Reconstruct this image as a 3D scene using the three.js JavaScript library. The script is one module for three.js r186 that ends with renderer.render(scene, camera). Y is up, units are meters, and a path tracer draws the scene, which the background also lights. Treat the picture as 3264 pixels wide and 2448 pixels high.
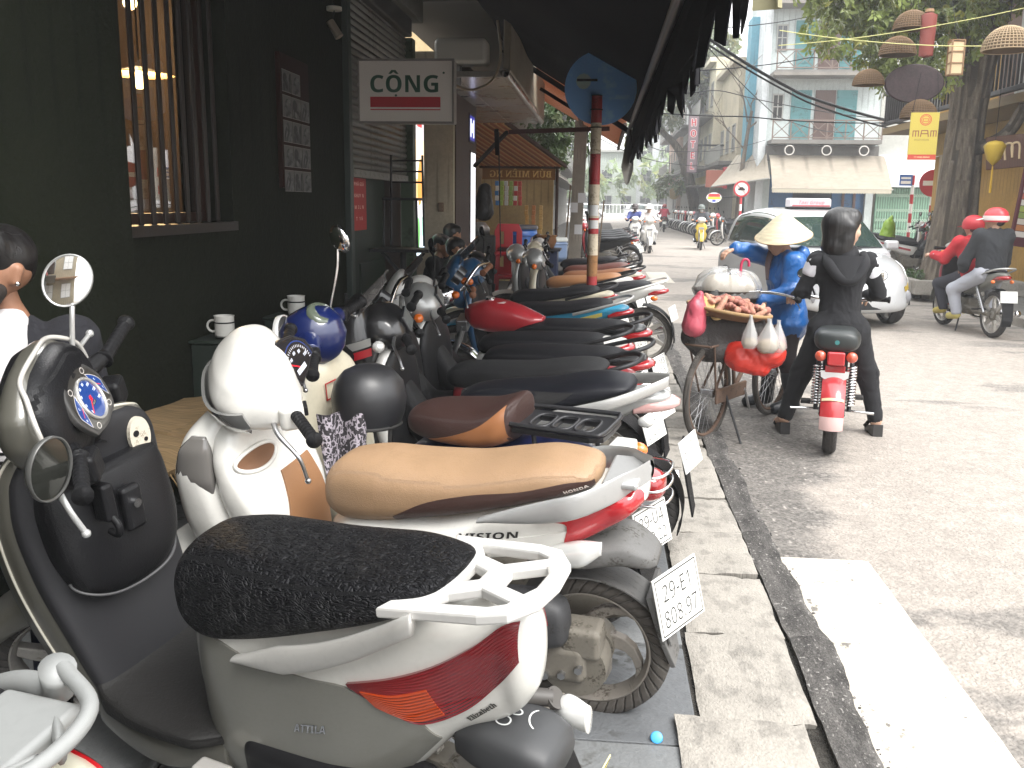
import*as THREE from 'three';
import{mergeGeometries,mergeVertices,toCreasedNormals}from 'three/addons/utils/BufferGeometryUtils.js';
import{RoundedBoxGeometry}from 'three/addons/geometries/RoundedBoxGeometry.js';
const D2R=Math.PI/180;
const scene=new THREE.Scene();
const camera=new THREE.PerspectiveCamera(44.87,4/3,0.05,900);
camera.position.set(0,1.55,0);
camera.rotation.set(-11.08*D2R,5.28*D2R,0.75*D2R,'YXZ');
camera.updateMatrixWorld();
const renderer=new THREE.WebGLRenderer({antialias:true});
renderer.toneMapping=THREE.LinearToneMapping;
renderer.toneMappingExposure=3.7;
renderer.shadowMap.enabled=true;
const SUN=new THREE.Vector3(0.45,0.85,0.3).normalize();
{
const w=256,h=128,d=new Float32Array(w*h*4);
for(let j=0;j<h;j++)for(let i=0;i<w;i++){
const th=(j+0.5)/h*Math.PI-Math.PI/2,ph=((i+0.5)/w-0.5)*2*Math.PI;
const x=Math.cos(th)*Math.cos(ph),y=Math.sin(th),z=Math.cos(th)*Math.sin(ph);
const c=Math.max(0,x*SUN.x+y*SUN.y+z*SUN.z);
let L=(0.80+0.3*Math.max(0,y))+ 0.35*Math.pow(c,6);
const cl=0.05*Math.sin(5*x+3*z+2)*Math.sin(4*z-7*y);
L*=1+cl;
if(y<-0.02)L*=0.45;
const k=(j*w+i)*4;
d[k]=L*0.97;d[k+1]=L*0.985;d[k+2]=L*1.0;d[k+3]=1;
}
const t=new THREE.DataTexture(d,w,h,THREE.RGBAFormat,THREE.FloatType);
t.mapping=THREE.EquirectangularReflectionMapping;t.magFilter=THREE.LinearFilter;t.needsUpdate=true;
scene.background=t;scene.environment=t;
}
const sun=new THREE.DirectionalLight(new THREE.Color(1,0.965,0.92),1.1);
sun.position.copy(SUN).multiplyScalar(60);sun.target.position.set(0,0,-12);sun.shadow.radius=55;
sun.castShadow=true;sun.shadow.camera.left=-40;sun.shadow.camera.right=40;sun.shadow.camera.top=40;sun.shadow.camera.bottom=-40;sun.shadow.camera.far=160;
sun.shadow.mapSize.set(2048,2048);
scene.add(sun,sun.target);
scene.fog=new THREE.FogExp2(new THREE.Color(0.95,0.96,0.98),0.0026);
let seed=12345;
const rnd=()=>{seed=(seed*1664525+1013904223)>>>0;return seed/4294967296;};
const rr=(a,b)=>a +(b-a)*rnd();
const V=(x,y,z)=>new THREE.Vector3(x,y,z);
const lerp=(a,b,t)=>a +(b-a)*t,clamp=(x,a=0,b=1)=>Math.min(b,Math.max(a,x));
const used={};
function numbered(n){const k=used[n]=(used[n]??-1)+ 1;return k?`${n}_${String(k).padStart(3, '0')}`:n;}
const shade=(m)=>{m.castShadow=m.receiveShadow=true;return m;};
function ready(g,m){
const ms=Array.isArray(m)?m:[m];
if(ms.some((q)=>q.map||q.bumpMap||q.roughnessMap)&&!g.userData.uvDone)boxUV(g);
return g;
}
function thing(name,label,category,pos=[0,0,0],turn=0,group){
const o=new THREE.Group();o.name=numbered(name);scene.add(o);
o.position.set(...pos);o.rotation.y=turn;o.userData={label,category};
if(group)o.userData.group=group;
return o;
}
function solo(name,g,m,label,category,group,pos){
const o=shade(new THREE.Mesh(ready(g,m),m));o.name=numbered(name);scene.add(o);
o.userData={label,category};if(group)o.userData.group=group;
if(pos)o.position.set(...pos);
return o;
}
function part(p,name,g,m,label){
const o=shade(new THREE.Mesh(ready(g,m),m));o.name=name;p.add(o);
if(label)o.userData.label=label;
return o;
}
function struct(name,g,m,label){
const o=shade(new THREE.Mesh(ready(g,m),m));o.name=numbered(name);scene.add(o);
o.userData={kind:'structure'};if(label)o.userData.label=label;
return o;
}
const merge=(...gs)=>{
const l=gs.flat(Infinity).map((g)=>{g=g.index?g.toNonIndexed():g;for(const k of Object.keys(g.attributes))if(!['position','normal','uv'].includes(k))g.deleteAttribute(k);if(!g.attributes.uv)g.setAttribute('uv',new THREE.BufferAttribute(new Float32Array(g.attributes.position.count*2),2));return g;});
const g=mergeGeometries(l);if(gs.flat(Infinity).some((q)=>q.userData.uvDone))g.userData.uvDone=true;return g;
};
const M4=()=>new THREE.Matrix4();
const at=(g,x,y,z,rx=0,ry=0,rz=0)=>{g.applyMatrix4(M4().makeRotationFromEuler(new THREE.Euler(rx,ry,rz,'YXZ')));g.translate(x,y,z);return g;};
const bx=(x0,x1,y0,y1,z0,z1,bev=0)=>{
const w=x1-x0,h=y1-y0,d=z1-z0;
const g=bev?new RoundedBoxGeometry(w,h,d,2,Math.min(bev,w/2.1,h/2.1,d/2.1)):new THREE.BoxGeometry(w,h,d);
return g.translate((x0+x1)/2,(y0+y1)/2,(z0+z1)/2);
};
const cyl=(r0,r1,h,n=16,open=false)=>new THREE.CylinderGeometry(r0,r1,h,n,1,open);
const bar=(a,b,r,n=8,r2=r)=>{
const d=b.clone().sub(a),g=new THREE.CylinderGeometry(r2,r,d.length(),n,1);
g.applyQuaternion(new THREE.Quaternion().setFromUnitVectors(V(0,1,0),d.clone().normalize()));
return g.translate((a.x+b.x)/2,(a.y+b.y)/2,(a.z+b.z)/2);
};
const beam=(a,b,w,h)=>{
const d=b.clone().sub(a),g=new THREE.BoxGeometry(w,h,d.length());
const q=M4().lookAt(b,a,Math.abs(d.clone().normalize().y)>0.98?V(1,0,0):V(0,1,0));g.applyMatrix4(q);
return g.translate((a.x+b.x)/2,(a.y+b.y)/2,(a.z+b.z)/2);
};
const pts=(l)=>l.map((p)=>V(...p));
function tube(l,r,n=8,m=0,closed=false,flat=1){
const c=new THREE.CatmullRomCurve3(l[0].isVector3?l:pts(l),closed,'catmullrom',0.5);
m=m||Math.max(6,(l.length-1)*5);
if(typeof r==='number'&&flat===1)return new THREE.TubeGeometry(c,m,r,n,closed);
const fr=c.computeFrenetFrames(m,closed),rings=[];
const up=V(0,1,0);
for(let i=0;i<=m;i++){
const t=i/m,p=c.getPointAt(t),rad=typeof r==='number'?r:r.length?sample(r,t):r(t),R=[];
for(let k=0;k<n;k++){const a=k/n*2*Math.PI;R.push(p.clone().addScaledVector(fr.normals[i],Math.cos(a)*rad).addScaledVector(fr.binormals[i],Math.sin(a)*rad*flat));}
rings.push(R);
}
return loft(rings,!closed);
}
const sample=(a,t)=>{const x=clamp(t)*(a.length-1),i=Math.min(a.length-2,Math.floor(x));return lerp(a[i],a[i+1],x-i);};
function loft(rings,caps=true){
const n=rings[0].length,pos=[],idx=[];
for(const R of rings)for(const p of R)pos.push(p.x,p.y,p.z);
for(let i=0;i<rings.length-1;i++)for(let k=0;k<n;k++){
const a=i*n+k,b=i*n +(k+1)%n,c=a+n,d=b+n;idx.push(a,b,c,b,d,c);
}
if(caps)for(const[i,f]of[[0,0],[rings.length-1,1]]){
const c=V(0,0,0);for(const p of rings[i])c.add(p);c.divideScalar(n);
const o=pos.length/3;pos.push(c.x,c.y,c.z);
for(let k=0;k<n;k++){const a=i*n+k,b=i*n +(k+1)%n;f?idx.push(a,b,o):idx.push(b,a,o);}
}
const g=new THREE.BufferGeometry();g.setAttribute('position',new THREE.Float32BufferAttribute(pos,3));g.setIndex(idx);g.computeVertexNormals();
return outward(g);
}
function outward(g){
const p=g.attributes.position.array,ix=g.index.array;let v=0;
for(let i=0;i<ix.length;i +=3){const a=ix[i]*3,b=ix[i+1]*3,c=ix[i+2]*3;
v +=p[a]*(p[b+1]*p[c+2]- p[b+2]*p[c+1])+ p[a+1]*(p[b+2]*p[c]- p[b]*p[c+2])+ p[a+2]*(p[b]*p[c+1]- p[b+1]*p[c]);}
if(v<0){for(let i=0;i<ix.length;i +=3){const t=ix[i];ix[i]=ix[i+1];ix[i+1]=t;}g.computeVertexNormals();}
return g;
}
function sheet(f,nu,nv,close=false){
const pos=[],uv=[],idx=[];
for(let j=0;j<=nv;j++)for(let i=0;i<=nu;i++){const p=f(i/nu,j/nv);pos.push(p.x,p.y,p.z);uv.push(i/nu,j/nv);}
for(let j=0;j<nv;j++)for(let i=0;i<nu;i++){const a=j*(nu+1)+ i,b=a+1,c=a+nu+1,d=c+1;idx.push(a,b,c,b,d,c);}
const g=new THREE.BufferGeometry();g.setAttribute('position',new THREE.Float32BufferAttribute(pos,3));g.setAttribute('uv',new THREE.Float32BufferAttribute(uv,2));g.setIndex(idx);g.computeVertexNormals();
return g;
}
function slab(f,nu,nv,t){
const a=sheet(f,nu,nv),n=a.attributes.normal,p=a.attributes.position,N=p.count;
const pos=[...p.array],uv=[...a.attributes.uv.array,...a.attributes.uv.array],idx=[...a.index.array];
for(let i=0;i<N;i++)pos.push(p.getX(i)- n.getX(i)*t,p.getY(i)- n.getY(i)*t,p.getZ(i)- n.getZ(i)*t);
for(let i=0;i<a.index.count;i +=3)idx.push(a.index.array[i]+ N,a.index.array[i+2]+ N,a.index.array[i+1]+ N);
const rim=[];const W=nu+1;
for(let i=0;i<=nu;i++)rim.push(i);
for(let j=1;j<=nv;j++)rim.push(j*W+nu);
for(let i=nu-1;i>=0;i--)rim.push(nv*W+i);
for(let j=nv-1;j>0;j--)rim.push(j*W);
for(let k=0;k<rim.length;k++){const x=rim[k],y=rim[(k+1)%rim.length];idx.push(x,x+N,y,y,x+N,y+N);}
const g=new THREE.BufferGeometry();g.setAttribute('position',new THREE.Float32BufferAttribute(pos,3));g.setAttribute('uv',new THREE.Float32BufferAttribute(uv,2));g.setIndex(idx);
const c=toCreasedNormals(g,0.7);c.userData.uvDone=true;return c;
}
const lathe=(l,n=24,a0=0,a1=2*Math.PI)=>new THREE.LatheGeometry(l.map((p)=>new THREE.Vector2(...p)),n,a0,a1);
const shapeOf=(l)=>new THREE.Shape(l.map((p)=>new THREE.Vector2(...p)));
const extrude=(l,d,bev=0,holes=[])=>{const s=Array.isArray(l)?shapeOf(l):l;for(const h of holes)s.holes.push(new THREE.Path(h.map((p)=>new THREE.Vector2(...p))));return new THREE.ExtrudeGeometry(s,{depth:d,bevelEnabled:bev>0,bevelSize:bev,bevelThickness:bev,bevelSegments:2,curveSegments:12});};
function boxUV(g,s=1){
if(!g.attributes.normal)g.computeVertexNormals();
const p=g.attributes.position,n=g.attributes.normal,uv=new Float32Array(p.count*2);
for(let i=0;i<p.count;i++){
const ax=Math.abs(n.getX(i)),ay=Math.abs(n.getY(i)),az=Math.abs(n.getZ(i));
let u,v;if(ay>=ax&&ay>=az){u=p.getX(i);v=p.getZ(i);}else if(ax>=az){u=p.getZ(i);v=p.getY(i);}else{u=p.getX(i);v=p.getY(i);}
uv[2*i]=u*s;uv[2*i+1]=v*s;
}
g.setAttribute('uv',new THREE.BufferAttribute(uv,2));return g;
}
const NP=new Float32Array(65536);{let s=777;for(let i=0;i<65536;i++){s=(s*1103515245+12345)&0x7fffffff;NP[i]=s/0x7fffffff;}}
function vn(x,y,q,o=0){
const xi=Math.floor(x),yi=Math.floor(y);let fx=x-xi,fy=y-yi;fx=fx*fx*(3-2*fx);fy=fy*fy*(3-2*fy);
const w=(a)=>((a%q)+ q)%q,x0=w(xi),x1=w(xi+1),y0=w(yi)*131+o*977,y1=w(yi+1)*131+o*977;
const h=(a,b)=>NP[(a*57+b*7 +((a*b)&255)*31)&65535];
const a=h(x0,y0),b=h(x1,y0),c=h(x0,y1),d=h(x1,y1);
return a +(b-a)*fx +(c-a)*fy +(a-b-c+d)*fx*fy;
}
function fbm(x,y,q,oct=4,o=0){let s=0,a=0.5,t=0;for(let i=0;i<oct;i++){s +=a*vn(x,y,q,o+i);t +=a;x*=2;y*=2;q*=2;a*=0.55;}return s/t;}
function texture(n,f,srgb=true,m=n){
const d=new Uint8Array(n*m*4);
for(let j=0;j<m;j++)for(let i=0;i<n;i++){
const c=f(i/n,j/m),k=(j*n+i)*4;
if(typeof c==='number')d[k]=d[k+1]=d[k+2]=clamp(c)*255;else{d[k]=clamp(c[0])*255;d[k+1]=clamp(c[1])*255;d[k+2]=clamp(c[2])*255;}
d[k+3]=255;
}
const t=new THREE.DataTexture(d,n,m,THREE.RGBAFormat);t.wrapS=t.wrapT=THREE.RepeatWrapping;t.magFilter=THREE.LinearFilter;t.minFilter=THREE.LinearMipmapLinearFilter;t.generateMipmaps=true;
if(srgb)t.colorSpace=THREE.SRGBColorSpace;t.needsUpdate=true;return t;
}
function canvasTex(w,h,draw){
const c=document.createElement('canvas');c.width=w;c.height=h;const x=c.getContext('2d');draw(x,w,h);
const t=new THREE.CanvasTexture(c);t.colorSpace=THREE.SRGBColorSpace;t.anisotropy=4;return t;
}
const rep=(t,u,v=u)=>{const c=t.clone();c.repeat.set(u,v);c.needsUpdate=true;return c;};
const lin=(r,g,b)=>new THREE.Color().setRGB(r,g,b);
const mat=(c,rough=0.6,o={})=>new THREE.MeshStandardMaterial({color:Array.isArray(c)?lin(...c):new THREE.Color(c),roughness:rough,metalness:0,...o});
const paint=(c,o={})=>new THREE.MeshPhysicalMaterial({color:Array.isArray(c)?lin(...c):new THREE.Color(c),roughness:0.42,clearcoat:0.8,clearcoatRoughness:0.08,...o});
const soft=(c,r,o={})=>new THREE.MeshPhysicalMaterial({color:lin(...c),roughness:r,specularIntensity:0.5,...o});
const T={};
T.grain=texture(512,(u,v)=>0.5+0.5*(fbm(u*32,v*32,32,4)- 0.5)+ 0.35*(fbm(u*4,v*4,4,3,5)- 0.5),false);
T.fine=texture(512,(u,v)=>fbm(u*90,v*90,90,2,9),false);
T.dirt=texture(1024,(u,v)=>{
const a=fbm(u*6,v*6,6,5,3),b=fbm(u*40,v*40,40,3,8),c=clamp((a-0.52)*6)*clamp((b-0.42)*5);
const k=1-0.3*c-0.12*(b-0.5);return[k,k*(1-0.02*c),k*(1-0.06*c)];
});
T.plaster=texture(1024,(u,v)=>{
const a=fbm(u*3,v*3,3,5,2),b=fbm(u*60,v*60,60,3,7),s=fbm(u*24,v*2,2,3,4);
const k=0.86+0.22*(a-0.5)+ 0.1*(b-0.5)- 0.14*clamp((s-0.58)*6);return[k,k,k*0.985];
});
T.scratch=texture(1024,(u,v)=>{
const b=fbm(u*50,v*50,50,2,12),w=vn(u*18+2*vn(v*9,u*9,9,2),v*160,160,4),k=1-0.05*(b-0.5);
const s=clamp((w-0.9)*10)*clamp((fbm(u*7,v*7,7,2,14)- 0.5)*8);return[k+0.6*s,k+0.58*s,k+0.55*s];
});
T.cloth=texture(512,(u,v)=>0.5+0.25*Math.sin(u*2*Math.PI*64)*Math.sin(v*2*Math.PI*64)+ 0.5*(fbm(u*30,v*30,30,3,4)- 0.5),false);
T.wood=texture(512,(u,v)=>{const a=fbm(u*40,v*3,3,4,6),k=0.75+0.5*(a-0.5);return[k,k*0.97,k*0.93];});
const M={
black:soft([0.006,0.006,0.007],0.55,{bumpMap:rep(T.fine,6),bumpScale:0.0008}),
blackGloss:paint([0.01,0.01,0.012]),
rubber:mat([0.022,0.021,0.02],0.85,{map:rep(T.dirt,2)}),
chrome:mat([0.75,0.75,0.76],0.12,{metalness:1}),
steel:mat([0.45,0.45,0.46],0.35,{metalness:1}),
darkMetal:mat([0.03,0.03,0.032],0.5,{metalness:0.6}),
alloy:mat([0.42,0.4,0.37],0.45,{metalness:0.6,map:rep(T.dirt,3)}),
engine:mat([0.16,0.145,0.12],0.7,{metalness:0.2,map:rep(T.dirt,4)}),
amber:new THREE.MeshPhysicalMaterial({color:lin(0.75,0.16,0.015),roughness:0.15,clearcoat:1}),
redLens:new THREE.MeshPhysicalMaterial({color:lin(0.32,0.008,0.012),roughness:0.12,clearcoat:1,clearcoatRoughness:0.03}),
clearLens:new THREE.MeshPhysicalMaterial({color:lin(0.72,0.72,0.7),roughness:0.1,metalness:0.35,clearcoat:1}),
glass:new THREE.MeshPhysicalMaterial({color:lin(0.95,0.97,0.97),roughness:0.02,transmission:1,thickness:0}),
mirror:mat([0.86,0.87,0.88],0.02,{metalness:1}),
white:paint([0.74,0.73,0.7]),
plastic:soft([0.009,0.009,0.01],0.45),
skin:mat([0.42,0.24,0.16],0.55),
skinLight:mat([0.55,0.34,0.24],0.55),
hair:mat([0.009,0.008,0.008],0.42,{bumpMap:texture(256,(u,v)=>fbm(u*90,v*4,64,3,77),false),bumpScale:0.0025}),
};
const gravelBump=texture(1024,(u,v)=>{let h=0;const q=160;const a=vn(u*q,v*q,q,1),b=vn(u*q*2,v*q*2,q*2,2);h=0.6*a+0.4*b;return h;},false);
function asphaltPatch(x,z){
const P=64,n=fbm(x*0.9+20,z*0.55+40,P,5,31),m=fbm(x*1.1+7,z*2.6+9,P*2,5,37);
const edge=1.12+0.5*clamp((-z-4.2)/2.0)- 0.35*clamp((-z-7.5)/3)+ 0.55*(n-0.5);
let k=clamp((edge-x+0.5*(m-0.5))*7)*clamp((-z-3.2+2*(n-.5))*2);
const strip=clamp((0.86+0.12*(m-0.5)- x)*20);
const blot=clamp((m-0.55-0.03*clamp((x-2.5)/2))*16)*clamp((fbm(x*0.4,z*0.35,P,2,41)- 0.42)*9);
return Math.max(k,strip,0.62*blot);
}
const asphaltColor=(x,z,fine)=>{
const k=asphaltPatch(x,z),g=fbm(x*14,z*14,512,3,51)- 0.5,s=vn(x*75,z*75,2048,55),r=fine;
const chip=clamp((vn(x*42,z*42,1024,57)- 0.86)*9);
let c=lerp(0.675+0.1*g+0.1*(s-0.5),0.475+0.09*g+0.2*(s-0.5)+ 0.25*chip*k,k);
c +=0.03*(fbm(x*1.3,z*0.9,64,3,60)- 0.5);
return[c,c*(0.985-0.012*(1-k)),c*(0.97-0.025*(1-k))];
};
{
const nearTex=texture(1536,(u,v)=>asphaltColor(0.62+u*6.5,-1-v*11.4,1),true,2048);
const nearMat=new THREE.MeshStandardMaterial({map:nearTex,color:lin(0.69,0.655,0.615),roughness:0.9,bumpMap:rep(gravelBump,4,7),bumpScale:0.006});
const g1=sheet((u,v)=>V(0.62+u*6.5,0.0,-1-v*11.4),2,2);
g1.userData.uvDone=true;outwardUp(g1);struct('road',g1,nearMat);
const farTex=texture(1024,(u,v)=>asphaltColor(u*22+2.2,v*22+100,0));
const farMat=new THREE.MeshStandardMaterial({map:farTex,color:lin(0.69,0.655,0.615),roughness:0.92});
const strip=(x0,x1,z0,z1)=>{const g=new THREE.PlaneGeometry(x1-x0,z0-z1).rotateX(-Math.PI/2).translate((x0+x1)/2,0,(z0+z1)/2);const p=g.attributes.position,uv=g.attributes.uv;for(let i=0;i<p.count;i++)uv.setXY(i,p.getX(i)/22,p.getZ(i)/22);return g;};
const g2=merge(strip(-60,0.62,40,-500),strip(7.12,300,40,-500),strip(0.62,7.12,40,-1),strip(0.62,7.12,-12.4,-500));
g2.userData.uvDone=true;struct('ground',g2,farMat);
}
function outwardUp(g){const n=g.attributes.normal;if(n.getY(0)<0){const a=g.index.array;for(let i=0;i<a.length;i +=3){const t=a[i];a[i]=a[i+1];a[i+1]=t;}g.computeVertexNormals();}return g;}
{
const z0=-1,z1=-14;
const g=slab((u,v)=>{const z=lerp(z0,z1,u);const w=0.05*(fbm(z*2.3+50,3,256,5,3)- 0.5);return V(lerp(0.712+0.5*w,0.83+1.6*w,v),lerp(0.008,0.003,v)+ 0.012*Math.sin(v*Math.PI)*(0.6+0.8*fbm(z*14+99,v*4,512,3,8)),z);},420,6,0.03);
struct('road_edge',g,new THREE.MeshStandardMaterial({color:lin(0.62,0.6,0.58),roughness:0.95,map:rep(texture(512,(u,v)=>{const a=vn(u*90,v*20,90,61),b=fbm(u*160,v*36,180,2,62),d=fbm(u*8,v*3,24,3,63),c=0.5+0.3*(b-0.5)+ 0.45*(d-0.5)+ 0.5*clamp((a-0.8)*6);return[c,c*0.985,c*0.97];},true,128),12,1),bumpMap:rep(gravelBump,14,1),bumpScale:0.012}));
const peb=new THREE.IcosahedronGeometry(1,0),im=new THREE.InstancedMesh(peb,mat([1,1,1],0.9),1800),o=new THREE.Object3D();
for(let i=0;i<1800;i++){
const z=-1.8-Math.pow(rnd(),1.6)*8,x=0.71+rnd()*0.14+0.03*(rnd()- .5),s=0.002+0.006*Math.pow(rnd(),3);
o.position.set(x,0.008+0.02*rnd()*(x>.74?1:0),z);o.scale.set(s,s*0.7,s*1.2);o.rotation.set(rnd()*6,rnd()*6,0);o.updateMatrix();im.setMatrixAt(i,o.matrix);
const c=0.06+0.3*rnd()*rnd();im.setColorAt(i,lin(c,c*0.95,c*0.9));
}
im.name='grit';im.userData={kind:'stuff',label:'loose grit and pebbles along the crumbling asphalt edge',category:'gravel'};shade(im);scene.add(im);
}
const zebraMat=new THREE.MeshStandardMaterial({roughness:0.85,bumpMap:rep(gravelBump,2,2),bumpScale:0.002,color:lin(0.66,0.63,0.59),
map:texture(1024,(u,v)=>{const w=fbm(u*9,v*9,64,4,22),e=fbm(u*10,v*70,256,4,25),edge=clamp(1-u*3.2),worn=clamp((e-0.77+0.25*edge*clamp((w-0.38)*6))*9);const c=0.905+0.05*(w-0.5)+ 0.035*(vn(u*200,v*200,256,4)- .5);return[lerp(c,0.53,worn),lerp(c*0.985,0.525,worn),lerp(c*0.945,0.51,worn)];})});
{
const bars=[[0.835,1.225,-0.8,-4.04],[1.05,1.5,-18.8,-21.8]];
for(const[x0,x1,za,zb]of bars){
const g=sheet((u,v)=>{const w=0.006*(fbm(v*30+x0*7,2,64,3)- 0.5);return V(lerp(x0,x1,u)+ w,0.0045,lerp(za,zb,v));},2,60);outwardUp(g);g.userData.uvDone=true;
const o=struct('zebra_stripe',g,zebraMat);o.userData.label='worn white zebra crossing stripe';
}
}
const baseMat=mat([0.04,0.036,0.03],0.95,{map:rep(T.dirt,1),bumpMap:rep(gravelBump,1.2),bumpScale:0.01});
struct('pavement',bx(-3,0.712,-0.2,0.012,-75,6),baseMat);
const slabTex=[0,1,2].map((s)=>texture(512,(u,v)=>{
const a=fbm(u*4,v*4,16,5,70+s),b=fbm(u*60,v*60,128,2,75+s),st=clamp((fbm(u*7,v*7,32,4,80+s)- 0.56)*7),sp=clamp((vn(u*55,v*55,128,83+s)- 0.86)*8);
const c=0.575+0.09*(a-0.5)+ 0.07*(b-0.5)- 0.07*st-0.07*sp;return[c,c*0.965,c*0.91];
}));
const slabMats=slabTex.map((t)=>new THREE.MeshStandardMaterial({map:t,roughness:0.9,bumpMap:rep(T.grain,2),bumpScale:0.006}));
{
const row=thing('kerb','row of worn grey kerb slabs between the parked scooters and the road','kerb');delete row.userData.category;row.userData.kind='structure';
const joints=[-0.95,-1.5,-2.06,-2.6,-3.175,-3.715,-4.215,-4.775,-5.3];
while(joints.at(-1)>-30)joints.push(joints.at(-1)- rr(0.48,0.56));
for(let i=0;i<joints.length-1;i++){
const z0=joints[i]- 0.004,z1=joints[i+1]+ 0.005,xo=i<10?[0,0,-0.08,-0.01,0.005,-0.004,0.01,0,0.008,0][i]:rr(-0.01,0.012);
const nu=i<14?14:4,h=rr(0.036,0.05),tx=rr(-0.012,0.012),tz=rr(-0.014,0.014);
const xl=0.345+xo+rr(-0.01,0.01),xr=0.695+xo*0.6;
const g=slab((u,v)=>{
const e=(t)=>Math.min(t,1-t),du=e(u),dv=e(v),ed=Math.min(du,dv);
const jx=(u<0.5?-1:1)*(0.012*(fbm(v*6+i*9,1,128,3)- 0.5))*(du<0.02?1:0.5),jz=0.014*(fbm(u*7+i*5,4,128,3)- 0.5)*(dv<0.02?1:0.5);
const chip=clamp((fbm(u*5+i*3,v*5,128,3,6)- 0.52)*6)*clamp(1-ed*12);
return V(lerp(xl,xr,u)+ jx,h+tx*(u-.5)+ tz*(v-.5)-(ed<0.03?0.006:0)- 0.008*chip+0.003*(fbm(u*6,v*6+i,64,3)- .5),lerp(z0,z1,v)+ jz);
},nu,nu,0.06);
const a=g.attributes.normal;const m=part(row,i?`slab_${String(i).padStart(3, '0')}`:'slab',g,slabMats[i%3]);
}
const pav=thing('stone_paving','large dark bluish stone pavers under the parked scooters','paving');delete pav.userData.category;pav.userData.kind='structure';
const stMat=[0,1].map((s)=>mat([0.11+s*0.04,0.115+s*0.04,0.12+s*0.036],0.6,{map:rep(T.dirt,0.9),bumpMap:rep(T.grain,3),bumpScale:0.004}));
let k=0;
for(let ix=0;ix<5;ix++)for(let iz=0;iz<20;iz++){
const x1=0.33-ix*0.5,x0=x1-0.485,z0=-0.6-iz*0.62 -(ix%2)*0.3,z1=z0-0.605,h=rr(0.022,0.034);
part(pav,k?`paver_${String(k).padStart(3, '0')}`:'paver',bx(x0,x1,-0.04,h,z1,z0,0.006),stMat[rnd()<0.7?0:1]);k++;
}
}
{
struct('pavement',bx(5.75,12,-0.2,0.12,-34,6),mat([0.17,0.165,0.155],0.9,{map:rep(T.plaster,0.4)}));
const row=thing('kerb','grey kerb stones along the pavement on the far right','kerb');delete row.userData.category;row.userData.kind='structure';
for(let i=0;i<42;i++)part(row,i?`kerb_stone_${String(i).padStart(3, '0')}`:'kerb_stone',bx(5.58,5.748,-0.1,0.13,-34+i*0.95+0.006,-34+i*0.95+0.945,0.02),slabMats[i%3]);
struct('pavement',bx(4.9,60,-0.2,0.11,-75,-40.2),mat([0.2,0.195,0.185],0.9,{map:rep(T.plaster,0.4)}));
}
const dull=(c,r,o)=>new THREE.MeshPhysicalMaterial({color:lin(...c),roughness:r,specularIntensity:0.25,...o});
const greenWall=dull([0.0095,0.0122,0.0062],0.85,{map:rep(T.plaster,0.5),bumpMap:rep(T.grain,1.5),bumpScale:0.006});
const greenDark=dull([0.007,0.009,0.008],0.75,{map:rep(T.plaster,0.5),bumpMap:rep(T.grain,1.5),bumpScale:0.004});
const creamWall=mat([0.6,0.52,0.4],0.8,{map:rep(T.plaster,0.6)});
const brownWall=mat([0.075,0.042,0.032],0.7,{map:rep(T.plaster,0.7)});
const darkIron=mat([0.02,0.014,0.011],0.5,{metalness:0.3});
const XW=-2.1,WZ0=-5.24,WZ1=-3.93,WY0=1.42,WY1=3.2;
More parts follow.
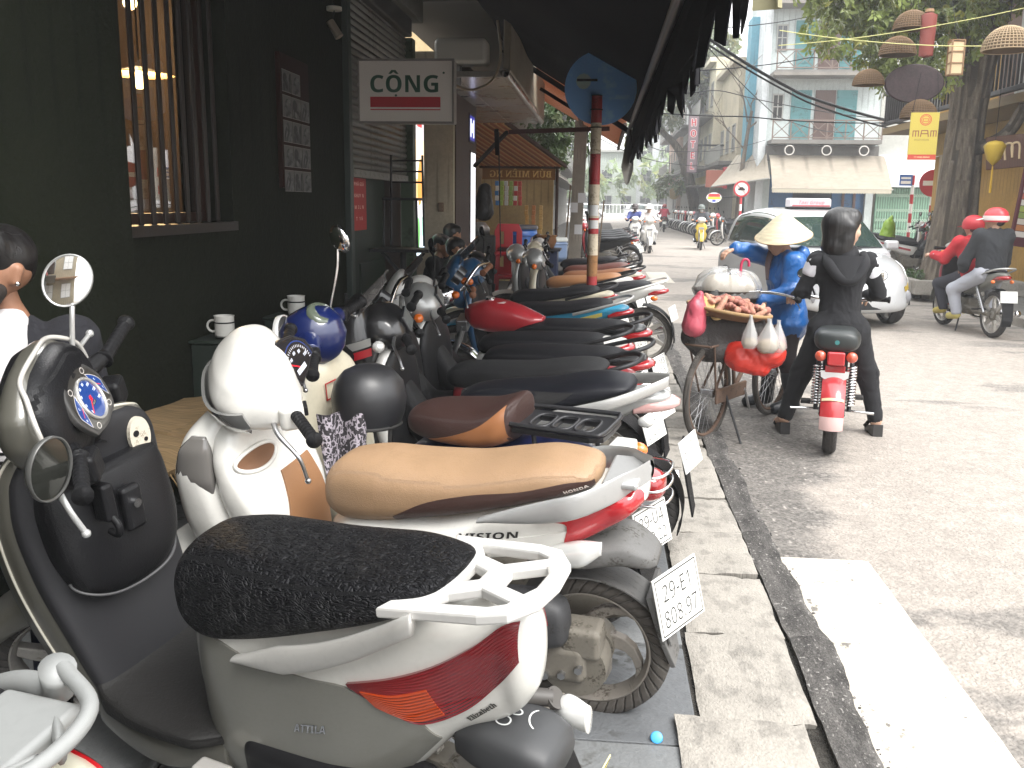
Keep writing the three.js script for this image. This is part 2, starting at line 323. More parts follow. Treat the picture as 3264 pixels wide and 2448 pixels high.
{
const b=thing('cafe_building','dark green plastered cafe building with a barred window behind the scooters','building');
part(b,'wall',merge(bx(-2.4,XW,-0.1,WY0,WZ0,WZ1),bx(-2.4,XW,WY1,5.2,WZ0,WZ1),bx(-2.4,XW,-0.1,5.2,-7.62,WZ0),bx(-2.4,XW,3.2,5.2,-9.98,-7.62)),greenWall);
part(b,'pier',bx(-2.4,-2.03,-0.1,5.2,WZ1,4.2,0.01),greenWall);
part(b,'lintel_band',bx(-2.12,-1.93,3.38,3.64,-10.2,-2.6,0.01),mat([0.2,0.2,0.19],0.8,{map:rep(T.plaster,1)}));
part(b,'roof_slab',bx(-6.4,-1.7,5.2,5.45,-10.2,4.2),greenDark);
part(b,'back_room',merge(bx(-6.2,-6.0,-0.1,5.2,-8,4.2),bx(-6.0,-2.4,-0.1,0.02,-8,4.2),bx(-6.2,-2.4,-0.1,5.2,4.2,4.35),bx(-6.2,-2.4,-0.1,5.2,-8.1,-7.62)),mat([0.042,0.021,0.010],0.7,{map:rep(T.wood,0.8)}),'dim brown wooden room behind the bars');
const w=part(b,'window',merge(bx(-2.32,-2.26,WY0,WY1,WZ0,WZ0+0.06),bx(-2.32,-2.26,WY0,WY1,WZ1-0.06,WZ1),bx(-2.32,-2.26,WY0,WY0+0.05,WZ0+.06,WZ1-.06)),mat([0.03,0.01,0.005],0.5));
part(w,'pane',bx(-2.288,-2.284,WY0+.05,WY1,WZ0+.06,WZ1-.06),new THREE.MeshPhysicalMaterial({color:lin(0.8,0.8,0.78),roughness:0.01,transmission:1,thickness:0,ior:1.7}));
part(w,'sill',bx(-2.32,-2.08,WY0-0.05,WY0,WZ0-0.02,WZ1-0.002),darkIron);
for(let i=0;i<10;i++){const z=WZ1-0.07-i*0.128;part(w,i?`bar_${String(i).padStart(3, '0')}`:'bar',bx(-2.16,-2.148,WY0,WY1,z-0.019,z+0.019,0.003),darkIron);}
part(b,'vent_grille',merge(bx(-2.032,-2.0,2.58,2.62,-3.55,-2.5),bx(-2.032,-2.0,2.62,3.2,-3.55,-3.5),bx(-2.03,-2.01,2.62,3.2,-3.49,-2.5),bx(-2.032,-2.0,2.62,3.2,-3.22,-3.18),bx(-2.032,-2.0,2.62,3.2,-2.86,-2.82)),mat([0.008,0.01,0.009],0.6));
part(b,'door',merge(bx(-2.36,-2.3,0,2.3,-9.9,-7.7),bx(-2.3,-2.285,0.1,0.95,-8.6,-7.85),bx(-2.3,-2.285,0.1,0.95,-9.75,-8.8)),mat([0.02,0.035,0.022],0.6,{map:rep(T.plaster,0.8)}),'dark green panelled door');
part(b,'door_post',bx(-2.14,-2.0,0,3.2,-10.12,-9.96,0.01),mat([0.05,0.075,0.045],0.5,{map:rep(T.dirt,1)}),'dull green steel post');
part(b,'shutter_guide',bx(-2.14,-2.05,0,3.3,-7.72,-7.62,0.008),mat([0.03,0.04,0.035],0.5));
const sh=part(b,'roller_shutter',bx(-2.14,-2.0,3.2,3.38,-9.96,-7.72,0.02),mat([0.05,0.05,0.05],0.6),'half-lowered grey slatted shutter');
const slatM=mat([0.115,0.112,0.1],0.5,{map:rep(T.dirt,0.8)});
const prof=[];for(let k=0;k<=6;k++)prof.push([0.014*Math.sin(k/6*Math.PI),k/6*0.055]);
const slat=extrude([[0,0],...prof.slice(1,-1),[0,0.055],[-0.012,0.055],[-0.012,0]],2.22);
for(let i=0;i<26;i++){const o=part(sh,i?`slat_${String(i).padStart(3, '0')}`:'slat',slat,slatM);o.position.set(-2.08,1.81+i*0.0575,-9.95);}
part(sh,'bottom_rail',bx(-2.1,-2.05,1.735,1.805,-9.95,-7.73,0.006),mat([0.2,0.19,0.17],0.6,{map:rep(T.dirt,3)}),'scuffed bottom rail');
const n=thing('corner_pillar','cream pillar with brown side beyond the shutter','pillar');
part(n,'front_face',bx(-2.4,-1.815,0,3.3,-11.62,-11.5),creamWall,'pale cream face');
part(n,'brown_side',bx(-2.4,-1.8,0,3.3,-13.5,-11.62),brownWall,'purplish brown flank');
part(n,'socket_box',merge(bx(-2.0,-1.93,1.42,1.53,-11.5,-11.47,0.006),bx(-1.985,-1.945,1.435,1.465,-11.47,-11.455),bx(-1.985,-1.945,1.485,1.515,-11.47,-11.455)),mat([0.22,0.15,0.1],0.5));
part(n,'dark_recess',bx(-2.7,-2.35,0,3.3,-11.5,-10.12),brownWall);
}
const bulbM=new THREE.MeshStandardMaterial({color:0xffffff,emissive:lin(1,0.72,0.34),emissiveIntensity:5});
function pendant(label,x,y,z,r,I){
const t=thing('pendant_lamp',label,'lamp',[x,y,z]);
part(t,'bulb',new THREE.SphereGeometry(0.05,16,12),bulbM);
part(t,'lamp_shade',lathe([[0.02,0.1],[0.05,0.09],[r,0.05],[r-0.01,0.044],[0.04,0.08]],28),mat([0.3,0.22,0.12],0.5));
part(t,'cord',bar(V(0,0.1,0),V(0,5.2-y,0),0.006),M.black);
const l=new THREE.PointLight(lin(1,0.68,0.34),I,0,2);l.position.set(x,y,z);l.castShadow=true;l.shadow.radius=2.5;scene.add(l);
}
pendant('flat-shaded lamp with a glowing bulb behind the window bars',-3.2,2.33,-6.42,0.24,3.2);
pendant('higher bare bulb glowing near the top of the barred window',-3.5,2.95,-6.95,0.1,2);
{
const s=thing('room_shelf','brown wooden shelf behind the barred window','shelf',[-4.6,0,-6.9]);
part(s,'side_board',bx(-0.9,-0.86,0,2.6,-0.2,0.2),mat([0.12,0.05,0.02],0.6,{map:rep(T.wood,1)}));
for(let i=0;i<4;i++)part(s,'board',bx(-0.86,0.86,0.5+i*0.55,0.53+i*0.55,-0.2,0.2),mat([0.14,0.06,0.025],0.6,{map:rep(T.wood,1)}));
}
{
const t=thing('photo_board','reddish wooden board with a grid of black and white photos on the green wall','picture',[-2.098,0,0]);
part(t,'frame',bx(0,0.03,1.62,2.47,-6.62,-6.02,0.006),dull([0.028,0.007,0.004],0.7,{map:rep(T.wood,2)}));
const pt=(s)=>canvasTex(96,96,(x)=>{x.fillStyle='#8d8a86';x.fillRect(0,0,96,96);let q=s*991+7;const r=()=>(q=(q*16807)%2147483647)/2147483647;for(let i=0;i<26;i++){const g=Math.floor(r()*190);x.fillStyle=`rgba(${g},${g},${g},0.7)`;x.beginPath();x.ellipse(r()*96,30+r()*66,4+r()*22,5+r()*26,r(),0,7);x.fill();}x.strokeStyle='#cfcac2';x.lineWidth=5;x.strokeRect(0,0,96,96);});
const ms=[1,2,3,4].map((s)=>mat([0.3,0.3,0.3],0.6,{map:pt(s)}));
let k=0;
for(let r=0;r<5;r++)for(let c=0;c<3;c++){if(r===0&&c===2)continue;const z=-6.05-c*0.188,y=2.3-r*0.158;const g=new THREE.BoxGeometry(0.004,0.138,0.172);g.userData.uvDone=true;const o=part(t,k?`photo_${String(k).padStart(3, '0')}`:'photo',g,ms[(k*3+r)%4]);o.position.set(0.033,y,z-0.09);k++;}
}
{
const t=thing('hanging_sign','white box sign reading CÔNG above a red bar, over the scooters','sign',[-2.075,1.55,-8]);
const face=canvasTex(1024,680,(x)=>{
x.fillStyle='#d9d2cc';x.fillRect(0,0,1024,680);
x.fillStyle='#1e4a38';x.font='bold 268px "DejaVu Sans", sans-serif';x.textAlign='center';x.save();x.translate(500,350);x.scale(790/x.measureText('CÔNG').width,1);x.fillText('CÔNG',0,0);x.restore();
x.beginPath();x.arc(405,386,13,0,7);x.fill();x.beginPath();x.arc(934,132,12,0,7);x.fill();
x.fillStyle='#b3202f';x.fillRect(118,402,780,118);x.fillRect(118,540,780,13);
});
const w=0.815,y0=0.64,y1=1.155;
part(t,'box',bx(0,w,y0,y1,-0.17,0,0.012),mat([0.3,0.28,0.26],0.5));
const fg=new THREE.PlaneGeometry(w-0.03,y1-y0-0.03);fg.userData.uvDone=true;fg.translate(w/2,(y0+y1)/2,0.002);
part(t,'face',fg,new THREE.MeshStandardMaterial({map:face,roughness:0.4}));
part(t,'rim',merge(bx(-0.004,w+0.004,y1-0.014,y1+0.004,-0.01,0.012),bx(-0.004,w+0.004,y0-0.004,y0+0.014,-0.01,0.012),bx(-0.004,0.012,y0+.014,y1-.014,-0.01,0.012),bx(w-0.012,w+0.004,y0+.014,y1-.014,-0.01,0.012)),mat([0.22,0.2,0.19],0.5));
part(t,'bracket',bx(-0.1,0,0.76,0.79,-0.1,-0.06),M.darkMetal);part(t,'bracket',bx(-0.1,0,1.03,1.06,-0.1,-0.06),M.darkMetal);
}
{
const t=thing('spot_lamp','small unlit spotlight hanging left of the CÔNG sign','lamp',[-1.98,2.84,-7.0]);
part(t,'mount_plate',cyl(0.055,0.055,0.025,20).translate(0,0.07,0),mat([0.5,0.48,0.42],0.4));
part(t,'hanger',merge(bar(V(0,0.08,0),V(0,0.4,0),0.004),bar(V(0,0.06,0),V(-0.015,-0.03,0),0.005)),M.black);
const h=cyl(0.028,0.032,0.13,18,false);at(h,0,0,0,0,0,0.55);part(t,'lamp_head',h.translate(0.0,-0.07,0.0),mat([0.42,0.36,0.28],0.35,{metalness:0.6}));
}
{
const tx=canvasTex(256,512,(x)=>{x.fillStyle='#b52a27';x.fillRect(0,0,256,512);x.fillStyle='#e9b6a8';x.font='bold 44px sans-serif';x.textAlign='center';['PHÁ GIÁ','KHUYẾN','MẠI LỚN','TỪ 1-5'].forEach((s,i)=>x.fillText(s,128,110+i*104));});
const g=bx(-2.27,-2.262,1.27,1.79,-8.95,-8.42);const f=new THREE.PlaneGeometry(0.53,0.52).rotateY(Math.PI/2).translate(-2.259,1.53,-8.685);
const t=thing('red_notice','red paper notice hanging below the half-lowered shutter','notice');f.userData.uvDone=true;
part(t,'sheet',g,mat([0.4,0.02,0.02],0.6));part(t,'print',f,new THREE.MeshStandardMaterial({map:tx,roughness:0.6}));
}
function litBox(name,label,tex,x,y0,y1,z0,z1,I,face='x'){
const t=thing(name,label,'lightbox');
part(t,'case',merge(bx(x-0.08,x-0.005,y0-0.03,y1+0.03,z0-0.03,z1+0.03,0.006)),M.plastic);
const g=new THREE.PlaneGeometry(z1-z0,y1-y0).rotateY(Math.PI/2).translate(x+0.001,(y0+y1)/2,(z0+z1)/2);g.userData.uvDone=true;
part(t,'glowing_panel',g,new THREE.MeshStandardMaterial({color:0x111111,emissive:0xffffff,emissiveMap:tex,emissiveIntensity:I,roughness:0.3}));
return t;
}
const adTex=canvasTex(128,384,(x)=>{const g=['#dfe6ee','#b9b2b4','#e8c9a0','#f3ead9','#d7a873','#e9e7ea','#9fc7b8','#c8dce6'];g.forEach((c,i)=>{x.fillStyle=c;x.fillRect(0,i*48,128,50);});x.fillStyle='#b33';x.fillRect(30,30,70,34);x.fillStyle='#c8843c';x.beginPath();x.ellipse(70,200,40,60,0.3,0,7);x.fill();x.fillStyle='#6a5';x.beginPath();x.ellipse(40,330,22,40,0,0,7);x.fill();});
litBox('light_panel','tall lit advertising panel seen edge-on beside the green post',adTex,-2.02,0.95,2.62,-10.66,-10.17,0.75);
const adTex2=canvasTex(64,256,(x)=>{x.fillStyle='#eef0f6';x.fillRect(0,0,64,256);for(let i=0;i<20;i++){x.fillStyle=['#b9bfd8','#d7d3e0','#fff'][i%3];x.fillRect(8 +(i%2)*26,10+i*12,22,7);}});
litBox('light_panel','narrow white lit panel on the brown pillar flank',adTex2,-1.785,0.94,2.2,-13.28,-12.86,0.75);
litBox('light_panel','small blue-framed lit sign above the narrow white panel',canvasTex(64,64,(x)=>{x.fillStyle='#1a1d66';x.fillRect(0,0,64,64);x.fillStyle='#e8ebff';x.fillRect(6,8,10,48);x.fillRect(44,8,10,48);x.fillRect(26,18,8,26);}),-1.785,2.36,2.68,-13.2,-12.75,0.8);
{
const t=thing('neon_sign','small glowing yellow sign below the CÔNG sign','sign',[-1.98,2.42,-10.3]);
part(t,'case',bx(-0.02,0.13,-0.01,0.2,-0.05,0,0.006),M.plastic);
const g=new THREE.PlaneGeometry(0.12,0.18).translate(0.055,0.095,0.002);g.userData.uvDone=true;
part(t,'glowing_panel',g,new THREE.MeshStandardMaterial({color:0x222222,emissive:0xffffff,emissiveIntensity:0.7,emissiveMap:canvasTex(64,96,(x)=>{x.fillStyle='#f2b400';x.fillRect(0,0,64,96);x.fillStyle='#c22';x.fillRect(0,40,64,18);x.fillStyle='#fff2b0';x.font='bold 24px sans-serif';x.fillText('BIA',10,34);})}));
}
{
const t=thing('panel_canopy','white glossy panelled canopy jutting out beyond the CÔNG sign','canopy');
const pm=mat([0.33,0.31,0.29],0.22,{map:rep(T.dirt,0.5)});
let k=0;
for(let i=0;i<6;i++)for(let j=0;j<2;j++)part(t,k++?`soffit_panel_${String(k - 1).padStart(3, '0')}`:'soffit_panel',bx(-2.1+j*0.52,-2.1+j*0.52+0.515,2.84+0.0,2.9,-16+i*0.97,-16+i*0.97+0.965,0.006),pm);
part(t,'edge_trim',tube([[-1.05,2.87,-10.1],[-1.05,2.87,-16.02]],0.045,12,4),pm);
part(t,'fascia',bx(-1.08,-1.0,2.9,3.6,-16,-10.2,0.02),mat([0.36,0.31,0.24],0.6,{map:rep(T.plaster,0.7)}),'stained beige fascia');
part(t,'roof',bx(-2.4,-1.0,3.6,3.68,-16,-10.2),mat([0.2,0.2,0.19],0.8));
part(t,'lamp_box',new RoundedBoxGeometry(0.56,0.26,0.3,3,0.05).translate(-1.53,3.1,-10.3),mat([0.62,0.6,0.55],0.35),'white rounded box at the near end');
part(t,'hose',tube([[-1.75,2.98,-10.14],[-1.62,2.78,-10.1],[-1.4,2.7,-10.1],[-1.18,2.8,-10.1],[-1.1,3.05,-10.12],[-1.14,3.4,-10.16]],0.014,8,40),mat([0.3,0.24,0.17],0.5));
part(t,'lamp_tube',cyl(0.035,0.028,0.2,14).translate(-1.56,2.86,-10.25),M.steel);
for(let i=0;i<5;i++)part(t,'slot',bx(-1.9+0.08*i,-1.78+0.08*i,2.835,2.841,-11.1-i*0.95,-11.06-i*0.95),M.black);
}
{
const t=thing('fabric_awning','large dark fabric awning with ragged hanging valance over the scooters','awning');
const cl=dull([0.016,0.016,0.021],0.95,{map:rep(T.plaster,0.3),bumpMap:rep(T.cloth,4),bumpScale:0.001,side:THREE.DoubleSide});
const zn=-2.77,zf=-13.4;
part(t,'canvas_roof',slab((u,v)=>{const z=lerp(zn,zf,u),s=0.03*Math.sin(u*Math.PI*5)**2*Math.sin(v*Math.PI);return V(lerp(-1.93,0.42,v),lerp(4.0,2.6,v)- s-0.05*Math.sin(v*Math.PI),z);},60,12,0.008),cl);
const n=42,pos=[];
const sh=[[-zn-0.0,0]];const bot=[];
for(let i=0;i<=n;i++){const s=i/n*(zn-zf);bot.push([s,-0.34-0.09*rnd()]);if(i<n){const w=(zn-zf)/n;bot.push([s+w*rr(0.3,0.45),-0.5-0.07*rnd()],[s+w*rr(0.8,0.98),-0.47-0.08*rnd()]);}}
bot[0]=[0,-0.42];
const g=extrude([[0,0],...bot,[zn-zf,0]],0.006);
g.rotateY(Math.PI/2).translate(0.415,2.6,zn);
{const p=g.attributes.position;for(let i=0;i<p.count;i++){const y=2.6-p.getY(i),z=p.getZ(i);p.setX(i,p.getX(i)- 0.02+0.06*y*Math.sin(z*2.1)+ 0.05*y*Math.sin(z*5.3));}g.computeVertexNormals();}
part(t,'valance',g,cl,'black ragged valance');
part(t,'valance_end',slab((u,v)=>V(0.40+0.05*Math.sin(u*2.2)*(0.5+v),lerp(2.62,2.08,v),zn+0.05*u-0.02),8,8,0.006),mat([0.3,0.28,0.17],0.9,{side:THREE.DoubleSide}),'turned-out valance end, painted pale as if lit');  // same fabric as the valance; light on its end painted as pale colour
part(t,'front_tube',bar(V(0.36,2.585,zn+0.1),V(0.36,2.585,zf),0.032,14),mat([0.28,0.28,0.28],0.4,{metalness:0.5}),'grey front tube');
part(t,'side_bar',beam(V(-1.93,3.92,zf-0.03),V(0.36,2.52,zf-0.03),0.07,0.07),mat([0.01,0.01,0.015],0.5));
part(t,'wall_bar',bx(-2.1,-1.9,3.94,4.02,zf,zn,0.01),M.darkMetal);
part(t,'label_strip',bx(-0.35,-0.05,2.94,3.0,zf+0.02,zf+0.03).rotateZ(0),mat([0.2,0.15,0.15],0.6));
part(t,'torn_flap',slab((u,v)=>V(0.32+0.1*u-0.07*v*(1-u),2.55-v*(0.5+0.25*Math.sin(u*3)),zf+0.05+0.06*Math.sin(u*4+v*3)),8,8,0.005),mat([0.2,0.19,0.17],0.9,{side:THREE.DoubleSide}),'pale torn flap at the far end');
}
{
const t=thing('ribbed_roof','orange striped translucent ribbed roof behind the round blue sign','roof');
const m1=new THREE.MeshPhysicalMaterial({color:lin(0.62,0.3,0.13),roughness:0.9,transmission:0.5,thickness:0,side:THREE.DoubleSide}),m2=mat([0.07,0.035,0.02],0.8);
let k=0;
for(let i=0;i<42;i++){const z=-14-i*0.145;part(t,k++?`rib_${String(k - 1).padStart(3, '0')}`:'rib',beam(V(-1.95,4.0,z),V(0.32,2.72,z),0.07,0.01),m1);}
part(t,'dark_ribs',merge(Array.from({length:42},(_,i)=>beam(V(-1.95,4.02,-14.0725-i*0.145),V(0.32,2.74,-14.0725-i*0.145),0.075,0.02))),m2);
part(t,'purlin',merge(beam(V(-0.45,3.08,-14),V(-0.45,3.08,-20),0.06,0.08),beam(V(0.3,2.66,-14),V(0.3,2.66,-20),0.05,0.06),beam(V(-1.3,3.56,-14),V(-1.3,3.56,-20),0.06,0.08)),brownWall);
}
{
const t=thing('sign_pole','rusty red and white banded pole with a round blue sign seen from behind','road sign',[-0.075,0,-9]);
const bands=[[0,0.86,'r'],[0.86,1.26,'w'],[1.26,1.31,'r'],[1.31,1.39,'w'],[1.39,1.41,'r'],[1.41,1.72,'w'],[1.72,2.0,'r'],[2.0,2.28,'w'],[2.28,2.52,'r']];
const rm=mat([0.3,0.022,0.025],0.55,{map:rep(T.dirt,2)}),wm=mat([0.5,0.43,0.32],0.6,{map:rep(T.dirt,2)});
bands.forEach(([a,b,c],i)=>part(t,'painted_band',cyl(0.05,0.05,b-a,20,true).translate(0,(a+b)/2,0),c==='r'?rm:wm,c==='r'?'red painted band':'rust-stained cream band'));
part(t,'cap',cyl(0.05,0.05,0.01,20).translate(0,2.525,0),M.darkMetal);
part(t,'rust_patch',cyl(0.0512,0.0512,0.2,20,true).translate(0,0.96,0),mat([0.26,0.13,0.05],0.9,{map:rep(T.dirt,5)}),'rusty stretch near the foot');
for(const[y,h]of[[1.35,0.075],[1.48,0.1]]){const g=new THREE.CylinderGeometry(0.0525,0.0525,h,16,1,true,-1.2,2.2).translate(0,y,0);part(t,'sticker',g,mat([0.55,0.55,0.54],0.7,{side:THREE.DoubleSide}));}
const d=part(t,'sign_disc',at(cyl(0.335,0.335,0.006,48),0.03,2.6,-0.07,Math.PI/2,0,0),mat([0.26,0.52,0.8],0.5,{map:rep(texture(512,(u,v)=>{const n=fbm(u*5,v*5,16,4,91),m=clamp((n-0.55)*6);return[lerp(0.85,1,m),lerp(0.9,1,m),1];}),1.6)}),'faded blue back of the round sign');
part(t,'paint_scar',at(cyl(0.07,0.05,0.008,12),-0.13,2.66,-0.068,Math.PI/2,0,0),mat([0.4,0.52,0.5],0.8),'scraped pale patch on the disc');
part(t,'clamp',at(new THREE.TorusGeometry(0.053,0.006,6,20),0,2.4,0,Math.PI/2),M.black);part(t,'clamp',at(new THREE.TorusGeometry(0.053,0.006,6,20),0,2.24,0,Math.PI/2),M.black);part(t,'bolt_bar',bx(-0.19,0,2.655,2.675,-0.02,0),M.black);
}
{
const t=thing('strut_frame','dark red iron strut tied across to the banded pole','strut');
part(t,'rail',beam(V(-0.9,2.2,-9.08),V(0.05,2.235,-9.06),0.03,0.04),mat([0.06,0.015,0.015],0.6));
part(t,'arm',beam(V(-0.62,2.62,-9.3),V(-0.1,2.3,-9.1),0.03,0.03),M.darkMetal);
part(t,'brace',merge(beam(V(-0.92,2.2,-9.1),V(-1.3,1.9,-9.6),0.03,0.03),beam(V(-1.02,2.22,-9.08),V(-1.02,2.0,-9.2),0.04,0.04),bar(V(-1.0,2.2,-9.1),V(-1.0,1.0,-9.4),0.006)),M.darkMetal);
}
function hermite(rows,x){
const n=rows.length;if(x<=rows[0][0])return rows[0];if(x>=rows[n-1][0])return rows[n-1];
let i=0;while(rows[i+1][0]<x)i++;
const h=rows[i+1][0]- rows[i][0],t=(x-rows[i][0])/h,out=[x];
for(let c=1;c<rows[0].length;c++){
const d=(k)=>(rows[k+1][c]- rows[k][c])/(rows[k+1][0]- rows[k][0]);
const m=(k)=>{if(k===0)return d(0);if(k===n-1)return d(n-2);const a=d(k-1),b=d(k);return a*b<=0?0:2*a*b/(a+b);};
const t2=t*t,t3=t2*t;
out[c]=(2*t3-3*t2+1)*rows[i][c]+(t3-2*t2+t)*h*m(i)+(3*t2-2*t3)*rows[i+1][c]+(t3-t2)*h*m(i+1);
}
return out;
}
function shell(rows,swap=false){
rows=rows.map((r)=>[r[0],r[1],r[2],r[3],r[4]??2.6,r[5]??1,r[6]??1]).sort((a,b)=>a[0]- b[0]);
const S={rows};
S.ring=(s,nr)=>{
const[,a,b,w,e,th,tl]=hermite(rows,s),R=[];
for(let k=0;k<nr;k++){
const q=k/nr*2*Math.PI,c=Math.cos(q),n=Math.sin(q),f=2/e;
const m=Math.sign(n)*Math.abs(n)**f,y=(a+b)/2 +(b-a)/2*m,z=w*lerp(tl,th,(m+1)/2)*Math.sign(c)*Math.abs(c)**f;
R.push(swap?V(y,s,z):V(s,y,z));
}
return R;
};
S.z=(s,y)=>{const[,a,b,w,e,th,tl]=hermite(rows,s);const m=clamp((y -(a+b)/2)/((b-a)/2),-0.999,0.999);return w*lerp(tl,th,(m+1)/2)*(1-Math.abs(m)**e)**(1/e);};
S.geo=(ns=40,nr=32)=>{
const a=rows[0][0],b=rows.at(-1)[0],rings=[];
for(let i=0;i<=ns;i++){const t=i/ns,u=0.5-0.5*Math.cos(Math.PI*t);rings.push(S.ring(lerp(a,b,lerp(t,u,0.5)),nr));}
return loft(rings);
};
return S;
}
function curve2(l,t){
if(l.length===2)return[lerp(l[0][0],l[1][0],t),lerp(l[0][1],l[1][1],t)];
const c=new THREE.SplineCurve(l.map((p)=>new THREE.Vector2(...p))),p=c.getPoint(t);return[p.x,p.y];
}
function patch(S,top,bot,side,off=0.003,nu=28,nv=8,thick=0.005){
const g=(u,v)=>{
const uu=side>0?1-u:u,a=curve2(top,uu),b=curve2(bot,uu),x=lerp(b[0],a[0],v),y=lerp(b[1],a[1],v);
return V(x,y,side*(S.z(x,y)+ off));
};
return slab(g,nu,nv,thick);
}
const STEER0=V(0.40,0.95,0),STEERAX=V(-0.30,0.954,0).normalize();
function bike(name,label,cat,{x,z,yaw,lean=-8,steer=0,group,y=0}){
const t=thing(name,label,cat,[x,y,z],0,group);
t.rotation.set(lean*D2R,yaw*D2R,0,'YXZ');
const Ms=M4().makeTranslation(STEER0.x,STEER0.y,STEER0.z).multiply(M4().makeRotationAxis(STEERAX,steer*D2R)).multiply(M4().makeTranslation(-STEER0.x,-STEER0.y,-STEER0.z));
return{
t,add:(n,g,m,l,p=t)=>part(p,n,g,m,l),
front:(n,g,m,l,p=t)=>{ready(g,m);g=g.clone();g.applyMatrix4(Ms);return part(p,n,g,m,l);},
};
}
T.tread=texture(512,(u,v)=>{const k=Math.abs(((u*40+2.2*Math.abs(v-0.5)*2)%1)- 0.5)*2,c=Math.abs(v-0.5);return c<0.025?0.1:(k>0.78&&c>0.06?0.15:0.8);},false,128);
M.tyre=mat([0.035,0.032,0.03],0.88,{bumpMap:T.tread,bumpScale:0.006});
M.dustyTyre=mat([0.06,0.053,0.046],0.92,{bumpMap:T.tread,bumpScale:0.008});
const tyreGeo=(r,w)=>{
const h=w/2,l=[[r-0.062,-h*0.72],[r-0.045,-h*0.98],[r-0.025,-h],[r-0.01,-h*0.8],[r-0.002,-h*0.45],[r,0],[r-0.002,h*0.45],[r-0.01,h*0.8],[r-0.025,h],[r-0.045,h*0.98],[r-0.062,h*0.72],[r-0.062,-h*0.72]];
const g=lathe(l,56);g.userData.uvDone=true;g.rotateX(Math.PI/2);return g;
};
const rimRing=(r,w)=>lathe([[r,-w/2],[r+0.008,-w/2],[r+0.008,w/2],[r,w/2],[r-0.012,w*0.25],[r-0.012,-w*0.25],[r,-w/2]],48).rotateX(Math.PI/2);
function alloyRim(r,w,n=5,swirl=0.5){
const gs=[rimRing(r-0.062,w*0.8),cyl(0.045,0.045,w*0.8,20).rotateX(Math.PI/2)];
for(let k=0;k<n;k++){
const l=[];const R=r-0.06;
for(let i=0;i<=6;i++){const q=i/6,a=swirl*q*q,rad=lerp(0.03,R,q),hw=lerp(0.024,0.011,q);l.push([rad*Math.cos(a)- hw*Math.sin(a),rad*Math.sin(a)+ hw*Math.cos(a)]);}
for(let i=6;i>=0;i--){const q=i/6,a=swirl*q*q,rad=lerp(0.03,R,q),hw=lerp(0.024,0.014,q);l.push([rad*Math.cos(a)+ hw*Math.sin(a),rad*Math.sin(a)- hw*Math.cos(a)]);}
gs.push(extrude(l,0.022,0.004).translate(0,0,-0.011).rotateZ(k/n*2*Math.PI+0.3));
}
return merge(gs);
}
function wireRim(r,w){
const gs=[rimRing(r-0.055,w*0.55),cyl(0.04,0.04,w*1.1,16).rotateX(Math.PI/2),cyl(0.055,0.055,w*0.5,16).rotateX(Math.PI/2)];
for(let k=0;k<28;k++){const a=k/28*2*Math.PI,b=a +(k%2?0.5:-0.5),s=k%4<2?1:-1,R=r-0.06;gs.push(bar(V(0.04*Math.cos(b),0.04*Math.sin(b),s*w*0.4),V(R*Math.cos(a),R*Math.sin(a),0),0.0022,4));}
return merge(gs);
}
const wheelCache={};
function wheel(B,front,x,r,w,style='alloy',tyreM=M.tyre,rimM=M.alloy){
const key=r+'|'+w;const tg=(wheelCache['t'+key]??=tyreGeo(r,w)),rg=(wheelCache[style+key]??=style==='wire'?wireRim(r,w):style==='swirl'?alloyRim(r,w,5,1.0):alloyRim(r,w,6,0.12));
const f=front?B.front:B.add,tr=(g)=>{const c=g.clone();c.userData={...g.userData};c.translate(x,r,0);return c;};
const o=f(front?'front_wheel':'rear_wheel',tr(tg),tyreM);
f('rim',tr(rg),rimM,undefined,o);
f('brake_drum',tr(cyl(0.075,0.075,w*0.7,24).rotateX(Math.PI/2)),M.engine,undefined,o);
return o;
}
const gripGeo=(a,b,r=0.017)=>{const d=b.clone().sub(a),L=d.length(),l=[[0,0],[r*1.35,0],[r*1.35,0.008]];for(let i=0;i<9;i++){const y=0.012+i*(L-0.03)/9;l.push([r,y],[r,y +(L-0.03)/18],[r*0.9,y +(L-0.03)/15]);}l.push([r*1.3,L-0.014],[r*1.3,L-0.004],[0,L]);const g=lathe(l,14);g.applyQuaternion(new THREE.Quaternion().setFromUnitVectors(V(0,1,0),d.normalize()));return g.translate(a.x,a.y,a.z);};
function mirror(B,foot,head,n,a,b,caseM=M.black,stalkM=M.black,glassM=M.mirror){
const q=new THREE.Quaternion().setFromUnitVectors(V(0,0,1),n.clone().normalize());
const put=(g)=>{g.scale(a,b,1);g.applyQuaternion(q);return g.translate(head.x,head.y,head.z);};
const dome=lathe([[0,-0.03],[0.5,-0.028],[0.85,-0.018],[1,-0.004],[1,0.006],[0.94,0.006],[0.93,0.001],[0,0.001]],32).rotateX(Math.PI/2);
const o=B.front('mirror',merge(put(dome),tube([foot,foot.clone().lerp(head,0.5).add(V(-0.01,0.015,0)),head.clone().addScaledVector(n.clone().normalize(),-0.02).add(V(0,-b*0.6,0))],0.007,8,12)),caseM);
const gl=[];for(let i=0;i<=10;i++){const t=i/10;gl.push([0.935*t,0.0045-0.0035*t*t]);}
B.front('mirror_glass',put(lathe(gl,32).rotateX(Math.PI/2)),glassM,undefined,o);
return o;
}
const lever=(l,r=0.006)=>merge(tube(l.map((p)=>V(...p)),[r*1.25,r*1.2,r,r],10,24,false,0.7),new THREE.SphereGeometry(r*1.5,12,8).translate(...l.at(-1)));
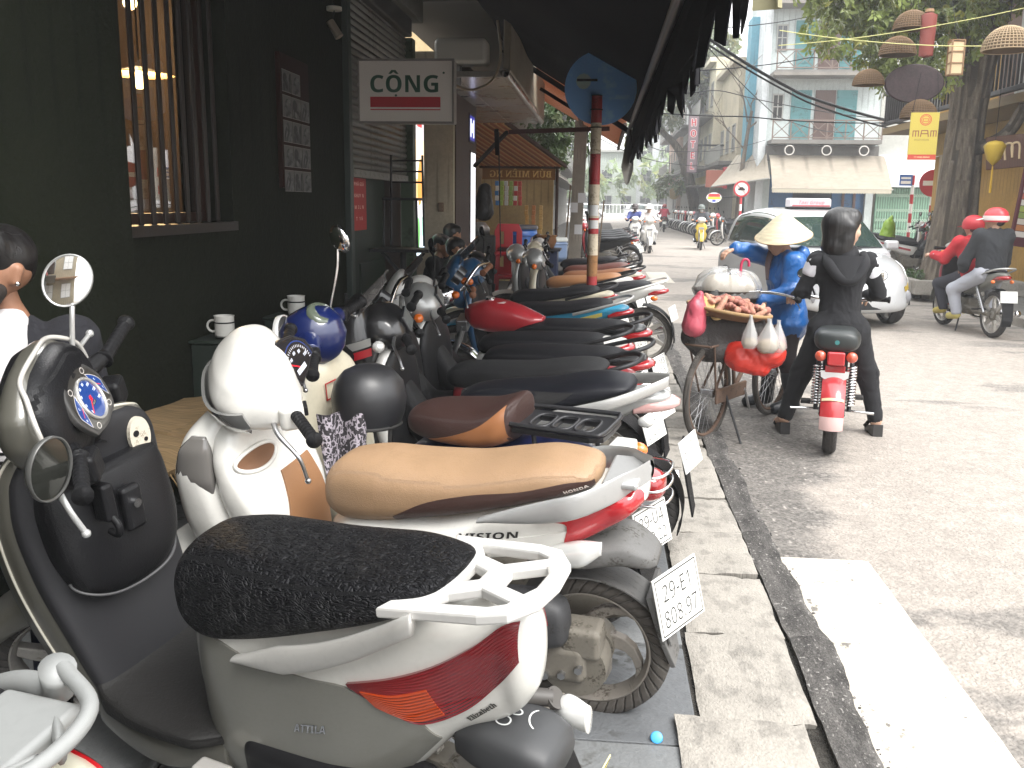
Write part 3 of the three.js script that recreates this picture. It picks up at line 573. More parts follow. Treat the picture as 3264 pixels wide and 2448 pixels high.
function plateTex(lines,bg='#e9e9e4',ink='#23211f'){
return canvasTex(256,200,(x)=>{x.fillStyle=bg;x.fillRect(0,0,256,200);x.strokeStyle=ink;x.lineWidth=5;x.strokeRect(8,8,240,184);x.fillStyle=ink;x.textAlign='center';lines.forEach((s,i)=>{x.font='76px "DejaVu Sans", sans-serif';x.save();x.translate(128,88+i*84);const w=x.measureText(s).width;x.scale(Math.min(0.95,205/w),1);x.fillText(s,0,0);x.restore();});});
}
function plate(B,p,tilt,lines,o={}){
const w=o.w??0.19,h=o.h??0.14,put=(g)=>{g.rotateZ(o.roll??0);g.rotateX(-tilt);g.rotateY(-Math.PI/2 -(o.yaw??0));return g.translate(...p);};
const b=B.add('licence_plate',put(new RoundedBoxGeometry(w,h,0.004,2,0.0018)),o.back??mat([0.6,0.6,0.58],0.5));
const f=new THREE.PlaneGeometry(w-0.004,h-0.004).translate(0,0,0.0032);f.userData.uvDone=true;
B.add('plate_face',put(f),new THREE.MeshStandardMaterial({map:plateTex(lines,o.bg,o.ink),roughness:0.5}),undefined,b);
return b;
}
T.wrinkle=texture(1024,(u,v)=>{const wx=u+0.05*fbm(u*5,v*5,16,3,21),wy=v+0.10*fbm(u*7,v*7,16,3,24);const a=vn(wx*14,wy*54,64,28),b=vn(wx*26,wy*90,128,29);const r=1-Math.abs(2*a-1),s=1-Math.abs(2*b-1);return 0.75*(1-r**5)+ 0.25*(1-s**4);},false);
const gaugeTex=canvasTex(768,512,(x)=>{
x.fillStyle='#34322f';x.fillRect(0,0,768,512);
x.fillStyle='#1c3c7c';x.strokeStyle='#b9b4ae';x.lineWidth=8;x.font='bold 30px sans-serif';
for(const s of[-1,1]){x.beginPath();x.moveTo(384+s*190,110);x.quadraticCurveTo(384+s*330,180,384+s*350,270);x.lineTo(384+s*300,400);x.quadraticCurveTo(384+s*230,300,384+s*190,110);x.closePath();x.fillStyle='#1c3c7c';x.fill();x.stroke();x.fillStyle='#e6ecf6';x.fillText(s<0?'C':'E',384+s*270-10,220);x.fillText(s<0?'H':'F',384+s*300-10,330);x.strokeStyle='#e23b3b';x.beginPath();x.moveTo(384+s*225,230);x.lineTo(384+s*300,290);x.stroke();x.strokeStyle='#b9b4ae';x.fillStyle='#3a3836';for(const y of[70,440]){x.beginPath();x.ellipse(384+s*200,y,36,24,0,0,7);x.fill();x.stroke();}}
x.save();x.translate(384,262);x.beginPath();x.ellipse(0,0,196,178,0,0,7);x.fillStyle='#1c3c7c';x.fill();x.lineWidth=10;x.stroke();x.clip();
x.font='bold 36px sans-serif';x.fillStyle='#e6ecf6';x.textAlign='center';x.textBaseline='middle';
for(let i=0;i<=7;i++){const a=(150+i*34)*D2R;x.fillText(String(i*20),Math.cos(a)*148,Math.sin(a)*134);}
for(let i=0;i<=35;i++){const a=(150+i*6.8)*D2R;x.strokeStyle=i>26?'#e05a5a':'#dfe6f2';x.lineWidth=3;x.beginPath();x.moveTo(Math.cos(a)*176,Math.sin(a)*160);x.lineTo(Math.cos(a)*188,Math.sin(a)*172);x.stroke();}
x.fillStyle='#111';x.fillRect(-46,30,92,28);x.fillStyle='#ddd';x.font='24px monospace';x.fillText('04127',0,45);
x.strokeStyle='#e2392f';x.lineWidth=14;x.beginPath();x.moveTo(30,-20);x.lineTo(-128,88);x.stroke();x.fillStyle='#d23';x.beginPath();x.arc(0,0,26,0,7);x.fill();x.restore();
});
{
const B=bike('silver_scooter','foreground silver scooter with wrinkled black seat and white rear rack','scooter',{x:-0.897,z:-2.197,yaw:158.5,lean:-9,steer:37,group:'scooters parked along the pavement'});
const cream=paint([0.54,0.53,0.495],{map:rep(T.scratch,2)}),silver=new THREE.MeshPhysicalMaterial({color:lin(0.2,0.196,0.172),metalness:0.3,roughness:0.38,clearcoat:0.7,clearcoatRoughness:0.1,map:rep(T.scratch,2.2)});
const darkSilver=new THREE.MeshPhysicalMaterial({color:lin(0.10,0.096,0.08),metalness:0.3,roughness:0.35,clearcoat:0.8,map:rep(T.scratch,2)});
const blk=soft([0.0065,0.0065,0.0075],0.42,{map:rep(T.scratch,3),bumpMap:rep(T.fine,4),bumpScale:0.0006}),grey=soft([0.018,0.018,0.02],0.48,{map:rep(T.scratch,3)});
const R=shell([[0.02,0.26,0.60,0.09,2.6,0.8,0.9],[-0.08,0.11,0.66,0.165,2.8,0.8,0.9],[-0.22,0.07,0.69,0.2,3,0.75,0.8],[-0.40,0.10,0.715,0.205,3,0.72,0.75],[-0.58,0.27,0.74,0.18,2.8,0.75,0.7],[-0.72,0.42,0.755,0.145,2.6,0.8,0.65],[-0.83,0.48,0.76,0.1,2.4,0.9,0.55],[-0.89,0.56,0.755,0.055,2.2],[-0.905,0.63,0.74,0.02,2]]);
B.add('body_panel',R.geo(60,48),cream,'cream upper tail panel');
for(const s of[-1,1]){
const sp=B.add('side_panel',patch(R,[[-0.03,0.545],[-0.12,0.565],[-0.25,0.545],[-0.38,0.542],[-0.498,0.545],[-0.60,0.505],[-0.668,0.475]],[[-0.04,0.34],[-0.1,0.15],[-0.25,0.1],[-0.38,0.13],[-0.50,0.21],[-0.60,0.32],[-0.69,0.425]],s,0.006,40,14,0.006),silver,'scuffed silver side panel');
B.add('tail_light',patch(R,[[-0.50,0.558],[-0.60,0.588],[-0.70,0.632],[-0.79,0.69],[-0.845,0.735],[-0.88,0.745]],[[-0.505,0.552],[-0.59,0.512],[-0.668,0.482],[-0.76,0.525],[-0.835,0.60],[-0.885,0.665]],s,0.009,36,12,0.012),new THREE.MeshPhysicalMaterial({color:lin(0.21,0.008,0.014),roughness:0.1,clearcoat:1,bumpMap:rep(T.ridge??=texture(256,(u,v)=>0.5+0.5*Math.cos(v*2*Math.PI*16),false),1,1),bumpScale:0.004}),'dark red wraparound tail light');
B.add('turn_lens',patch(R,[[-0.535,0.548],[-0.61,0.552],[-0.69,0.58]],[[-0.57,0.515],[-0.655,0.492],[-0.72,0.515]],s,0.0115,16,6,0.008),new THREE.MeshPhysicalMaterial({color:lin(0.5,0.055,0.008),roughness:0.14,clearcoat:1,bumpMap:rep(T.ridge,1,0.6),bumpScale:0.005}),'orange section of the tail light');
const rail=[];for(let i=0;i<=14;i++){const q=i/14,x=lerp(-0.20,-0.70,q),y=lerp(0.555,0.765,q)- 0.035*Math.sin(q*Math.PI),hh=0.006+0.036*Math.min(1,q*3.5)*lerp(1,0.55,q),zz=Math.max(R.z(x,Math.min(y,0.60))+ 0.012,0.165),ring=[];for(let k=0;k<14;k++){const a=k/14*2*Math.PI;ring.push(V(x,y+hh*Math.sin(a),s*(zz*lerp(1,0.98,q)+ 0.014*Math.cos(a))));}rail.push(ring);}
B.add('grab_rail',loft(rail),mat([0.5,0.49,0.465],0.4,{metalness:0.35,map:rep(T.scratch,2)}),'worn silver grab rail');
}
{
const o=[[-0.625,0.158],[-0.72,0.15],[-0.84,0.142],[-0.895,0.125],[-0.935,0.075],[-0.945,0],[-0.935,-0.075],[-0.895,-0.125],[-0.84,-0.142],[-0.72,-0.15],[-0.625,-0.158],[-0.64,-0.12],[-0.70,-0.08],[-0.715,0],[-0.70,0.08],[-0.64,0.12]];
const h=[[[-0.70,0.128],[-0.85,0.118],[-0.885,0.1],[-0.89,0.085],[-0.80,0.045],[-0.735,0.075]],[[-0.70,-0.128],[-0.735,-0.075],[-0.80,-0.045],[-0.89,-0.085],[-0.885,-0.1],[-0.85,-0.118]],[[-0.732,0.045],[-0.782,0.02],[-0.782,-0.02],[-0.732,-0.045]],[[-0.825,0.03],[-0.9,0.062],[-0.918,0.03],[-0.918,-0.03],[-0.9,-0.062],[-0.825,-0.03]]];
const g=extrude(o,0.014,0.006,h);g.rotateX(Math.PI/2);
g.translate(0,0.79,0);{const p=g.attributes.position;for(let i=0;i<p.count;i++)p.setY(i,p.getY(i)+ 0.12*(-p.getX(i)- 0.70));g.computeVertexNormals();}
B.add('rack',g,mat([0.6,0.59,0.57],0.4,{metalness:0.2,map:rep(T.scratch,2)}),'white-silver rear rack with cut-outs');
}
const S=shell([[0.045,0.555,0.65,0.055,2.2],[0.02,0.525,0.735,0.11,2.5],[-0.05,0.52,0.785,0.15,2.8,0.82],[-0.18,0.555,0.80,0.172,3,0.84],[-0.32,0.605,0.80,0.177,3,0.85],[-0.46,0.66,0.808,0.175,3,0.85],[-0.58,0.705,0.82,0.16,3,0.86],[-0.67,0.745,0.818,0.132,2.8,0.88],[-0.715,0.77,0.81,0.085,2.4],[-0.725,0.782,0.80,0.04,2]]);
B.add('seat',S.geo(70,56),soft([0.006,0.006,0.0075],0.5,{bumpMap:rep(T.wrinkle,4.6),bumpScale:0.011}),'black seat in a wrinkled cover');
const Fl=shell([[-0.1,0.26,0.30,0.15,4],[-0.03,0.26,0.312,0.205,4],[0.12,0.26,0.325,0.212,4],[0.25,0.26,0.35,0.2,4],[0.33,0.3,0.42,0.16,3]]);
B.add('floor_board',Fl.geo(30,40),soft([0.011,0.0105,0.01],0.6,{map:rep(T.scratch,5),bumpMap:rep(T.grain,5),bumpScale:0.003}),'scratched black foot board');
B.add('under_cowl',shell([[-0.1,0.16,0.29,0.15,3],[0.1,0.14,0.285,0.2,3],[0.3,0.17,0.33,0.18,3],[0.42,0.22,0.42,0.1,3]]).geo(24,32),darkSilver,'dark silver lower cowl');
const L=shell([[0.235,0.24,0.40,0.165,3.4],[0.34,0.27,0.47,0.185,3.4],[0.50,0.315,0.54,0.205,3.4],[0.65,0.35,0.56,0.222,3.2],[0.80,0.365,0.54,0.232,3.2],[0.90,0.36,0.49,0.226,3],[0.97,0.352,0.44,0.195,3],[1.005,0.352,0.40,0.14,2.6],[1.015,0.36,0.38,0.06,2]],true);
B.add('leg_shield',L.geo(46,48),darkSilver,'silver outer leg shield');
const Li=shell([[0.245,0.225,0.30,0.158,3.4],[0.34,0.255,0.33,0.178,3.4],[0.50,0.302,0.38,0.197,3.4],[0.65,0.338,0.42,0.214,3.2],[0.80,0.353,0.43,0.224,3.2],[0.90,0.347,0.42,0.217,3],[0.965,0.34,0.40,0.186,3],[0.998,0.345,0.385,0.13,2.6],[1.006,0.355,0.37,0.05,2]],true);
B.add('inner_shield',Li.geo(46,48),grey,'dark grey inner leg shield');
B.add('trim_strip',tube([...[0.26,0.34,0.5,0.65,0.8,0.9,0.965].map((y)=>V(L.ring(y,4)[2].x-0.0,y,-hermite(L.rows,y)[3]- 0.001)),V(0.362,1.0,-0.14),V(0.366,1.014,-0.05),V(0.366,1.014,0.05),V(0.362,1.0,0.14),...[0.965,0.9,0.8,0.65,0.5,0.34,0.26].map((y)=>V(L.ring(y,4)[2].x,y,hermite(L.rows,y)[3]+ 0.001))],0.004,8,120),mat([0.42,0.4,0.34],0.4),'pale edge strip of the leg shield');
const Gb=shell([[0.545,0.30,0.36,0.06,2.2],[0.57,0.275,0.37,0.12,2.8],[0.63,0.262,0.38,0.165,3.2],[0.72,0.268,0.40,0.185,3.4],[0.82,0.285,0.42,0.188,3.4],[0.875,0.30,0.42,0.18,3.4],[0.893,0.325,0.41,0.165,3]],true);
B.add('glove_box',Gb.geo(36,48),blk,'black bulging glove box');
const seam=[];for(let i=0;i<=20;i++){const a=Math.PI*(i/20-0.5),zz=0.17*Math.sin(a),y=0.60+0.07*(1-Math.cos(a));seam.push(V(0.262+0.055*Math.sin(a)**4,y-0.035,zz));}
B.add('box_seam',tube(seam,0.004,6,40),mat([0.06,0.06,0.062],0.35));
const latch=B.add('box_latch',new RoundedBoxGeometry(0.03,0.12,0.06,3,0.012).translate(0.262,0.775,0.01),blk);
B.add('lock',cyl(0.012,0.012,0.02,16).rotateZ(Math.PI/2).translate(0.246,0.79,0.01),M.chrome,undefined,latch);
B.add('bag_hook',merge(new RoundedBoxGeometry(0.05,0.10,0.035,3,0.01).translate(0.25,0.83,-0.075),tube([[0.24,0.8,-0.075],[0.215,0.77,-0.075],[0.222,0.745,-0.075],[0.25,0.75,-0.075]],0.009,10,20)),blk);
const kp=B.add('key_lock',at(cyl(0.042,0.042,0.012,28).scale(1.25,1,0.8),0.337,0.915,0.135,0,0,Math.PI/2),mat([0.5,0.46,0.38],0.4,{map:rep(T.dirt,8)}),'ivory key lock plate');
B.add('key_hole',merge(at(cyl(0.009,0.009,0.014,14),0.336,0.925,0.122,0,0,Math.PI/2),at(cyl(0.006,0.006,0.014,14),0.336,0.9,0.15,0,0,Math.PI/2)),M.black,undefined,kp);
B.add('column_cover',merge(tube([[0.37,0.9,0],[0.405,0.93,0],[0.39,0.98,0]],0.06,20,10)),blk);
const Co=shell([[0.915,0.41,0.44,0.09,2.4],[0.935,0.37,0.46,0.16,2.6],[0.975,0.35,0.485,0.2,2.6],[1.03,0.345,0.495,0.215,2.6],[1.09,0.35,0.485,0.205,2.6],[1.13,0.365,0.465,0.165,2.5],[1.16,0.385,0.445,0.11,2.4],[1.175,0.40,0.43,0.05,2]],true);
B.front('cowl',Co.geo(40,48).translate(0.03,0.03,0),darkSilver,'silver handlebar cowl');  // darker copy of the silver, shade of the wall-facing side put into the colour
const Ci=shell([[0.80,0.37,0.46,0.07,2.4],[0.85,0.335,0.46,0.10,2.8],[0.90,0.315,0.46,0.14,2.8],[0.95,0.30,0.46,0.175,3],[1.02,0.298,0.46,0.195,3],[1.09,0.31,0.46,0.185,3],[1.13,0.33,0.46,0.15,2.8],[1.155,0.355,0.45,0.10,2.4],[1.168,0.39,0.44,0.045,2]],true);
B.front('cowl_face',Ci.geo(40,48).translate(0.042,0.03,0),blk,'black inner face of the handlebar');
const rim=[];for(const[y,,,w]of[[0.935,0,0,0.162],[0.975,0,0,0.202],[1.03,0,0,0.217],[1.09,0,0,0.207],[1.13,0,0,0.167],[1.16,0,0,0.112]])rim.push([y,w]);
const xr=(y)=>hermite(Co.rows,y)[1]+ 0.045;
B.front('cowl_trim',tube([...rim.map(([y,w])=>V(xr(y),y+0.03,-w)),V(xr(1.17)- 0.02,1.209,0),...rim.slice().reverse().map(([y,w])=>V(xr(y),y+0.03,w))],0.0065,10,80),mat([0.62,0.6,0.56],0.25,{metalness:0.4}),'bright rim of the cowl');
{
const N=V(-0.93,0.36,0).normalize(),q=new THREE.Quaternion().setFromRotationMatrix(M4().makeBasis(V(0,0,1),V(0.36,0.93,0).normalize(),N));
const put=(g)=>{g.scale(0.86,0.86,1);g.applyQuaternion(q);return g.translate(0.332,1.065,-0.01);};
const o=[[-0.1,-0.072],[-0.03,-0.085],[0.03,-0.085],[0.1,-0.072],[0.135,0.0],[0.1,0.068],[0.035,0.09],[-0.035,0.09],[-0.1,0.068],[-0.135,0.0]];
const sm=new THREE.Shape(new THREE.SplineCurve([...o,o[0]].map((p)=>new THREE.Vector2(...p))).getPoints(60));
const bez=B.front('gauge',put(extrude(sm,0.008,0.004).translate(0,0,-0.012)),mat([0.06,0.058,0.056],0.4,{metalness:0.3}),'speedometer cluster');
const f=new THREE.ShapeGeometry(new THREE.Shape(new THREE.SplineCurve([...o,o[0]].map((p)=>new THREE.Vector2(p[0]*0.9,p[1]*0.92))).getPoints(60)));{const p=f.attributes.position,u=f.attributes.uv;for(let i=0;i<p.count;i++)u.setXY(i,p.getX(i)/0.26+0.5,p.getY(i)/0.173+0.5);}
f.userData.uvDone=true;const ff=put(f.translate(0,0,0.0015));ff.userData.uvDone=true;
B.front('dial_face',ff,new THREE.MeshPhysicalMaterial({map:gaugeTex,roughness:0.3,clearcoat:1,clearcoatRoughness:0.02}),'blue dial with red needle',bez);
B.front('dial_ring',put(at(new THREE.TorusGeometry(0.069,0.0055,10,48).scale(1.0,0.9,1),0,-0.003,0.003)),mat([0.5,0.49,0.47],0.25,{metalness:0.6}),undefined,bez);
}
B.front('switch_pod',new RoundedBoxGeometry(0.06,0.075,0.075,3,0.015).translate(0.335,0.985,0.165),blk);
B.front('switch_pod',new RoundedBoxGeometry(0.06,0.075,0.075,3,0.015).translate(0.335,0.965,-0.165),blk);
B.front('handlebar',tube([[0.42,1.03,0.08],[0.37,1.065,0.16],[0.335,1.075,0.21]],[0.03,0.026,0.02],12,12),blk);B.front('handlebar',tube([[0.42,1.0,-0.08],[0.37,1.0,-0.14],[0.335,1.0,-0.2]],[0.03,0.026,0.02],12,12),blk);
B.front('grip',gripGeo(V(0.34,1.07,0.19),V(0.305,1.095,0.375),0.0185),M.black);
B.front('grip',gripGeo(V(0.34,1.0,-0.18),V(0.29,1.0,-0.36),0.0185),M.black);
B.front('brake_lever',lever([[0.40,1.0,-0.15],[0.40,0.965,-0.21],[0.375,0.91,-0.255],[0.355,0.835,-0.262]],0.0075),mat([0.62,0.62,0.61],0.3,{metalness:0.5}));
B.front('brake_lever',lever([[0.43,1.06,0.17],[0.43,1.07,0.26],[0.41,1.08,0.36]],0.0075),mat([0.62,0.62,0.61],0.3,{metalness:0.5}));
mirror(B,V(0.40,1.12,0.17),V(0.375,1.29,0.235),V(-0.13,0.38,-0.915),0.06,0.072,mat([0.45,0.45,0.44],0.3,{metalness:0.5}),M.black);
mirror(B,V(0.42,0.98,-0.15),V(0.36,1.05,-0.30),V(-0.75,-0.1,-0.35),0.068,0.078,mat([0.12,0.12,0.115],0.35,{metalness:0.4}),M.black,new THREE.MeshPhysicalMaterial({color:lin(0.02,0.021,0.018),roughness:0.12,clearcoat:0.6}));
wheel(B,true,0.62,0.235,0.09,'alloy');wheel(B,false,-0.62,0.235,0.1,'alloy');
B.front('front_fender',shell([[0.36,0.36,0.42,0.05,2.4],[0.45,0.4,0.5,0.075,2.6],[0.62,0.42,0.52,0.08,2.6],[0.78,0.36,0.46,0.075,2.6],[0.87,0.27,0.36,0.05,2.4]]).geo(24,24),darkSilver);
B.front('fork',merge(bar(V(0.5,0.62,0.075),V(0.62,0.235,0.075),0.022),bar(V(0.5,0.62,-0.075),V(0.62,0.235,-0.075),0.022),bx(0.46,0.54,0.58,0.66,-0.09,0.09,0.01)),M.engine);
const fl=shell([[-0.71,0.36,0.45,0.065,3],[-0.78,0.345,0.47,0.085,3],[-0.87,0.345,0.462,0.088,3],[-0.93,0.36,0.44,0.075,2.8],[-0.945,0.375,0.42,0.05,2]]);
B.add('rear_bracket',fl.geo(24,32),mat([0.035,0.036,0.038],0.5,{map:rep(T.scratch,4)}),'black plate bracket with a chalk scribble');
{const x=canvasTex(256,256,(c)=>{c.clearRect(0,0,256,256);c.strokeStyle='#c9cbc9';c.lineWidth=7;c.lineCap='round';c.beginPath();c.moveTo(120,60);c.bezierCurveTo(40,40,40,120,110,110);c.bezierCurveTo(170,100,130,40,100,70);c.moveTo(80,130);c.bezierCurveTo(20,210,120,220,120,170);c.bezierCurveTo(120,120,60,140,60,180);c.moveTo(190,20);c.bezierCurveTo(160,60,180,130,215,150);c.stroke();});
const g=sheet((u,v)=>{const px=lerp(-0.765,-0.90,u),zz=lerp(-0.06,0.05,v);const[,a,b,w,e]=hermite(fl.rows,px);const m=(1-Math.abs(zz/w)**e)**(1/e);return V(px,(a+b)/2 +(b-a)/2*m+0.0015,zz);},10,10);g.userData.uvDone=true;
B.add('scribble',g,new THREE.MeshStandardMaterial({map:x,transparent:true,alphaTest:0.4,roughness:0.8,side:THREE.DoubleSide}));}
B.add('mud_flap',slab((u,v)=>V(-0.9-0.1*v,0.38-0.26*v,lerp(-0.085,0.085,u)),4,6,0.01),M.black);
plate(B,[-0.985,0.285,0],-0.35,['29-L9','325.45'],{bg:'#e8dc86',ink:'#5d5a2e',back:mat([0.6,0.55,0.3],0.5)});
B.add('reflector_stalk',merge(bar(V(-0.80,0.47,0.06),V(-0.87,0.455,0.1),0.02,12),at(cyl(0.026,0.026,0.012,20),-0.875,0.453,0.103,0,0,0.9)),mat([0.06,0.055,0.05],0.5));
B.add('turn_signal',shell([[-0.86,0.40,0.43,0.012,2],[-0.90,0.38,0.455,0.03,2],[-0.95,0.37,0.44,0.02,2]]).geo(14,16).translate(0,0,0.12),M.clearLens);
B.add('exhaust',tube([[0.0,0.2,0.12],[-0.3,0.18,0.16],[-0.5,0.24,0.19],[-0.85,0.33,0.19]],[0.02,0.025,0.055,0.055],16,24),M.engine);
B.add('engine',merge(new RoundedBoxGeometry(0.5,0.16,0.14,3,0.04).translate(-0.42,0.25,-0.11),cyl(0.09,0.09,0.1,24).rotateX(Math.PI/2).translate(-0.62,0.235,-0.11)),M.plastic);
B.add('foot_peg',new RoundedBoxGeometry(0.1,0.035,0.05,3,0.012).translate(-0.115,0.245,-0.215),mat([0.55,0.53,0.5],0.35,{metalness:0.5}),'silver folding passenger peg');
B.add('side_stand',tube([[0.0,0.2,-0.12],[-0.08,0.1,-0.16],[-0.14,0.03,-0.2]],0.011,8,12),M.darkMetal);
const bt=canvasTex(512,96,(c)=>{c.clearRect(0,0,512,96);c.font='italic bold 84px sans-serif';c.fillStyle='#fff';c.fillText('ATTILA',20,76);});
{const g=patch(R,[[-0.335,0.418],[-0.50,0.455]],[[-0.335,0.385],[-0.50,0.42]],-1,0.0085,16,2,0.001);B.add('badge',g,new THREE.MeshStandardMaterial({map:bt,color:lin(0.85,0.85,0.86),metalness:1,roughness:0.12,transparent:true,alphaTest:0.5}),'chrome script badge');}
const et=canvasTex(512,96,(c)=>{c.clearRect(0,0,512,96);c.font='italic bold 74px "DejaVu Serif", serif';c.fillStyle='#2e2c28';c.fillText('Elizabeth',30,72);});
{const g=patch(R,[[-0.742,0.492],[-0.835,0.567]],[[-0.757,0.475],[-0.848,0.548]],-1,0.0025,16,2,0.001);B.add('name_script',g,new THREE.MeshStandardMaterial({map:et,transparent:true,alphaTest:0.5,roughness:0.5}));}
}
{
const B=bike('white_scooter','white scooter with smooth tan seat and brown inner panel','scooter',{x:-0.592,z:-2.798,yaw:168.3,lean:-8,steer:35,group:'scooters parked along the pavement'});
const wh=paint([0.72,0.705,0.66],{map:rep(T.scratch,2)}),brn=mat([0.30,0.15,0.068],0.5,{map:rep(T.scratch,2),bumpMap:rep(T.fine,4),bumpScale:0.0008}),sil=mat([0.42,0.42,0.415],0.38,{metalness:0.4,map:rep(T.scratch,2)});
const blk=soft([0.01,0.01,0.011],0.5,{map:rep(T.scratch,4)}),gr=mat([0.11,0.108,0.105],0.65,{map:rep(T.dirt,4)});
const R=shell([[0.20,0.30,0.58,0.07,2.6],[0.12,0.26,0.63,0.145,3],[0.0,0.30,0.66,0.18,3,0.85],[-0.15,0.42,0.665,0.19,3,0.85],[-0.30,0.53,0.70,0.188,2.8,0.85,0.85],[-0.45,0.555,0.745,0.178,2.8,0.85,0.8],[-0.58,0.60,0.785,0.16,2.8,0.88,0.75],[-0.68,0.655,0.80,0.13,2.6,0.9,0.7],[-0.755,0.715,0.80,0.085,2.4],[-0.785,0.75,0.79,0.04,2]]);
B.add('body_panel',R.geo(56,44),wh,'white tail body');
const S=shell([[0.205,0.655,0.72,0.05,2.2],[0.18,0.62,0.765,0.1,2.5],[0.12,0.605,0.80,0.135,2.8,0.85],[0.02,0.615,0.812,0.155,2.9,0.86],[-0.1,0.64,0.808,0.162,2.9,0.87],[-0.25,0.675,0.812,0.162,2.9,0.88],[-0.40,0.715,0.838,0.158,2.9,0.88],[-0.52,0.75,0.858,0.145,2.8,0.88],[-0.60,0.775,0.855,0.122,2.6,0.9],[-0.645,0.79,0.842,0.085,2.4],[-0.655,0.80,0.83,0.04,2]]);
B.add('seat',S.geo(64,52),mat([0.31,0.195,0.112],0.55,{map:rep(T.seatTan??=texture(512,(u,v)=>{const k=1-0.12*(fbm(u*6,v*6,16,4,66)- 0.5)- 0.05*(fbm(u*90,v*90,128,2,67)- 0.5);return[k,k,k*0.99];}),1.4),bumpMap:rep(T.fine,5),bumpScale:0.0007}),'tan seat');
for(const s of[-1,1])B.add('seat_band',patch(S,[[-0.06,0.668],[-0.16,0.725],[-0.30,0.765],[-0.45,0.79],[-0.575,0.82],[-0.648,0.822]],[[-0.065,0.64],[-0.16,0.658],[-0.30,0.692],[-0.45,0.733],[-0.575,0.768],[-0.65,0.795]],s,0.0025,34,8,0.006),mat([0.045,0.018,0.013],0.5,{bumpMap:rep(T.fine,5),bumpScale:0.0006}),'dark brown lower band of the seat');
const tx=(str,font,col,w=512,h=96,sx=1)=>canvasTex(w,h,(c)=>{c.clearRect(0,0,w,h);c.font=font;c.fillStyle=col;c.translate(16,h*0.78);c.scale((w-32)/c.measureText(str).width,1);c.fillText(str,0,0);});
B.add('seat_lettering',patch(S,[[-0.565,0.80],[-0.635,0.817]],[[-0.572,0.783],[-0.64,0.802]],-1,0.0045,10,2,0.0008),new THREE.MeshStandardMaterial({map:tx('HONDA','bold 80px sans-serif','#e9e2da'),transparent:true,alphaTest:0.5}));
B.add('name_script',patch(R,[[-0.25,0.648],[-0.445,0.675]],[[-0.265,0.618],[-0.455,0.645]],-1,0.003,16,2,0.001),new THREE.MeshStandardMaterial({map:tx('VISION','italic bold 84px sans-serif','#2c2a29'),transparent:true,alphaTest:0.5}));
for(const s of[-1,1]){
B.add('side_crease',patch(R,[[-0.10,0.60],[-0.35,0.635],[-0.55,0.672],[-0.64,0.70]],[[-0.10,0.50],[-0.30,0.565],[-0.46,0.585],[-0.56,0.625]],s,0.006,24,8,0.006),wh);
B.add('tail_light',patch(R,[[-0.50,0.712],[-0.60,0.745],[-0.69,0.782],[-0.76,0.793],[-0.782,0.78]],[[-0.505,0.705],[-0.58,0.70],[-0.575,0.625],[-0.68,0.675],[-0.782,0.752]],s,0.008,30,8,0.012),new THREE.MeshPhysicalMaterial({color:lin(0.40,0.012,0.018),roughness:0.15,clearcoat:1}),'red swept tail light');
const rl=[];for(let i=0;i<=16;i++){const q=i/16,x=lerp(-0.335,-0.79,q),y=lerp(0.705,0.835,q**0.9)- 0.012*Math.sin(q*Math.PI),zc=q<0.55?Math.max(R.z(x,0.70),0.165)+ 0.012:lerp(0.178,0.015,((q-0.55)/0.45)**1.8),hh=0.006+0.032*Math.sin(Math.min(1,q*1.6)*Math.PI*0.5)*(q>0.9?0.8:1),R2=[];for(let k=0;k<14;k++){const a=k/14*2*Math.PI;R2.push(V(x+0.01*Math.cos(a)*q,y+hh*Math.sin(a),s*(zc+0.014*Math.cos(a))));}rl.push(R2);}
B.add('grab_rail',loft(rl),sil,'silver winged grab rail');
B.add('turn_signal',shell([[-0.49,0.585,0.61,0.012,2],[-0.54,0.565,0.63,0.03,2.2],[-0.62,0.575,0.655,0.032,2.2],[-0.68,0.62,0.66,0.012,2]]).geo(20,18).translate(0,0,s*0.135),M.clearLens,'clear turn signal with an amber bulb');
}
const gt=B.add('rail_joint',new RoundedBoxGeometry(0.1,0.022,0.2,3,0.01).translate(-0.72,0.815,0),sil);
B.add('tail_bracket',shell([[-0.46,0.53,0.59,0.12,3],[-0.6,0.535,0.62,0.12,3],[-0.72,0.55,0.64,0.1,3],[-0.80,0.545,0.60,0.075,3],[-0.82,0.55,0.585,0.05,2.4]]).geo(24,28),gr,'grey plastic tail bracket');
B.add('rear_fender',slab((u,v)=>{const a=lerp(0.62,2.85,u),rr0=0.262;return V(-0.62-rr0*Math.cos(Math.PI-a)*1.0,0.235+rr0*Math.sin(a),lerp(-0.062,0.062,v));},24,6,0.005),gr,'grey rear hugger');
plate(B,[-0.88,0.448,-0.015],0.22,['29-E1','808.97'],{w:0.205,h:0.185,roll:0.03,yaw:0.5});
B.add('mud_flap',extrude([[-0.085,0],[0.085,0],[0.075,-0.16],[0.045,-0.25],[-0.045,-0.25],[-0.075,-0.16]],0.01,0.003).rotateY(-Math.PI/2).rotateZ(-0.28).translate(-0.80,0.47,0),gr,'dusty mud flap');
wheel(B,false,-0.62,0.245,0.1,'swirl',M.dustyTyre,mat([0.27,0.245,0.215],0.6,{metalness:0.4,map:rep(T.dirt,3)}));
wheel(B,true,0.62,0.235,0.09,'swirl');
const e=B.add('engine',merge(new RoundedBoxGeometry(0.56,0.13,0.1,3,0.03).translate(-0.36,0.26,-0.115),cyl(0.095,0.095,0.09,28).rotateX(Math.PI/2).translate(-0.60,0.245,-0.10),new RoundedBoxGeometry(0.12,0.1,0.1,3,0.02).translate(-0.62,0.33,-0.11)),M.engine,'dusty engine case');
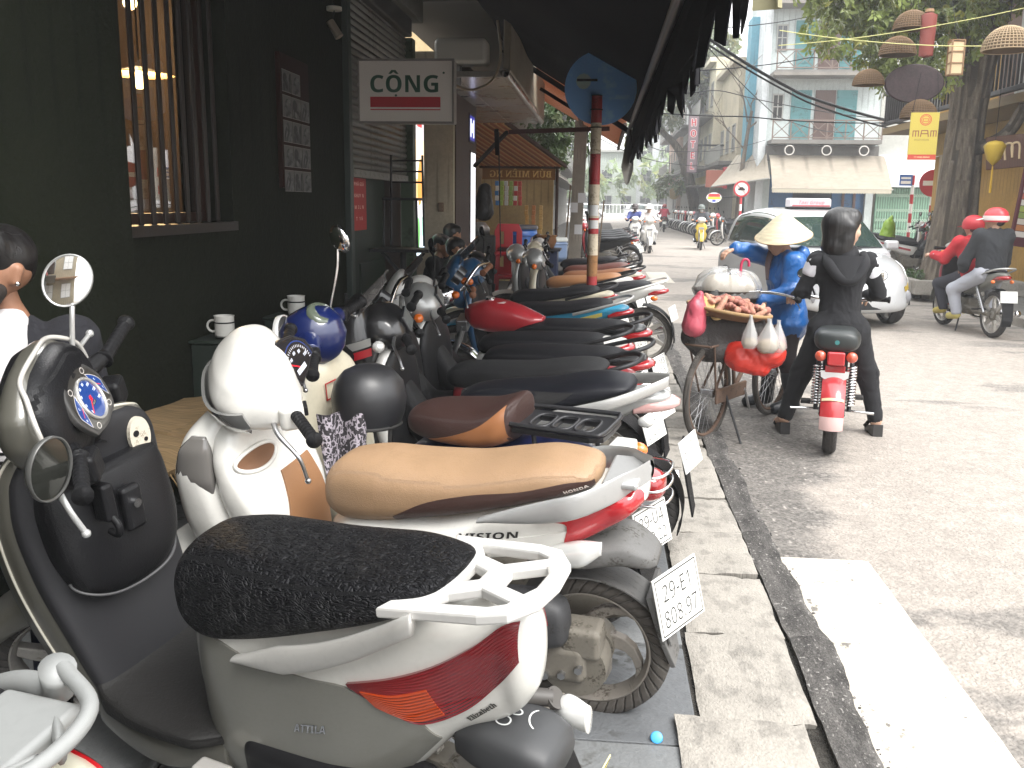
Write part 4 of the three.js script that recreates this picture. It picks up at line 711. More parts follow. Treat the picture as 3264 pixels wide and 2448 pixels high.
B.add('air_box',shell([[-0.28,0.35,0.42,0.04,2.4],[-0.36,0.315,0.475,0.06,3],[-0.50,0.31,0.485,0.062,3],[-0.575,0.33,0.46,0.05,3],[-0.59,0.35,0.43,0.02,2]]).geo(22,26).translate(0,0,-0.145),mat([0.03,0.03,0.032],0.6,{map:rep(T.dirt,5)}),'black air filter box');
for(let i=0;i<5;i++)B.add('bolt',at(cyl(0.012,0.012,0.02,6),-0.42-0.05*i,0.24+0.02*Math.sin(i*2),-0.17,Math.PI/2),M.steel,undefined,e);
B.add('floor_board',shell([[0.02,0.235,0.275,0.15,4],[0.2,0.23,0.28,0.19,4],[0.36,0.235,0.31,0.17,4],[0.44,0.26,0.36,0.12,3]]).geo(24,32),blk);
const L=shell([[0.24,0.30,0.52,0.15,3],[0.36,0.34,0.60,0.18,3],[0.5,0.40,0.64,0.2,3],[0.64,0.45,0.66,0.225,3],[0.76,0.47,0.66,0.235,2.8],[0.86,0.46,0.63,0.215,2.6],[0.93,0.445,0.57,0.165,2.5],[0.965,0.44,0.52,0.1,2.2]],true);
B.add('leg_shield',L.geo(44,44),wh,'white outer leg shield');
const Li=shell([[0.25,0.26,0.40,0.14,3],[0.36,0.285,0.44,0.165,3],[0.5,0.30,0.5,0.19,3],[0.62,0.315,0.5,0.212,3],[0.72,0.35,0.52,0.222,2.8],[0.80,0.395,0.52,0.22,2.6],[0.88,0.40,0.52,0.19,2.6],[0.94,0.39,0.5,0.12,2.4]],true);
B.add('inner_shield',Li.geo(44,48),wh,'white inner leg shield');
{
const face=(s,z)=>{const[,a,b,w,e]=hermite(Li.rows,s);const m=(1-Math.min(0.999,Math.abs(z/w))**e)**(1/e);return(a+b)/2 -(b-a)/2*m;};
B.add('inner_panel',slab((u,v)=>{const y=lerp(0.34,0.735,v),hw=lerp(0.155,0.085,v**1.5),z=lerp(-hw,hw,u)+ 0.03*v;return V(face(y,z)- 0.006,y,z);},20,24,0.006),brn,'brown centre panel');
B.add('pocket',slab((u,v)=>{const a=u*2*Math.PI,r=v,y=0.80+0.032*r*Math.sin(a),z=-0.11+0.085*r*Math.cos(a);return V(face(y,z)- 0.004+0.02*(1-r*r)*0,y,z);},30,6,0.004),mat([0.16,0.075,0.035],0.6),'brown lined pocket opening');
B.add('pocket_rim',tube(Array.from({length:20},(_,i)=>{const a=i/20*2*Math.PI,y=0.80+0.035*Math.sin(a),z=-0.11+0.09*Math.cos(a);return V(face(y,z)- 0.006,y,z);}),0.007,8,60,true),wh);
B.add('key_switch',at(cyl(0.02,0.02,0.014,20),face(0.85,0.1)- 0.008,0.85,0.1,0,0,Math.PI/2),M.black);
}
for(const s of[-1,1])B.add('front_signal',shell([[0.70,0.50,0.56,0.01,2],[0.76,0.49,0.62,0.03,2.4],[0.84,0.49,0.60,0.028,2.4],[0.89,0.50,0.55,0.01,2]],true).geo(16,18).translate(0,0,s*0.205),new THREE.MeshPhysicalMaterial({color:lin(0.16,0.15,0.14),roughness:0.1,clearcoat:1}),'smoked front indicator');
const Co=shell([[0.905,0.37,0.44,0.10,2.4],[0.935,0.32,0.50,0.165,2.6],[0.98,0.30,0.55,0.205,2.8],[1.03,0.31,0.57,0.212,2.8],[1.085,0.325,0.55,0.202,2.6],[1.125,0.345,0.515,0.168,2.5],[1.155,0.37,0.48,0.115,2.4],[1.17,0.395,0.45,0.05,2]],true);
B.front('cowl',Co.geo(44,44),wh,'white handlebar cowl');
{const hl=[];for(let i=0;i<=10;i++){const q=i/10,y=lerp(0.935,1.03,q);hl.push(Co.ring(y,60).filter((p)=>p.x>0.45).sort((a,b)=>a.z-b.z).map((p)=>p.clone().add(V(0.012,0,0))));}
const n=Math.min(...hl.map((r)=>r.length));B.front('headlight',slab((u,v)=>{const r=hl[Math.round(v*10)],k=u*(r.length-1),i=Math.min(r.length-2,Math.floor(k));return r[i].clone().lerp(r[i+1],k-i);},24,10,0.01),new THREE.MeshPhysicalMaterial({color:lin(0.34,0.34,0.33),metalness:0.6,roughness:0.12,clearcoat:1}),'clear wraparound headlight');}
{const N=V(-0.84,0.36,-0.40).normalize(),X=V(0,1,0).cross(N).normalize(),q=new THREE.Quaternion().setFromRotationMatrix(M4().makeBasis(X,N.clone().cross(X),N)),put=(g)=>{g.scale(1.05,1.05,1);g.applyQuaternion(q);return g.translate(0.312,1.065,0.02);};
const o=[[-0.085,0.075],[-0.03,0.072],[0.04,0.052],[0.095,0.012],[0.11,-0.03],[0.04,-0.055],[-0.035,-0.075],[-0.062,-0.04],[-0.075,-0.015],[-0.05,0.02]];
const sh=new THREE.Shape(o.map((p)=>new THREE.Vector2(...p)));
const g=B.front('gauge',put(extrude(sh,0.012,0.004).translate(0,0,-0.006)),mat([0.02,0.02,0.022],0.3),'dark instrument panel');
const f=new THREE.ShapeGeometry(sh).scale(0.95,0.95,1).translate(0,0,0.0115);{const p=f.attributes.position,u=f.attributes.uv;for(let i=0;i<p.count;i++)u.setXY(i,p.getX(i)/0.23+0.5,p.getY(i)/0.13+0.4);}f.userData.uvDone=true;const ff=put(f);ff.userData.uvDone=true;
B.front('dial_face',ff,new THREE.MeshPhysicalMaterial({roughness:0.25,clearcoat:1,clearcoatRoughness:0.02,map:canvasTex(384,220,(x)=>{x.fillStyle='#16161c';x.fillRect(0,0,384,220);x.strokeStyle='#24386e';x.lineWidth=8;x.beginPath();x.ellipse(192,190,150,130,0,Math.PI,2*Math.PI);x.stroke();x.strokeStyle='#e8e8ee';x.lineWidth=4;for(let i=0;i<25;i++){const a=Math.PI+i/24*Math.PI;x.beginPath();x.moveTo(192+118*Math.cos(a),190+98*Math.sin(a));x.lineTo(192+134*Math.cos(a),190+112*Math.sin(a));x.stroke();}x.fillStyle='#dfe3ee';x.font='bold 24px sans-serif';['20','40','60','80','100'].forEach((s,i)=>{const a=Math.PI*(1.12+i*0.19);x.fillText(s,180+90*Math.cos(a),196+76*Math.sin(a));});x.strokeStyle='#e23';x.lineWidth=7;x.beginPath();x.moveTo(192,190);x.lineTo(120,140);x.stroke();x.fillStyle='#cfd4dc';x.fillRect(140,186,104,26);})}),undefined,g);}
for(const s of[-1,1]){B.front('switch_pod',new RoundedBoxGeometry(0.075,0.085,0.07,3,0.02).translate(0.345,0.985,s*0.185),wh);B.front('switch',at(new RoundedBoxGeometry(0.012,0.03,0.045,2,0.004),0.302,0.995,s*0.18),M.black);B.front('switch',at(cyl(0.012,0.012,0.012,16),0.303,0.968,s*0.135,0,0,Math.PI/2),M.black);
B.front('grip',gripGeo(V(0.335,0.995,s*0.2),V(0.295,1.0,s*0.385),0.018),M.black);}
B.front('brake_lever',lever([[0.40,0.975,-0.19],[0.39,0.96,-0.25],[0.345,0.91,-0.31],[0.33,0.82,-0.30]],0.0065),M.steel);
B.front('brake_lever',lever([[0.40,0.985,0.19],[0.40,0.985,0.28],[0.37,0.98,0.37]],0.0065),M.steel);
B.front('mirror_boss',new THREE.SphereGeometry(0.022,16,12).translate(0.40,1.0,0.21),wh);
B.front('front_fender',shell([[0.38,0.38,0.44,0.05,2.4],[0.48,0.42,0.52,0.078,2.6],[0.64,0.43,0.54,0.082,2.6],[0.80,0.36,0.48,0.075,2.6],[0.88,0.28,0.37,0.05,2.4]]).geo(24,24),wh);
B.front('fork',merge(bar(V(0.5,0.62,0.075),V(0.62,0.235,0.075),0.02),bar(V(0.5,0.62,-0.075),V(0.62,0.235,-0.075),0.02),bx(0.46,0.54,0.58,0.66,-0.09,0.09,0.01)),M.engine);
B.add('exhaust',tube([[0.0,0.2,0.1],[-0.3,0.17,0.15],[-0.5,0.24,0.18],[-0.85,0.33,0.18]],[0.02,0.025,0.055,0.05],16,24),M.engine);
B.add('side_stand',tube([[0.0,0.2,-0.12],[-0.06,0.1,-0.16],[-0.12,0.03,-0.2]],0.011,8,12),M.darkMetal);
}
const GRP='scooters parked along the pavement';
const seatRows={
long:[[0.14,0.675,0.72,0.045,2.2],[0.10,0.65,0.755,0.08,2.5],[0.02,0.65,0.775,0.105,2.8,0.85],[-0.12,0.675,0.782,0.122,2.8,0.86],[-0.30,0.71,0.79,0.132,2.8,0.87],[-0.46,0.745,0.815,0.135,2.8,0.87],[-0.58,0.768,0.828,0.122,2.6,0.88],[-0.655,0.785,0.82,0.085,2.4],[-0.68,0.795,0.81,0.04,2]],
flat:[[0.10,0.69,0.72,0.045,2.2],[0.06,0.665,0.765,0.09,2.5],[-0.05,0.67,0.785,0.118,2.8,0.9],[-0.25,0.70,0.793,0.132,3,0.9],[-0.45,0.72,0.80,0.135,3,0.9],[-0.60,0.735,0.803,0.125,2.8,0.9],[-0.68,0.75,0.79,0.085,2.4],[-0.695,0.76,0.78,0.04,2]],
wide:[[0.13,0.63,0.68,0.05,2.2],[0.10,0.60,0.73,0.10,2.5],[0.02,0.60,0.765,0.14,2.8,0.82],[-0.12,0.635,0.785,0.158,2.8,0.84],[-0.28,0.675,0.80,0.16,2.8,0.86],[-0.42,0.72,0.83,0.155,2.8,0.87],[-0.55,0.755,0.845,0.14,2.6,0.88],[-0.64,0.785,0.835,0.1,2.4],[-0.665,0.80,0.82,0.045,2]],
};
const tailRows=[[0.10,0.50,0.66,0.06,2.6],[0.02,0.47,0.69,0.1,2.8],[-0.15,0.50,0.715,0.122,2.8,0.9,0.85],[-0.35,0.56,0.75,0.128,2.8,0.9,0.8],[-0.55,0.64,0.785,0.118,2.6,0.9,0.75],[-0.70,0.705,0.795,0.09,2.5,0.95,0.75],[-0.79,0.745,0.79,0.05,2.2],[-0.81,0.76,0.78,0.02,2]];
const blackSeat=soft([0.007,0.007,0.009],0.5,{bumpMap:rep(T.fine,5),bumpScale:0.0012,map:rep(T.scratch,2)});
function genericBike(c){
const B=bike(c.name??'parked_scooter',c.label,c.cat??'scooter',c),lo=c.lo,N=lo?0.5:1,n=(k)=>Math.round(k*N);
const bodyM=c.body,shieldM=c.shield??bodyM,cowlM=c.cowl??bodyM,wr=c.wheelR??0.285,ww=c.wheelW??0.075;
const R=shell(c.tail??tailRows),S=shell(seatRows[c.seatKind??'long']);
B.add('body_panel',R.geo(n(36),n(28)),bodyM);
B.add('seat',S.geo(n(44),n(32)),c.seatM??blackSeat);
if(c.seat2)for(const s of[-1,1])B.add('seat_patch',patch(S,c.seat2[0],c.seat2[1],s,0.002,20,8,0.004),c.seat2M,'second tone of the seat');
if(c.stripe)for(const s of[-1,1])B.add('stripe',patch(R,[[-0.02,0.60],[-0.3,0.66],[-0.62,0.745]],[[-0.02,0.56],[-0.3,0.62],[-0.62,0.715]],s,0.002,16,3,0.003),c.stripe);
B.add('tail_light',shell([[-0.66,0.69,0.735,0.085,2.4],[-0.74,0.70,0.765,0.08,2.6],[-0.82,0.715,0.765,0.055,2.4],[-0.85,0.73,0.755,0.02,2]]).geo(n(16),n(20)),c.lens??M.redLens);
for(const s of[-1,1]){
if(c.rail==='wing'){const rl=[];for(let i=0;i<=14;i++){const q=i/14,x=lerp(-0.10,-0.80,q),y=lerp(0.62,0.835,q**0.95),zc=q<0.6?0.165+0.01*q:lerp(0.171,0.02,((q-0.6)/0.4)**1.8),hh=0.006+0.026*Math.min(1,q*3)*(1-0.3*q),r2=[];for(let k=0;k<12;k++){const a=k/12*2*Math.PI;r2.push(V(x,y+hh*Math.sin(a),s*(zc+0.012*Math.cos(a))));}rl.push(r2);}B.add('grab_rail',loft(rl),c.railM??M.steel);}
B.add('turn_signal',new THREE.SphereGeometry(1,14,10).scale(0.035,0.024,0.022).translate(-0.72,0.685,s*0.115),c.signal??M.amber);
B.add('shock_absorber',merge(bar(V(-0.36,0.60,s*0.11),V(-0.58,wr+0.02,s*0.11),0.014),...(lo?[]:[tube(Array.from({length:49},(_,i)=>{const q=i/48,a=i*1.2;return V(lerp(-0.38,-0.54,q)+ 0.026*Math.cos(a),lerp(0.57,wr+0.07,q)+ 0.012*Math.cos(a),s*0.11+0.026*Math.sin(a));}),0.0045,5,140)])),M.steel);
}
if(c.rail!=='wing')B.add('grab_rail',tube([[-0.40,0.73,0.135],[-0.60,0.79,0.145],[-0.76,0.835,0.12],[-0.83,0.85,0.05],[-0.83,0.85,-0.05],[-0.76,0.835,-0.12],[-0.60,0.79,-0.145],[-0.40,0.73,-0.135]],0.012,8,50),c.railM??M.darkMetal);
B.add('rear_fender',slab((u,v)=>{const a=lerp(0.3,2.3,u),q=wr+0.028;return V(-0.62-q*Math.sin(a-0.35)*0.96,wr+q*Math.cos(a-0.35),lerp(-0.06,0.06,v));},20,4,0.005),c.fender??M.black);
B.add('mud_flap',slab((u,v)=>V(-0.86-0.06*v,0.56-0.32*v,lerp(-0.075,0.075,u)*(1-0.2*v)),2,3,0.008),M.black);
plate(B,c.plateAt??[-0.90,0.52,0],0.3,c.plate??['29-X3','417.62'],{h:0.14,yaw:c.plateYaw??0.3,roll:c.plateRoll??0});
wheel(B,false,-0.62,wr,ww,c.wheelStyle??'alloy',c.tyreM??M.tyre);wheel(B,true,0.62,wr,ww,c.wheelStyle??'alloy',c.tyreM??M.tyre);
B.add('engine',merge(new RoundedBoxGeometry(0.34,0.2,0.2,3,0.05).translate(0.0,0.33,0),at(cyl(0.07,0.06,0.22,16),0.2,0.36,0,0,0,1.3),bar(V(-0.1,0.33,-0.09),V(-0.62,wr,-0.07),0.03,8)),M.engine);
B.add('exhaust',tube([[0.2,0.26,0.07],[0.0,0.18,0.12],[-0.4,0.24,0.15],[-0.85,0.32,0.16]],[0.018,0.02,0.045,0.04],12,18),c.exhaustM??M.chrome);
B.add('foot_peg',merge(bar(V(0.06,0.26,-0.24),V(0.06,0.26,0.24),0.014),bar(V(-0.42,0.33,-0.18),V(-0.42,0.33,0.18),0.012)),M.rubber);
B.add('side_stand',tube([[0.0,0.26,-0.1],[-0.08,0.12,-0.16],[-0.12,0.02,-0.2]],0.01,6,8),M.darkMetal);
if(c.tank){B.add('fuel_tank',shell([[0.43,0.76,0.86,0.05,2.4],[0.36,0.71,0.89,0.105,2.6],[0.24,0.69,0.915,0.122,2.6],[0.08,0.70,0.885,0.112,2.6],[-0.06,0.74,0.83,0.08,2.5],[-0.12,0.77,0.81,0.04,2.2]]).geo(n(40),n(36)),c.tank,'red fuel tank');B.add('fuel_cap',cyl(0.03,0.032,0.02,20).translate(0.26,0.918,0),M.chrome);
B.add('tank_emblem',(()=>{const sh=shell([[0.36,0.70,0.93,0.115],[0.08,0.70,0.92,0.125]]);const g=bx(0.14,0.19,0.900,0.904,-0.06,-0.02);return g;})(),mat([0.7,0.6,0.58],0.5));}
else{
B.add('spine_cover',shell([[0.44,0.66,0.86,0.05,2.4],[0.36,0.52,0.76,0.075,2.6],[0.22,0.42,0.60,0.08,2.6],[0.08,0.42,0.62,0.085,2.6],[-0.02,0.46,0.66,0.08,2.6]]).geo(n(20),n(20)),c.spine??M.black);
B.add('leg_shield',shell([[0.30,0.34,0.40,0.13,3],[0.42,0.36,0.44,0.18,3],[0.6,0.37,0.48,0.205,3],[0.76,0.375,0.50,0.2,2.8],[0.87,0.385,0.48,0.16,2.6],[0.94,0.39,0.46,0.09,2.4]],true).geo(n(24),n(28)),shieldM);
B.add('inner_shield',shell([[0.32,0.325,0.37,0.122,3],[0.42,0.345,0.4,0.17,3],[0.6,0.355,0.42,0.196,3],[0.76,0.36,0.44,0.191,2.8],[0.87,0.372,0.44,0.15,2.6],[0.93,0.38,0.44,0.082,2.4]],true).geo(n(24),n(28)),c.inner??M.plastic);
if(c.floor)B.add('floor_board',shell([[-0.02,0.26,0.30,0.14,4],[0.15,0.255,0.31,0.17,4],[0.36,0.27,0.34,0.14,4]]).geo(16,24),M.plastic);
}
const cw=shell([[0.92,0.38,0.46,0.06,2.4],[0.96,0.35,0.53,0.125,2.6],[1.02,0.345,0.56,0.15,2.6],[1.07,0.37,0.55,0.13,2.6],[1.105,0.41,0.51,0.085,2.4],[1.12,0.44,0.48,0.03,2]],true);
if(c.front!=='bare'){
B.front('cowl',cw.geo(n(24),n(28)),cowlM);
B.front('gauge',at(new RoundedBoxGeometry(0.016,0.085,0.15,2,0.007),0.352,1.045,0,0,0,-0.45),M.blackGloss);
B.front('headlight',shell([[0.95,0.50,0.545,0.07,2.4],[1.0,0.50,0.58,0.115,2.4],[1.05,0.50,0.575,0.10,2.4],[1.085,0.49,0.54,0.05,2.4]],true).geo(n(14),n(20)),M.clearLens);
}else{
B.front('headlight',merge(lathe([[0,0.07],[0.075,0.06],[0.08,0.045],[0.078,0.0],[0.05,-0.06],[0,-0.08]],28).rotateZ(-Math.PI/2).translate(0.58,0.93,0)),M.chrome);
for(const z of[-0.06,0.06])B.front('gauge',at(cyl(0.045,0.04,0.06,24),0.47,1.07,z,0,0,-0.9),M.blackGloss);
B.front('handlebar',tube([[0.33,1.06,0.36],[0.38,1.07,0.24],[0.44,1.0,0.1],[0.45,0.98,0],[0.44,1.0,-0.1],[0.38,1.07,-0.24],[0.33,1.06,-0.36]],0.012,10,40),M.chrome);
}
if(c.front==='screen'){
B.front('fairing',shell([[0.74,0.50,0.60,0.08,2.6],[0.84,0.48,0.68,0.15,2.8],[0.95,0.47,0.70,0.17,2.8],[1.04,0.49,0.67,0.15,2.6],[1.12,0.52,0.62,0.11,2.4],[1.16,0.54,0.58,0.05,2.2]],true).geo(n(26),n(30)),c.fairing??cowlM,c.fairLabel);
if(c.fairStripe)for(const[dy,m]of c.fairStripe)B.front('fairing_stripe',slab((u,v)=>{const y=0.90+dy+0.035*v+0.05*u,sh=0.168;return V(lerp(0.50,0.67,1-u),y,-(sh-0.05*(1-u)**3)- 0.006);},14,2,0.004),m);
B.front('windscreen',slab((u,v)=>{const z=lerp(-0.115,0.115,u)*(1-0.35*v*v),y=1.10+0.16*v-0.9*z*z*(1+v);return V(0.60-0.17*v-2.2*z*z,y,z);},14,10,0.003),new THREE.MeshPhysicalMaterial({color:lin(...(c.screenC??[0.55,0.53,0.52])),transmission:0.85,thickness:0,roughness:0.05}),'smoked windscreen');
}
for(const s of[-1,1]){
B.front('grip',gripGeo(V(0.345,1.03,s*0.2),V(0.315,1.04,s*0.36),0.0175),c.gripM??M.black);
B.front('brake_lever',lever([[0.40,1.02,s*0.15],[0.40,1.01,s*0.22],[0.375,0.985,s*0.30],[0.36,0.955,s*0.345]],0.0055),M.steel);
B.front('turn_signal',new THREE.SphereGeometry(1,14,10).scale(0.028,0.026,0.03).translate(0.47,0.985,s*0.165),c.signal??M.amber);
if(c.mirrors!==0&&(c.mirrors!==1||s>0))mirror(B,V(0.38,1.06,s*0.15),V(0.37,1.24,s*0.24),V(-0.9,0.1,s*0.1),0.06,0.045);
}
B.front('front_fender',slab((u,v)=>{const a=lerp(-0.9,1.5,u),q=wr+0.03,z=lerp(-0.055,0.055,v);return V(0.62+q*Math.sin(a),wr+q*Math.cos(a)- 2.5*z*z,z);},20,6,0.006),c.frontFender??bodyM);
B.front('fork',merge(bar(V(0.46,0.74,0.075),V(0.62,wr,0.07),0.019),bar(V(0.46,0.74,-0.075),V(0.62,wr,-0.07),0.019),bx(0.42,0.5,0.70,0.78,-0.09,0.09,0.01)),M.steel);
return B;
}
const gloss=(r,g,b)=>paint([r,g,b],{map:rep(T.scratch,2)});
const P={black:gloss(0.005,0.005,0.006),white:gloss(0.66,0.65,0.62),silver:new THREE.MeshPhysicalMaterial({color:lin(0.36,0.36,0.35),metalness:0.4,roughness:0.35,clearcoat:0.6}),red:gloss(0.33,0.012,0.02),blue:gloss(0.02,0.24,0.40),navy:gloss(0.006,0.014,0.075),cream:gloss(0.56,0.51,0.39),darkBlue:gloss(0.01,0.06,0.14)};
{
const c={label:'cream scooter cut off by the bottom left corner, grey grab rail',x:-1.45,z:-1.33,yaw:167,lean:-8,steer:10,group:GRP,body:gloss(0.6,0.57,0.45),seatKind:'wide',wheelR:0.235,wheelW:0.1,floor:true,inner:M.plastic,mirrors:0,
tail:[[0.10,0.32,0.6,0.07,2.6],[0.02,0.26,0.66,0.15,2.8],[-0.15,0.30,0.70,0.19,2.8,0.9],[-0.4,0.38,0.74,0.195,2.8,0.9],[-0.6,0.46,0.77,0.175,2.6,0.9],[-0.75,0.54,0.775,0.125,2.4],[-0.83,0.62,0.76,0.07,2.2],[-0.85,0.66,0.73,0.03,2]],rail:'wing',railM:mat([0.22,0.225,0.22],0.45,{map:rep(T.scratch,2)})};
const B=genericBike(c);
const rm=c.railM;
for(const s of[-1,1])B.add('rail_post',tube([[-0.42,0.735,s*0.15],[-0.58,0.80,s*0.155],[-0.68,0.82,s*0.135],[-0.71,0.875,s*0.12]],[0.015,0.017,0.02,0.026],16,20),rm,'thick grey rail post');
B.add('rail_bridge',tube([[-0.71,0.87,0.13],[-0.80,0.86,0.08],[-0.82,0.855,0],[-0.80,0.86,-0.08],[-0.71,0.87,-0.13]],0.012,14,30),rm);
B.add('rail_plate',new RoundedBoxGeometry(0.14,0.03,0.2,3,0.012).translate(-0.70,0.83,0),rm);
for(const s of[-1,1])B.add('side_light',patch(shell(c.tail),[[-0.66,0.74],[-0.74,0.74],[-0.82,0.71]],[[-0.64,0.66],[-0.74,0.62],[-0.81,0.655]],s,0.006,14,6,0.01),M.redLens);
}
{
const B=bike('retro_scooter','cream retro scooter with glossy navy headset, brown saddle and black rear rack','scooter',{x:-0.615,z:-3.491,yaw:159.2,lean:-8,steer:22,group:GRP});
const navy=paint([0.004,0.011,0.07],{clearcoat:1,clearcoatRoughness:0.03,roughness:0.3}),cream=paint([0.60,0.555,0.43],{map:rep(T.scratch,2)});
const hs=lathe([[0,0.10],[0.05,0.095],[0.095,0.06],[0.115,0.01],[0.11,-0.05],[0.08,-0.10],[0.055,-0.12]],36);
B.front('headset',at(hs.scale(1.15,1,1),0.46,1.06,0,0,0,-0.35),navy,'navy headlamp shell');
B.front('headlight',merge(lathe([[0,0.05],[0.06,0.042],[0.085,0.015],[0.085,0],[0.095,0],[0.095,0.02],[0.09,0.02]],30).rotateZ(-Math.PI/2-0.1).translate(0.56,1.04,0)),M.clearLens);
B.front('gauge',at(lathe([[0,0.012],[0.05,0.012],[0.06,0.004],[0.062,-0.01]],30).scale(1,1,1.25),0.405,1.138,0,0,0,0.55),new THREE.MeshPhysicalMaterial({color:lin(0.1,0.12,0.09),roughness:0.2,clearcoat:1}),'oval speedometer');
for(const s of[-1,1]){
B.front('bar_cover',tube([[0.45,1.05,s*0.06],[0.43,1.06,s*0.13],[0.405,1.055,s*0.20]],[0.055,0.042,0.034],16,16),navy,'navy handlebar cover');
B.front('turn_signal',at(lathe([[0,0.04],[0.03,0.034],[0.042,0.01],[0.042,-0.03],[0.03,-0.045]],22),0.50,1.05,s*0.165,0,0,-Math.PI/2),M.amber,'round orange indicator');
B.front('grip',gripGeo(V(0.39,1.05,s*0.225),V(0.35,1.045,s*0.385),0.019),M.black);
B.front('brake_lever',lever([[0.45,1.04,s*0.19],[0.44,1.03,s*0.26],[0.41,1.01,s*0.33],[0.39,0.985,s*0.37]],0.006),M.steel);
B.front('switch_pod',new RoundedBoxGeometry(0.05,0.06,0.05,3,0.012).translate(0.395,1.05,s*0.215),M.plastic);
}
mirror(B,V(0.43,1.09,0.17),V(0.36,1.36,0.24),V(-0.75,0.15,0.75),0.058,0.058,M.chrome,M.chrome,mat([0.06,0.06,0.06],0.05,{metalness:0.9}));
const L=shell([[0.24,0.26,0.36,0.13,3],[0.36,0.30,0.46,0.165,3],[0.5,0.33,0.5,0.2,2.8],[0.66,0.36,0.52,0.225,2.6],[0.8,0.375,0.52,0.215,2.5],[0.9,0.385,0.5,0.165,2.4],[0.96,0.395,0.48,0.10,2.2]],true);
B.add('leg_shield',L.geo(40,40),cream,'cream leg shield');
const fx=(s,z)=>{const[,a,b,w,e]=hermite(L.rows,s);return(a+b)/2 -(b-a)/2*(1-Math.min(0.999,Math.abs(z/w))**e)**(1/e);};
for(let i=0;i<3;i++)B.add('vent_slot',bx(fx(0.74,-0.05)- 0.006,fx(0.74,-0.05)+ 0.03,0.735-i*0.022,0.745-i*0.022,-0.09,-0.02,0.003),M.black);
{const o=[[-0.035,-0.035],[0.035,-0.035],[0.035,0.035],[-0.035,0.035]],ho=o.map((p)=>[p[0]*0.85,p[1]*0.85]);B.add('sticker',extrude(o,0.002,0,[ho.reverse()]).rotateY(-Math.PI/2).translate(fx(0.84,-0.05)- 0.006,0.84,-0.055),mat([0.45,0.03,0.03],0.5),'red outlined square sticker');}
B.add('bag_hook',tube([[0.34,0.80,0.02],[0.31,0.77,0.02],[0.315,0.74,0.02],[0.335,0.745,0.02]],0.006,8,16),M.chrome);
B.add('floor_board',shell([[-0.05,0.24,0.28,0.14,4],[0.1,0.235,0.29,0.17,4],[0.3,0.25,0.34,0.15,4]]).geo(16,28),cream);
const R=shell([[0.06,0.30,0.62,0.08,2.6],[0.0,0.26,0.67,0.14,2.8],[-0.15,0.28,0.70,0.175,2.8],[-0.35,0.33,0.715,0.185,2.6],[-0.55,0.40,0.715,0.17,2.5],[-0.72,0.48,0.70,0.135,2.4],[-0.84,0.56,0.675,0.085,2.2],[-0.88,0.60,0.65,0.03,2]]);
B.add('body_panel',R.geo(40,40),navy,'navy rounded rear body');
B.add('chrome_strip',patch(R,[[-0.2,0.60],[-0.5,0.62],[-0.75,0.61]],[[-0.2,0.585],[-0.5,0.605],[-0.75,0.6]],-1,0.004,20,2,0.004),M.chrome);
const S=shell([[0.04,0.735,0.775,0.04,2.2],[0.01,0.71,0.805,0.085,2.4],[-0.06,0.70,0.825,0.13,2.6,0.85],[-0.16,0.70,0.832,0.158,2.8,0.86],[-0.27,0.70,0.842,0.165,2.8,0.88],[-0.36,0.71,0.868,0.155,2.8,0.9],[-0.415,0.73,0.888,0.125,2.6,0.9],[-0.435,0.78,0.885,0.07,2.2]]);
B.add('seat',S.geo(44,44),mat([0.034,0.014,0.011],0.55,{map:rep(T.scratch,2),bumpMap:rep(T.fine,5),bumpScale:0.001}),'dark brown solo saddle');
for(const s of[-1,1])B.add('seat_side',patch(S,[[-0.10,0.725],[-0.20,0.755],[-0.32,0.805],[-0.405,0.875]],[[-0.10,0.708],[-0.20,0.712],[-0.32,0.715],[-0.42,0.75]],s,0.0025,22,8,0.005),mat([0.26,0.105,0.04],0.4),'tan side of the saddle');
{const o=[[-0.43,-0.095],[-0.72,-0.105],[-0.76,-0.085],[-0.765,0],[-0.76,0.085],[-0.72,0.105],[-0.43,0.095],[-0.41,0.07],[-0.41,-0.07]];const h=[0,1,2].map((i)=>{const a=-0.475-i*0.085,b=a-0.06;return[[a,-0.045],[b,-0.045],[b,0.045],[a,0.045]];});
B.add('rack',extrude(o,0.012,0.004,h).rotateX(Math.PI/2).translate(0,0.795,0),mat([0.018,0.018,0.02],0.4),'black rear rack plate');
B.add('rack_rim',tube([...o,o[0]].slice(0,-1).map(([x,z])=>V(x,0.812,z*1.06)),0.009,8,70,true),mat([0.018,0.018,0.02],0.4));
for(let i=0;i<3;i++){const a=-0.475-i*0.085,b=a-0.06;B.add('rack_bar',tube([[a,0.80,-0.05],[b,0.80,-0.05],[b,0.80,0.05],[a,0.80,0.05]],0.006,6,30,true),mat([0.025,0.025,0.027],0.4));}
B.add('rack_leg',merge(bar(V(-0.5,0.79,0.08),V(-0.52,0.68,0.1),0.009),bar(V(-0.7,0.79,0),V(-0.72,0.66,0),0.009),bar(V(-0.5,0.79,-0.08),V(-0.52,0.68,-0.1),0.009)),M.darkMetal);}
B.add('tail_light',shell([[-0.85,0.56,0.66,0.06,3],[-0.90,0.56,0.665,0.062,3],[-0.94,0.575,0.65,0.05,2.6],[-0.95,0.59,0.635,0.02,2]]).geo(16,24),M.redLens);
for(const[y,r]of[[0.675,0.075],[0.625,0.08],[0.57,0.075]])B.add('light_guard',tube([[-0.80,y,0.09],[-0.93,y,0.085],[-0.965,y,0.04],[-0.965,y,-0.04],[-0.93,y,-0.085],[-0.80,y,-0.09]],0.005,8,30),M.chrome,'chrome guard hoop');
for(const s of[-1,1])B.add('turn_signal',new THREE.SphereGeometry(1,16,12).scale(0.035,0.026,0.026).translate(-0.82,0.69,s*0.105),M.amber);
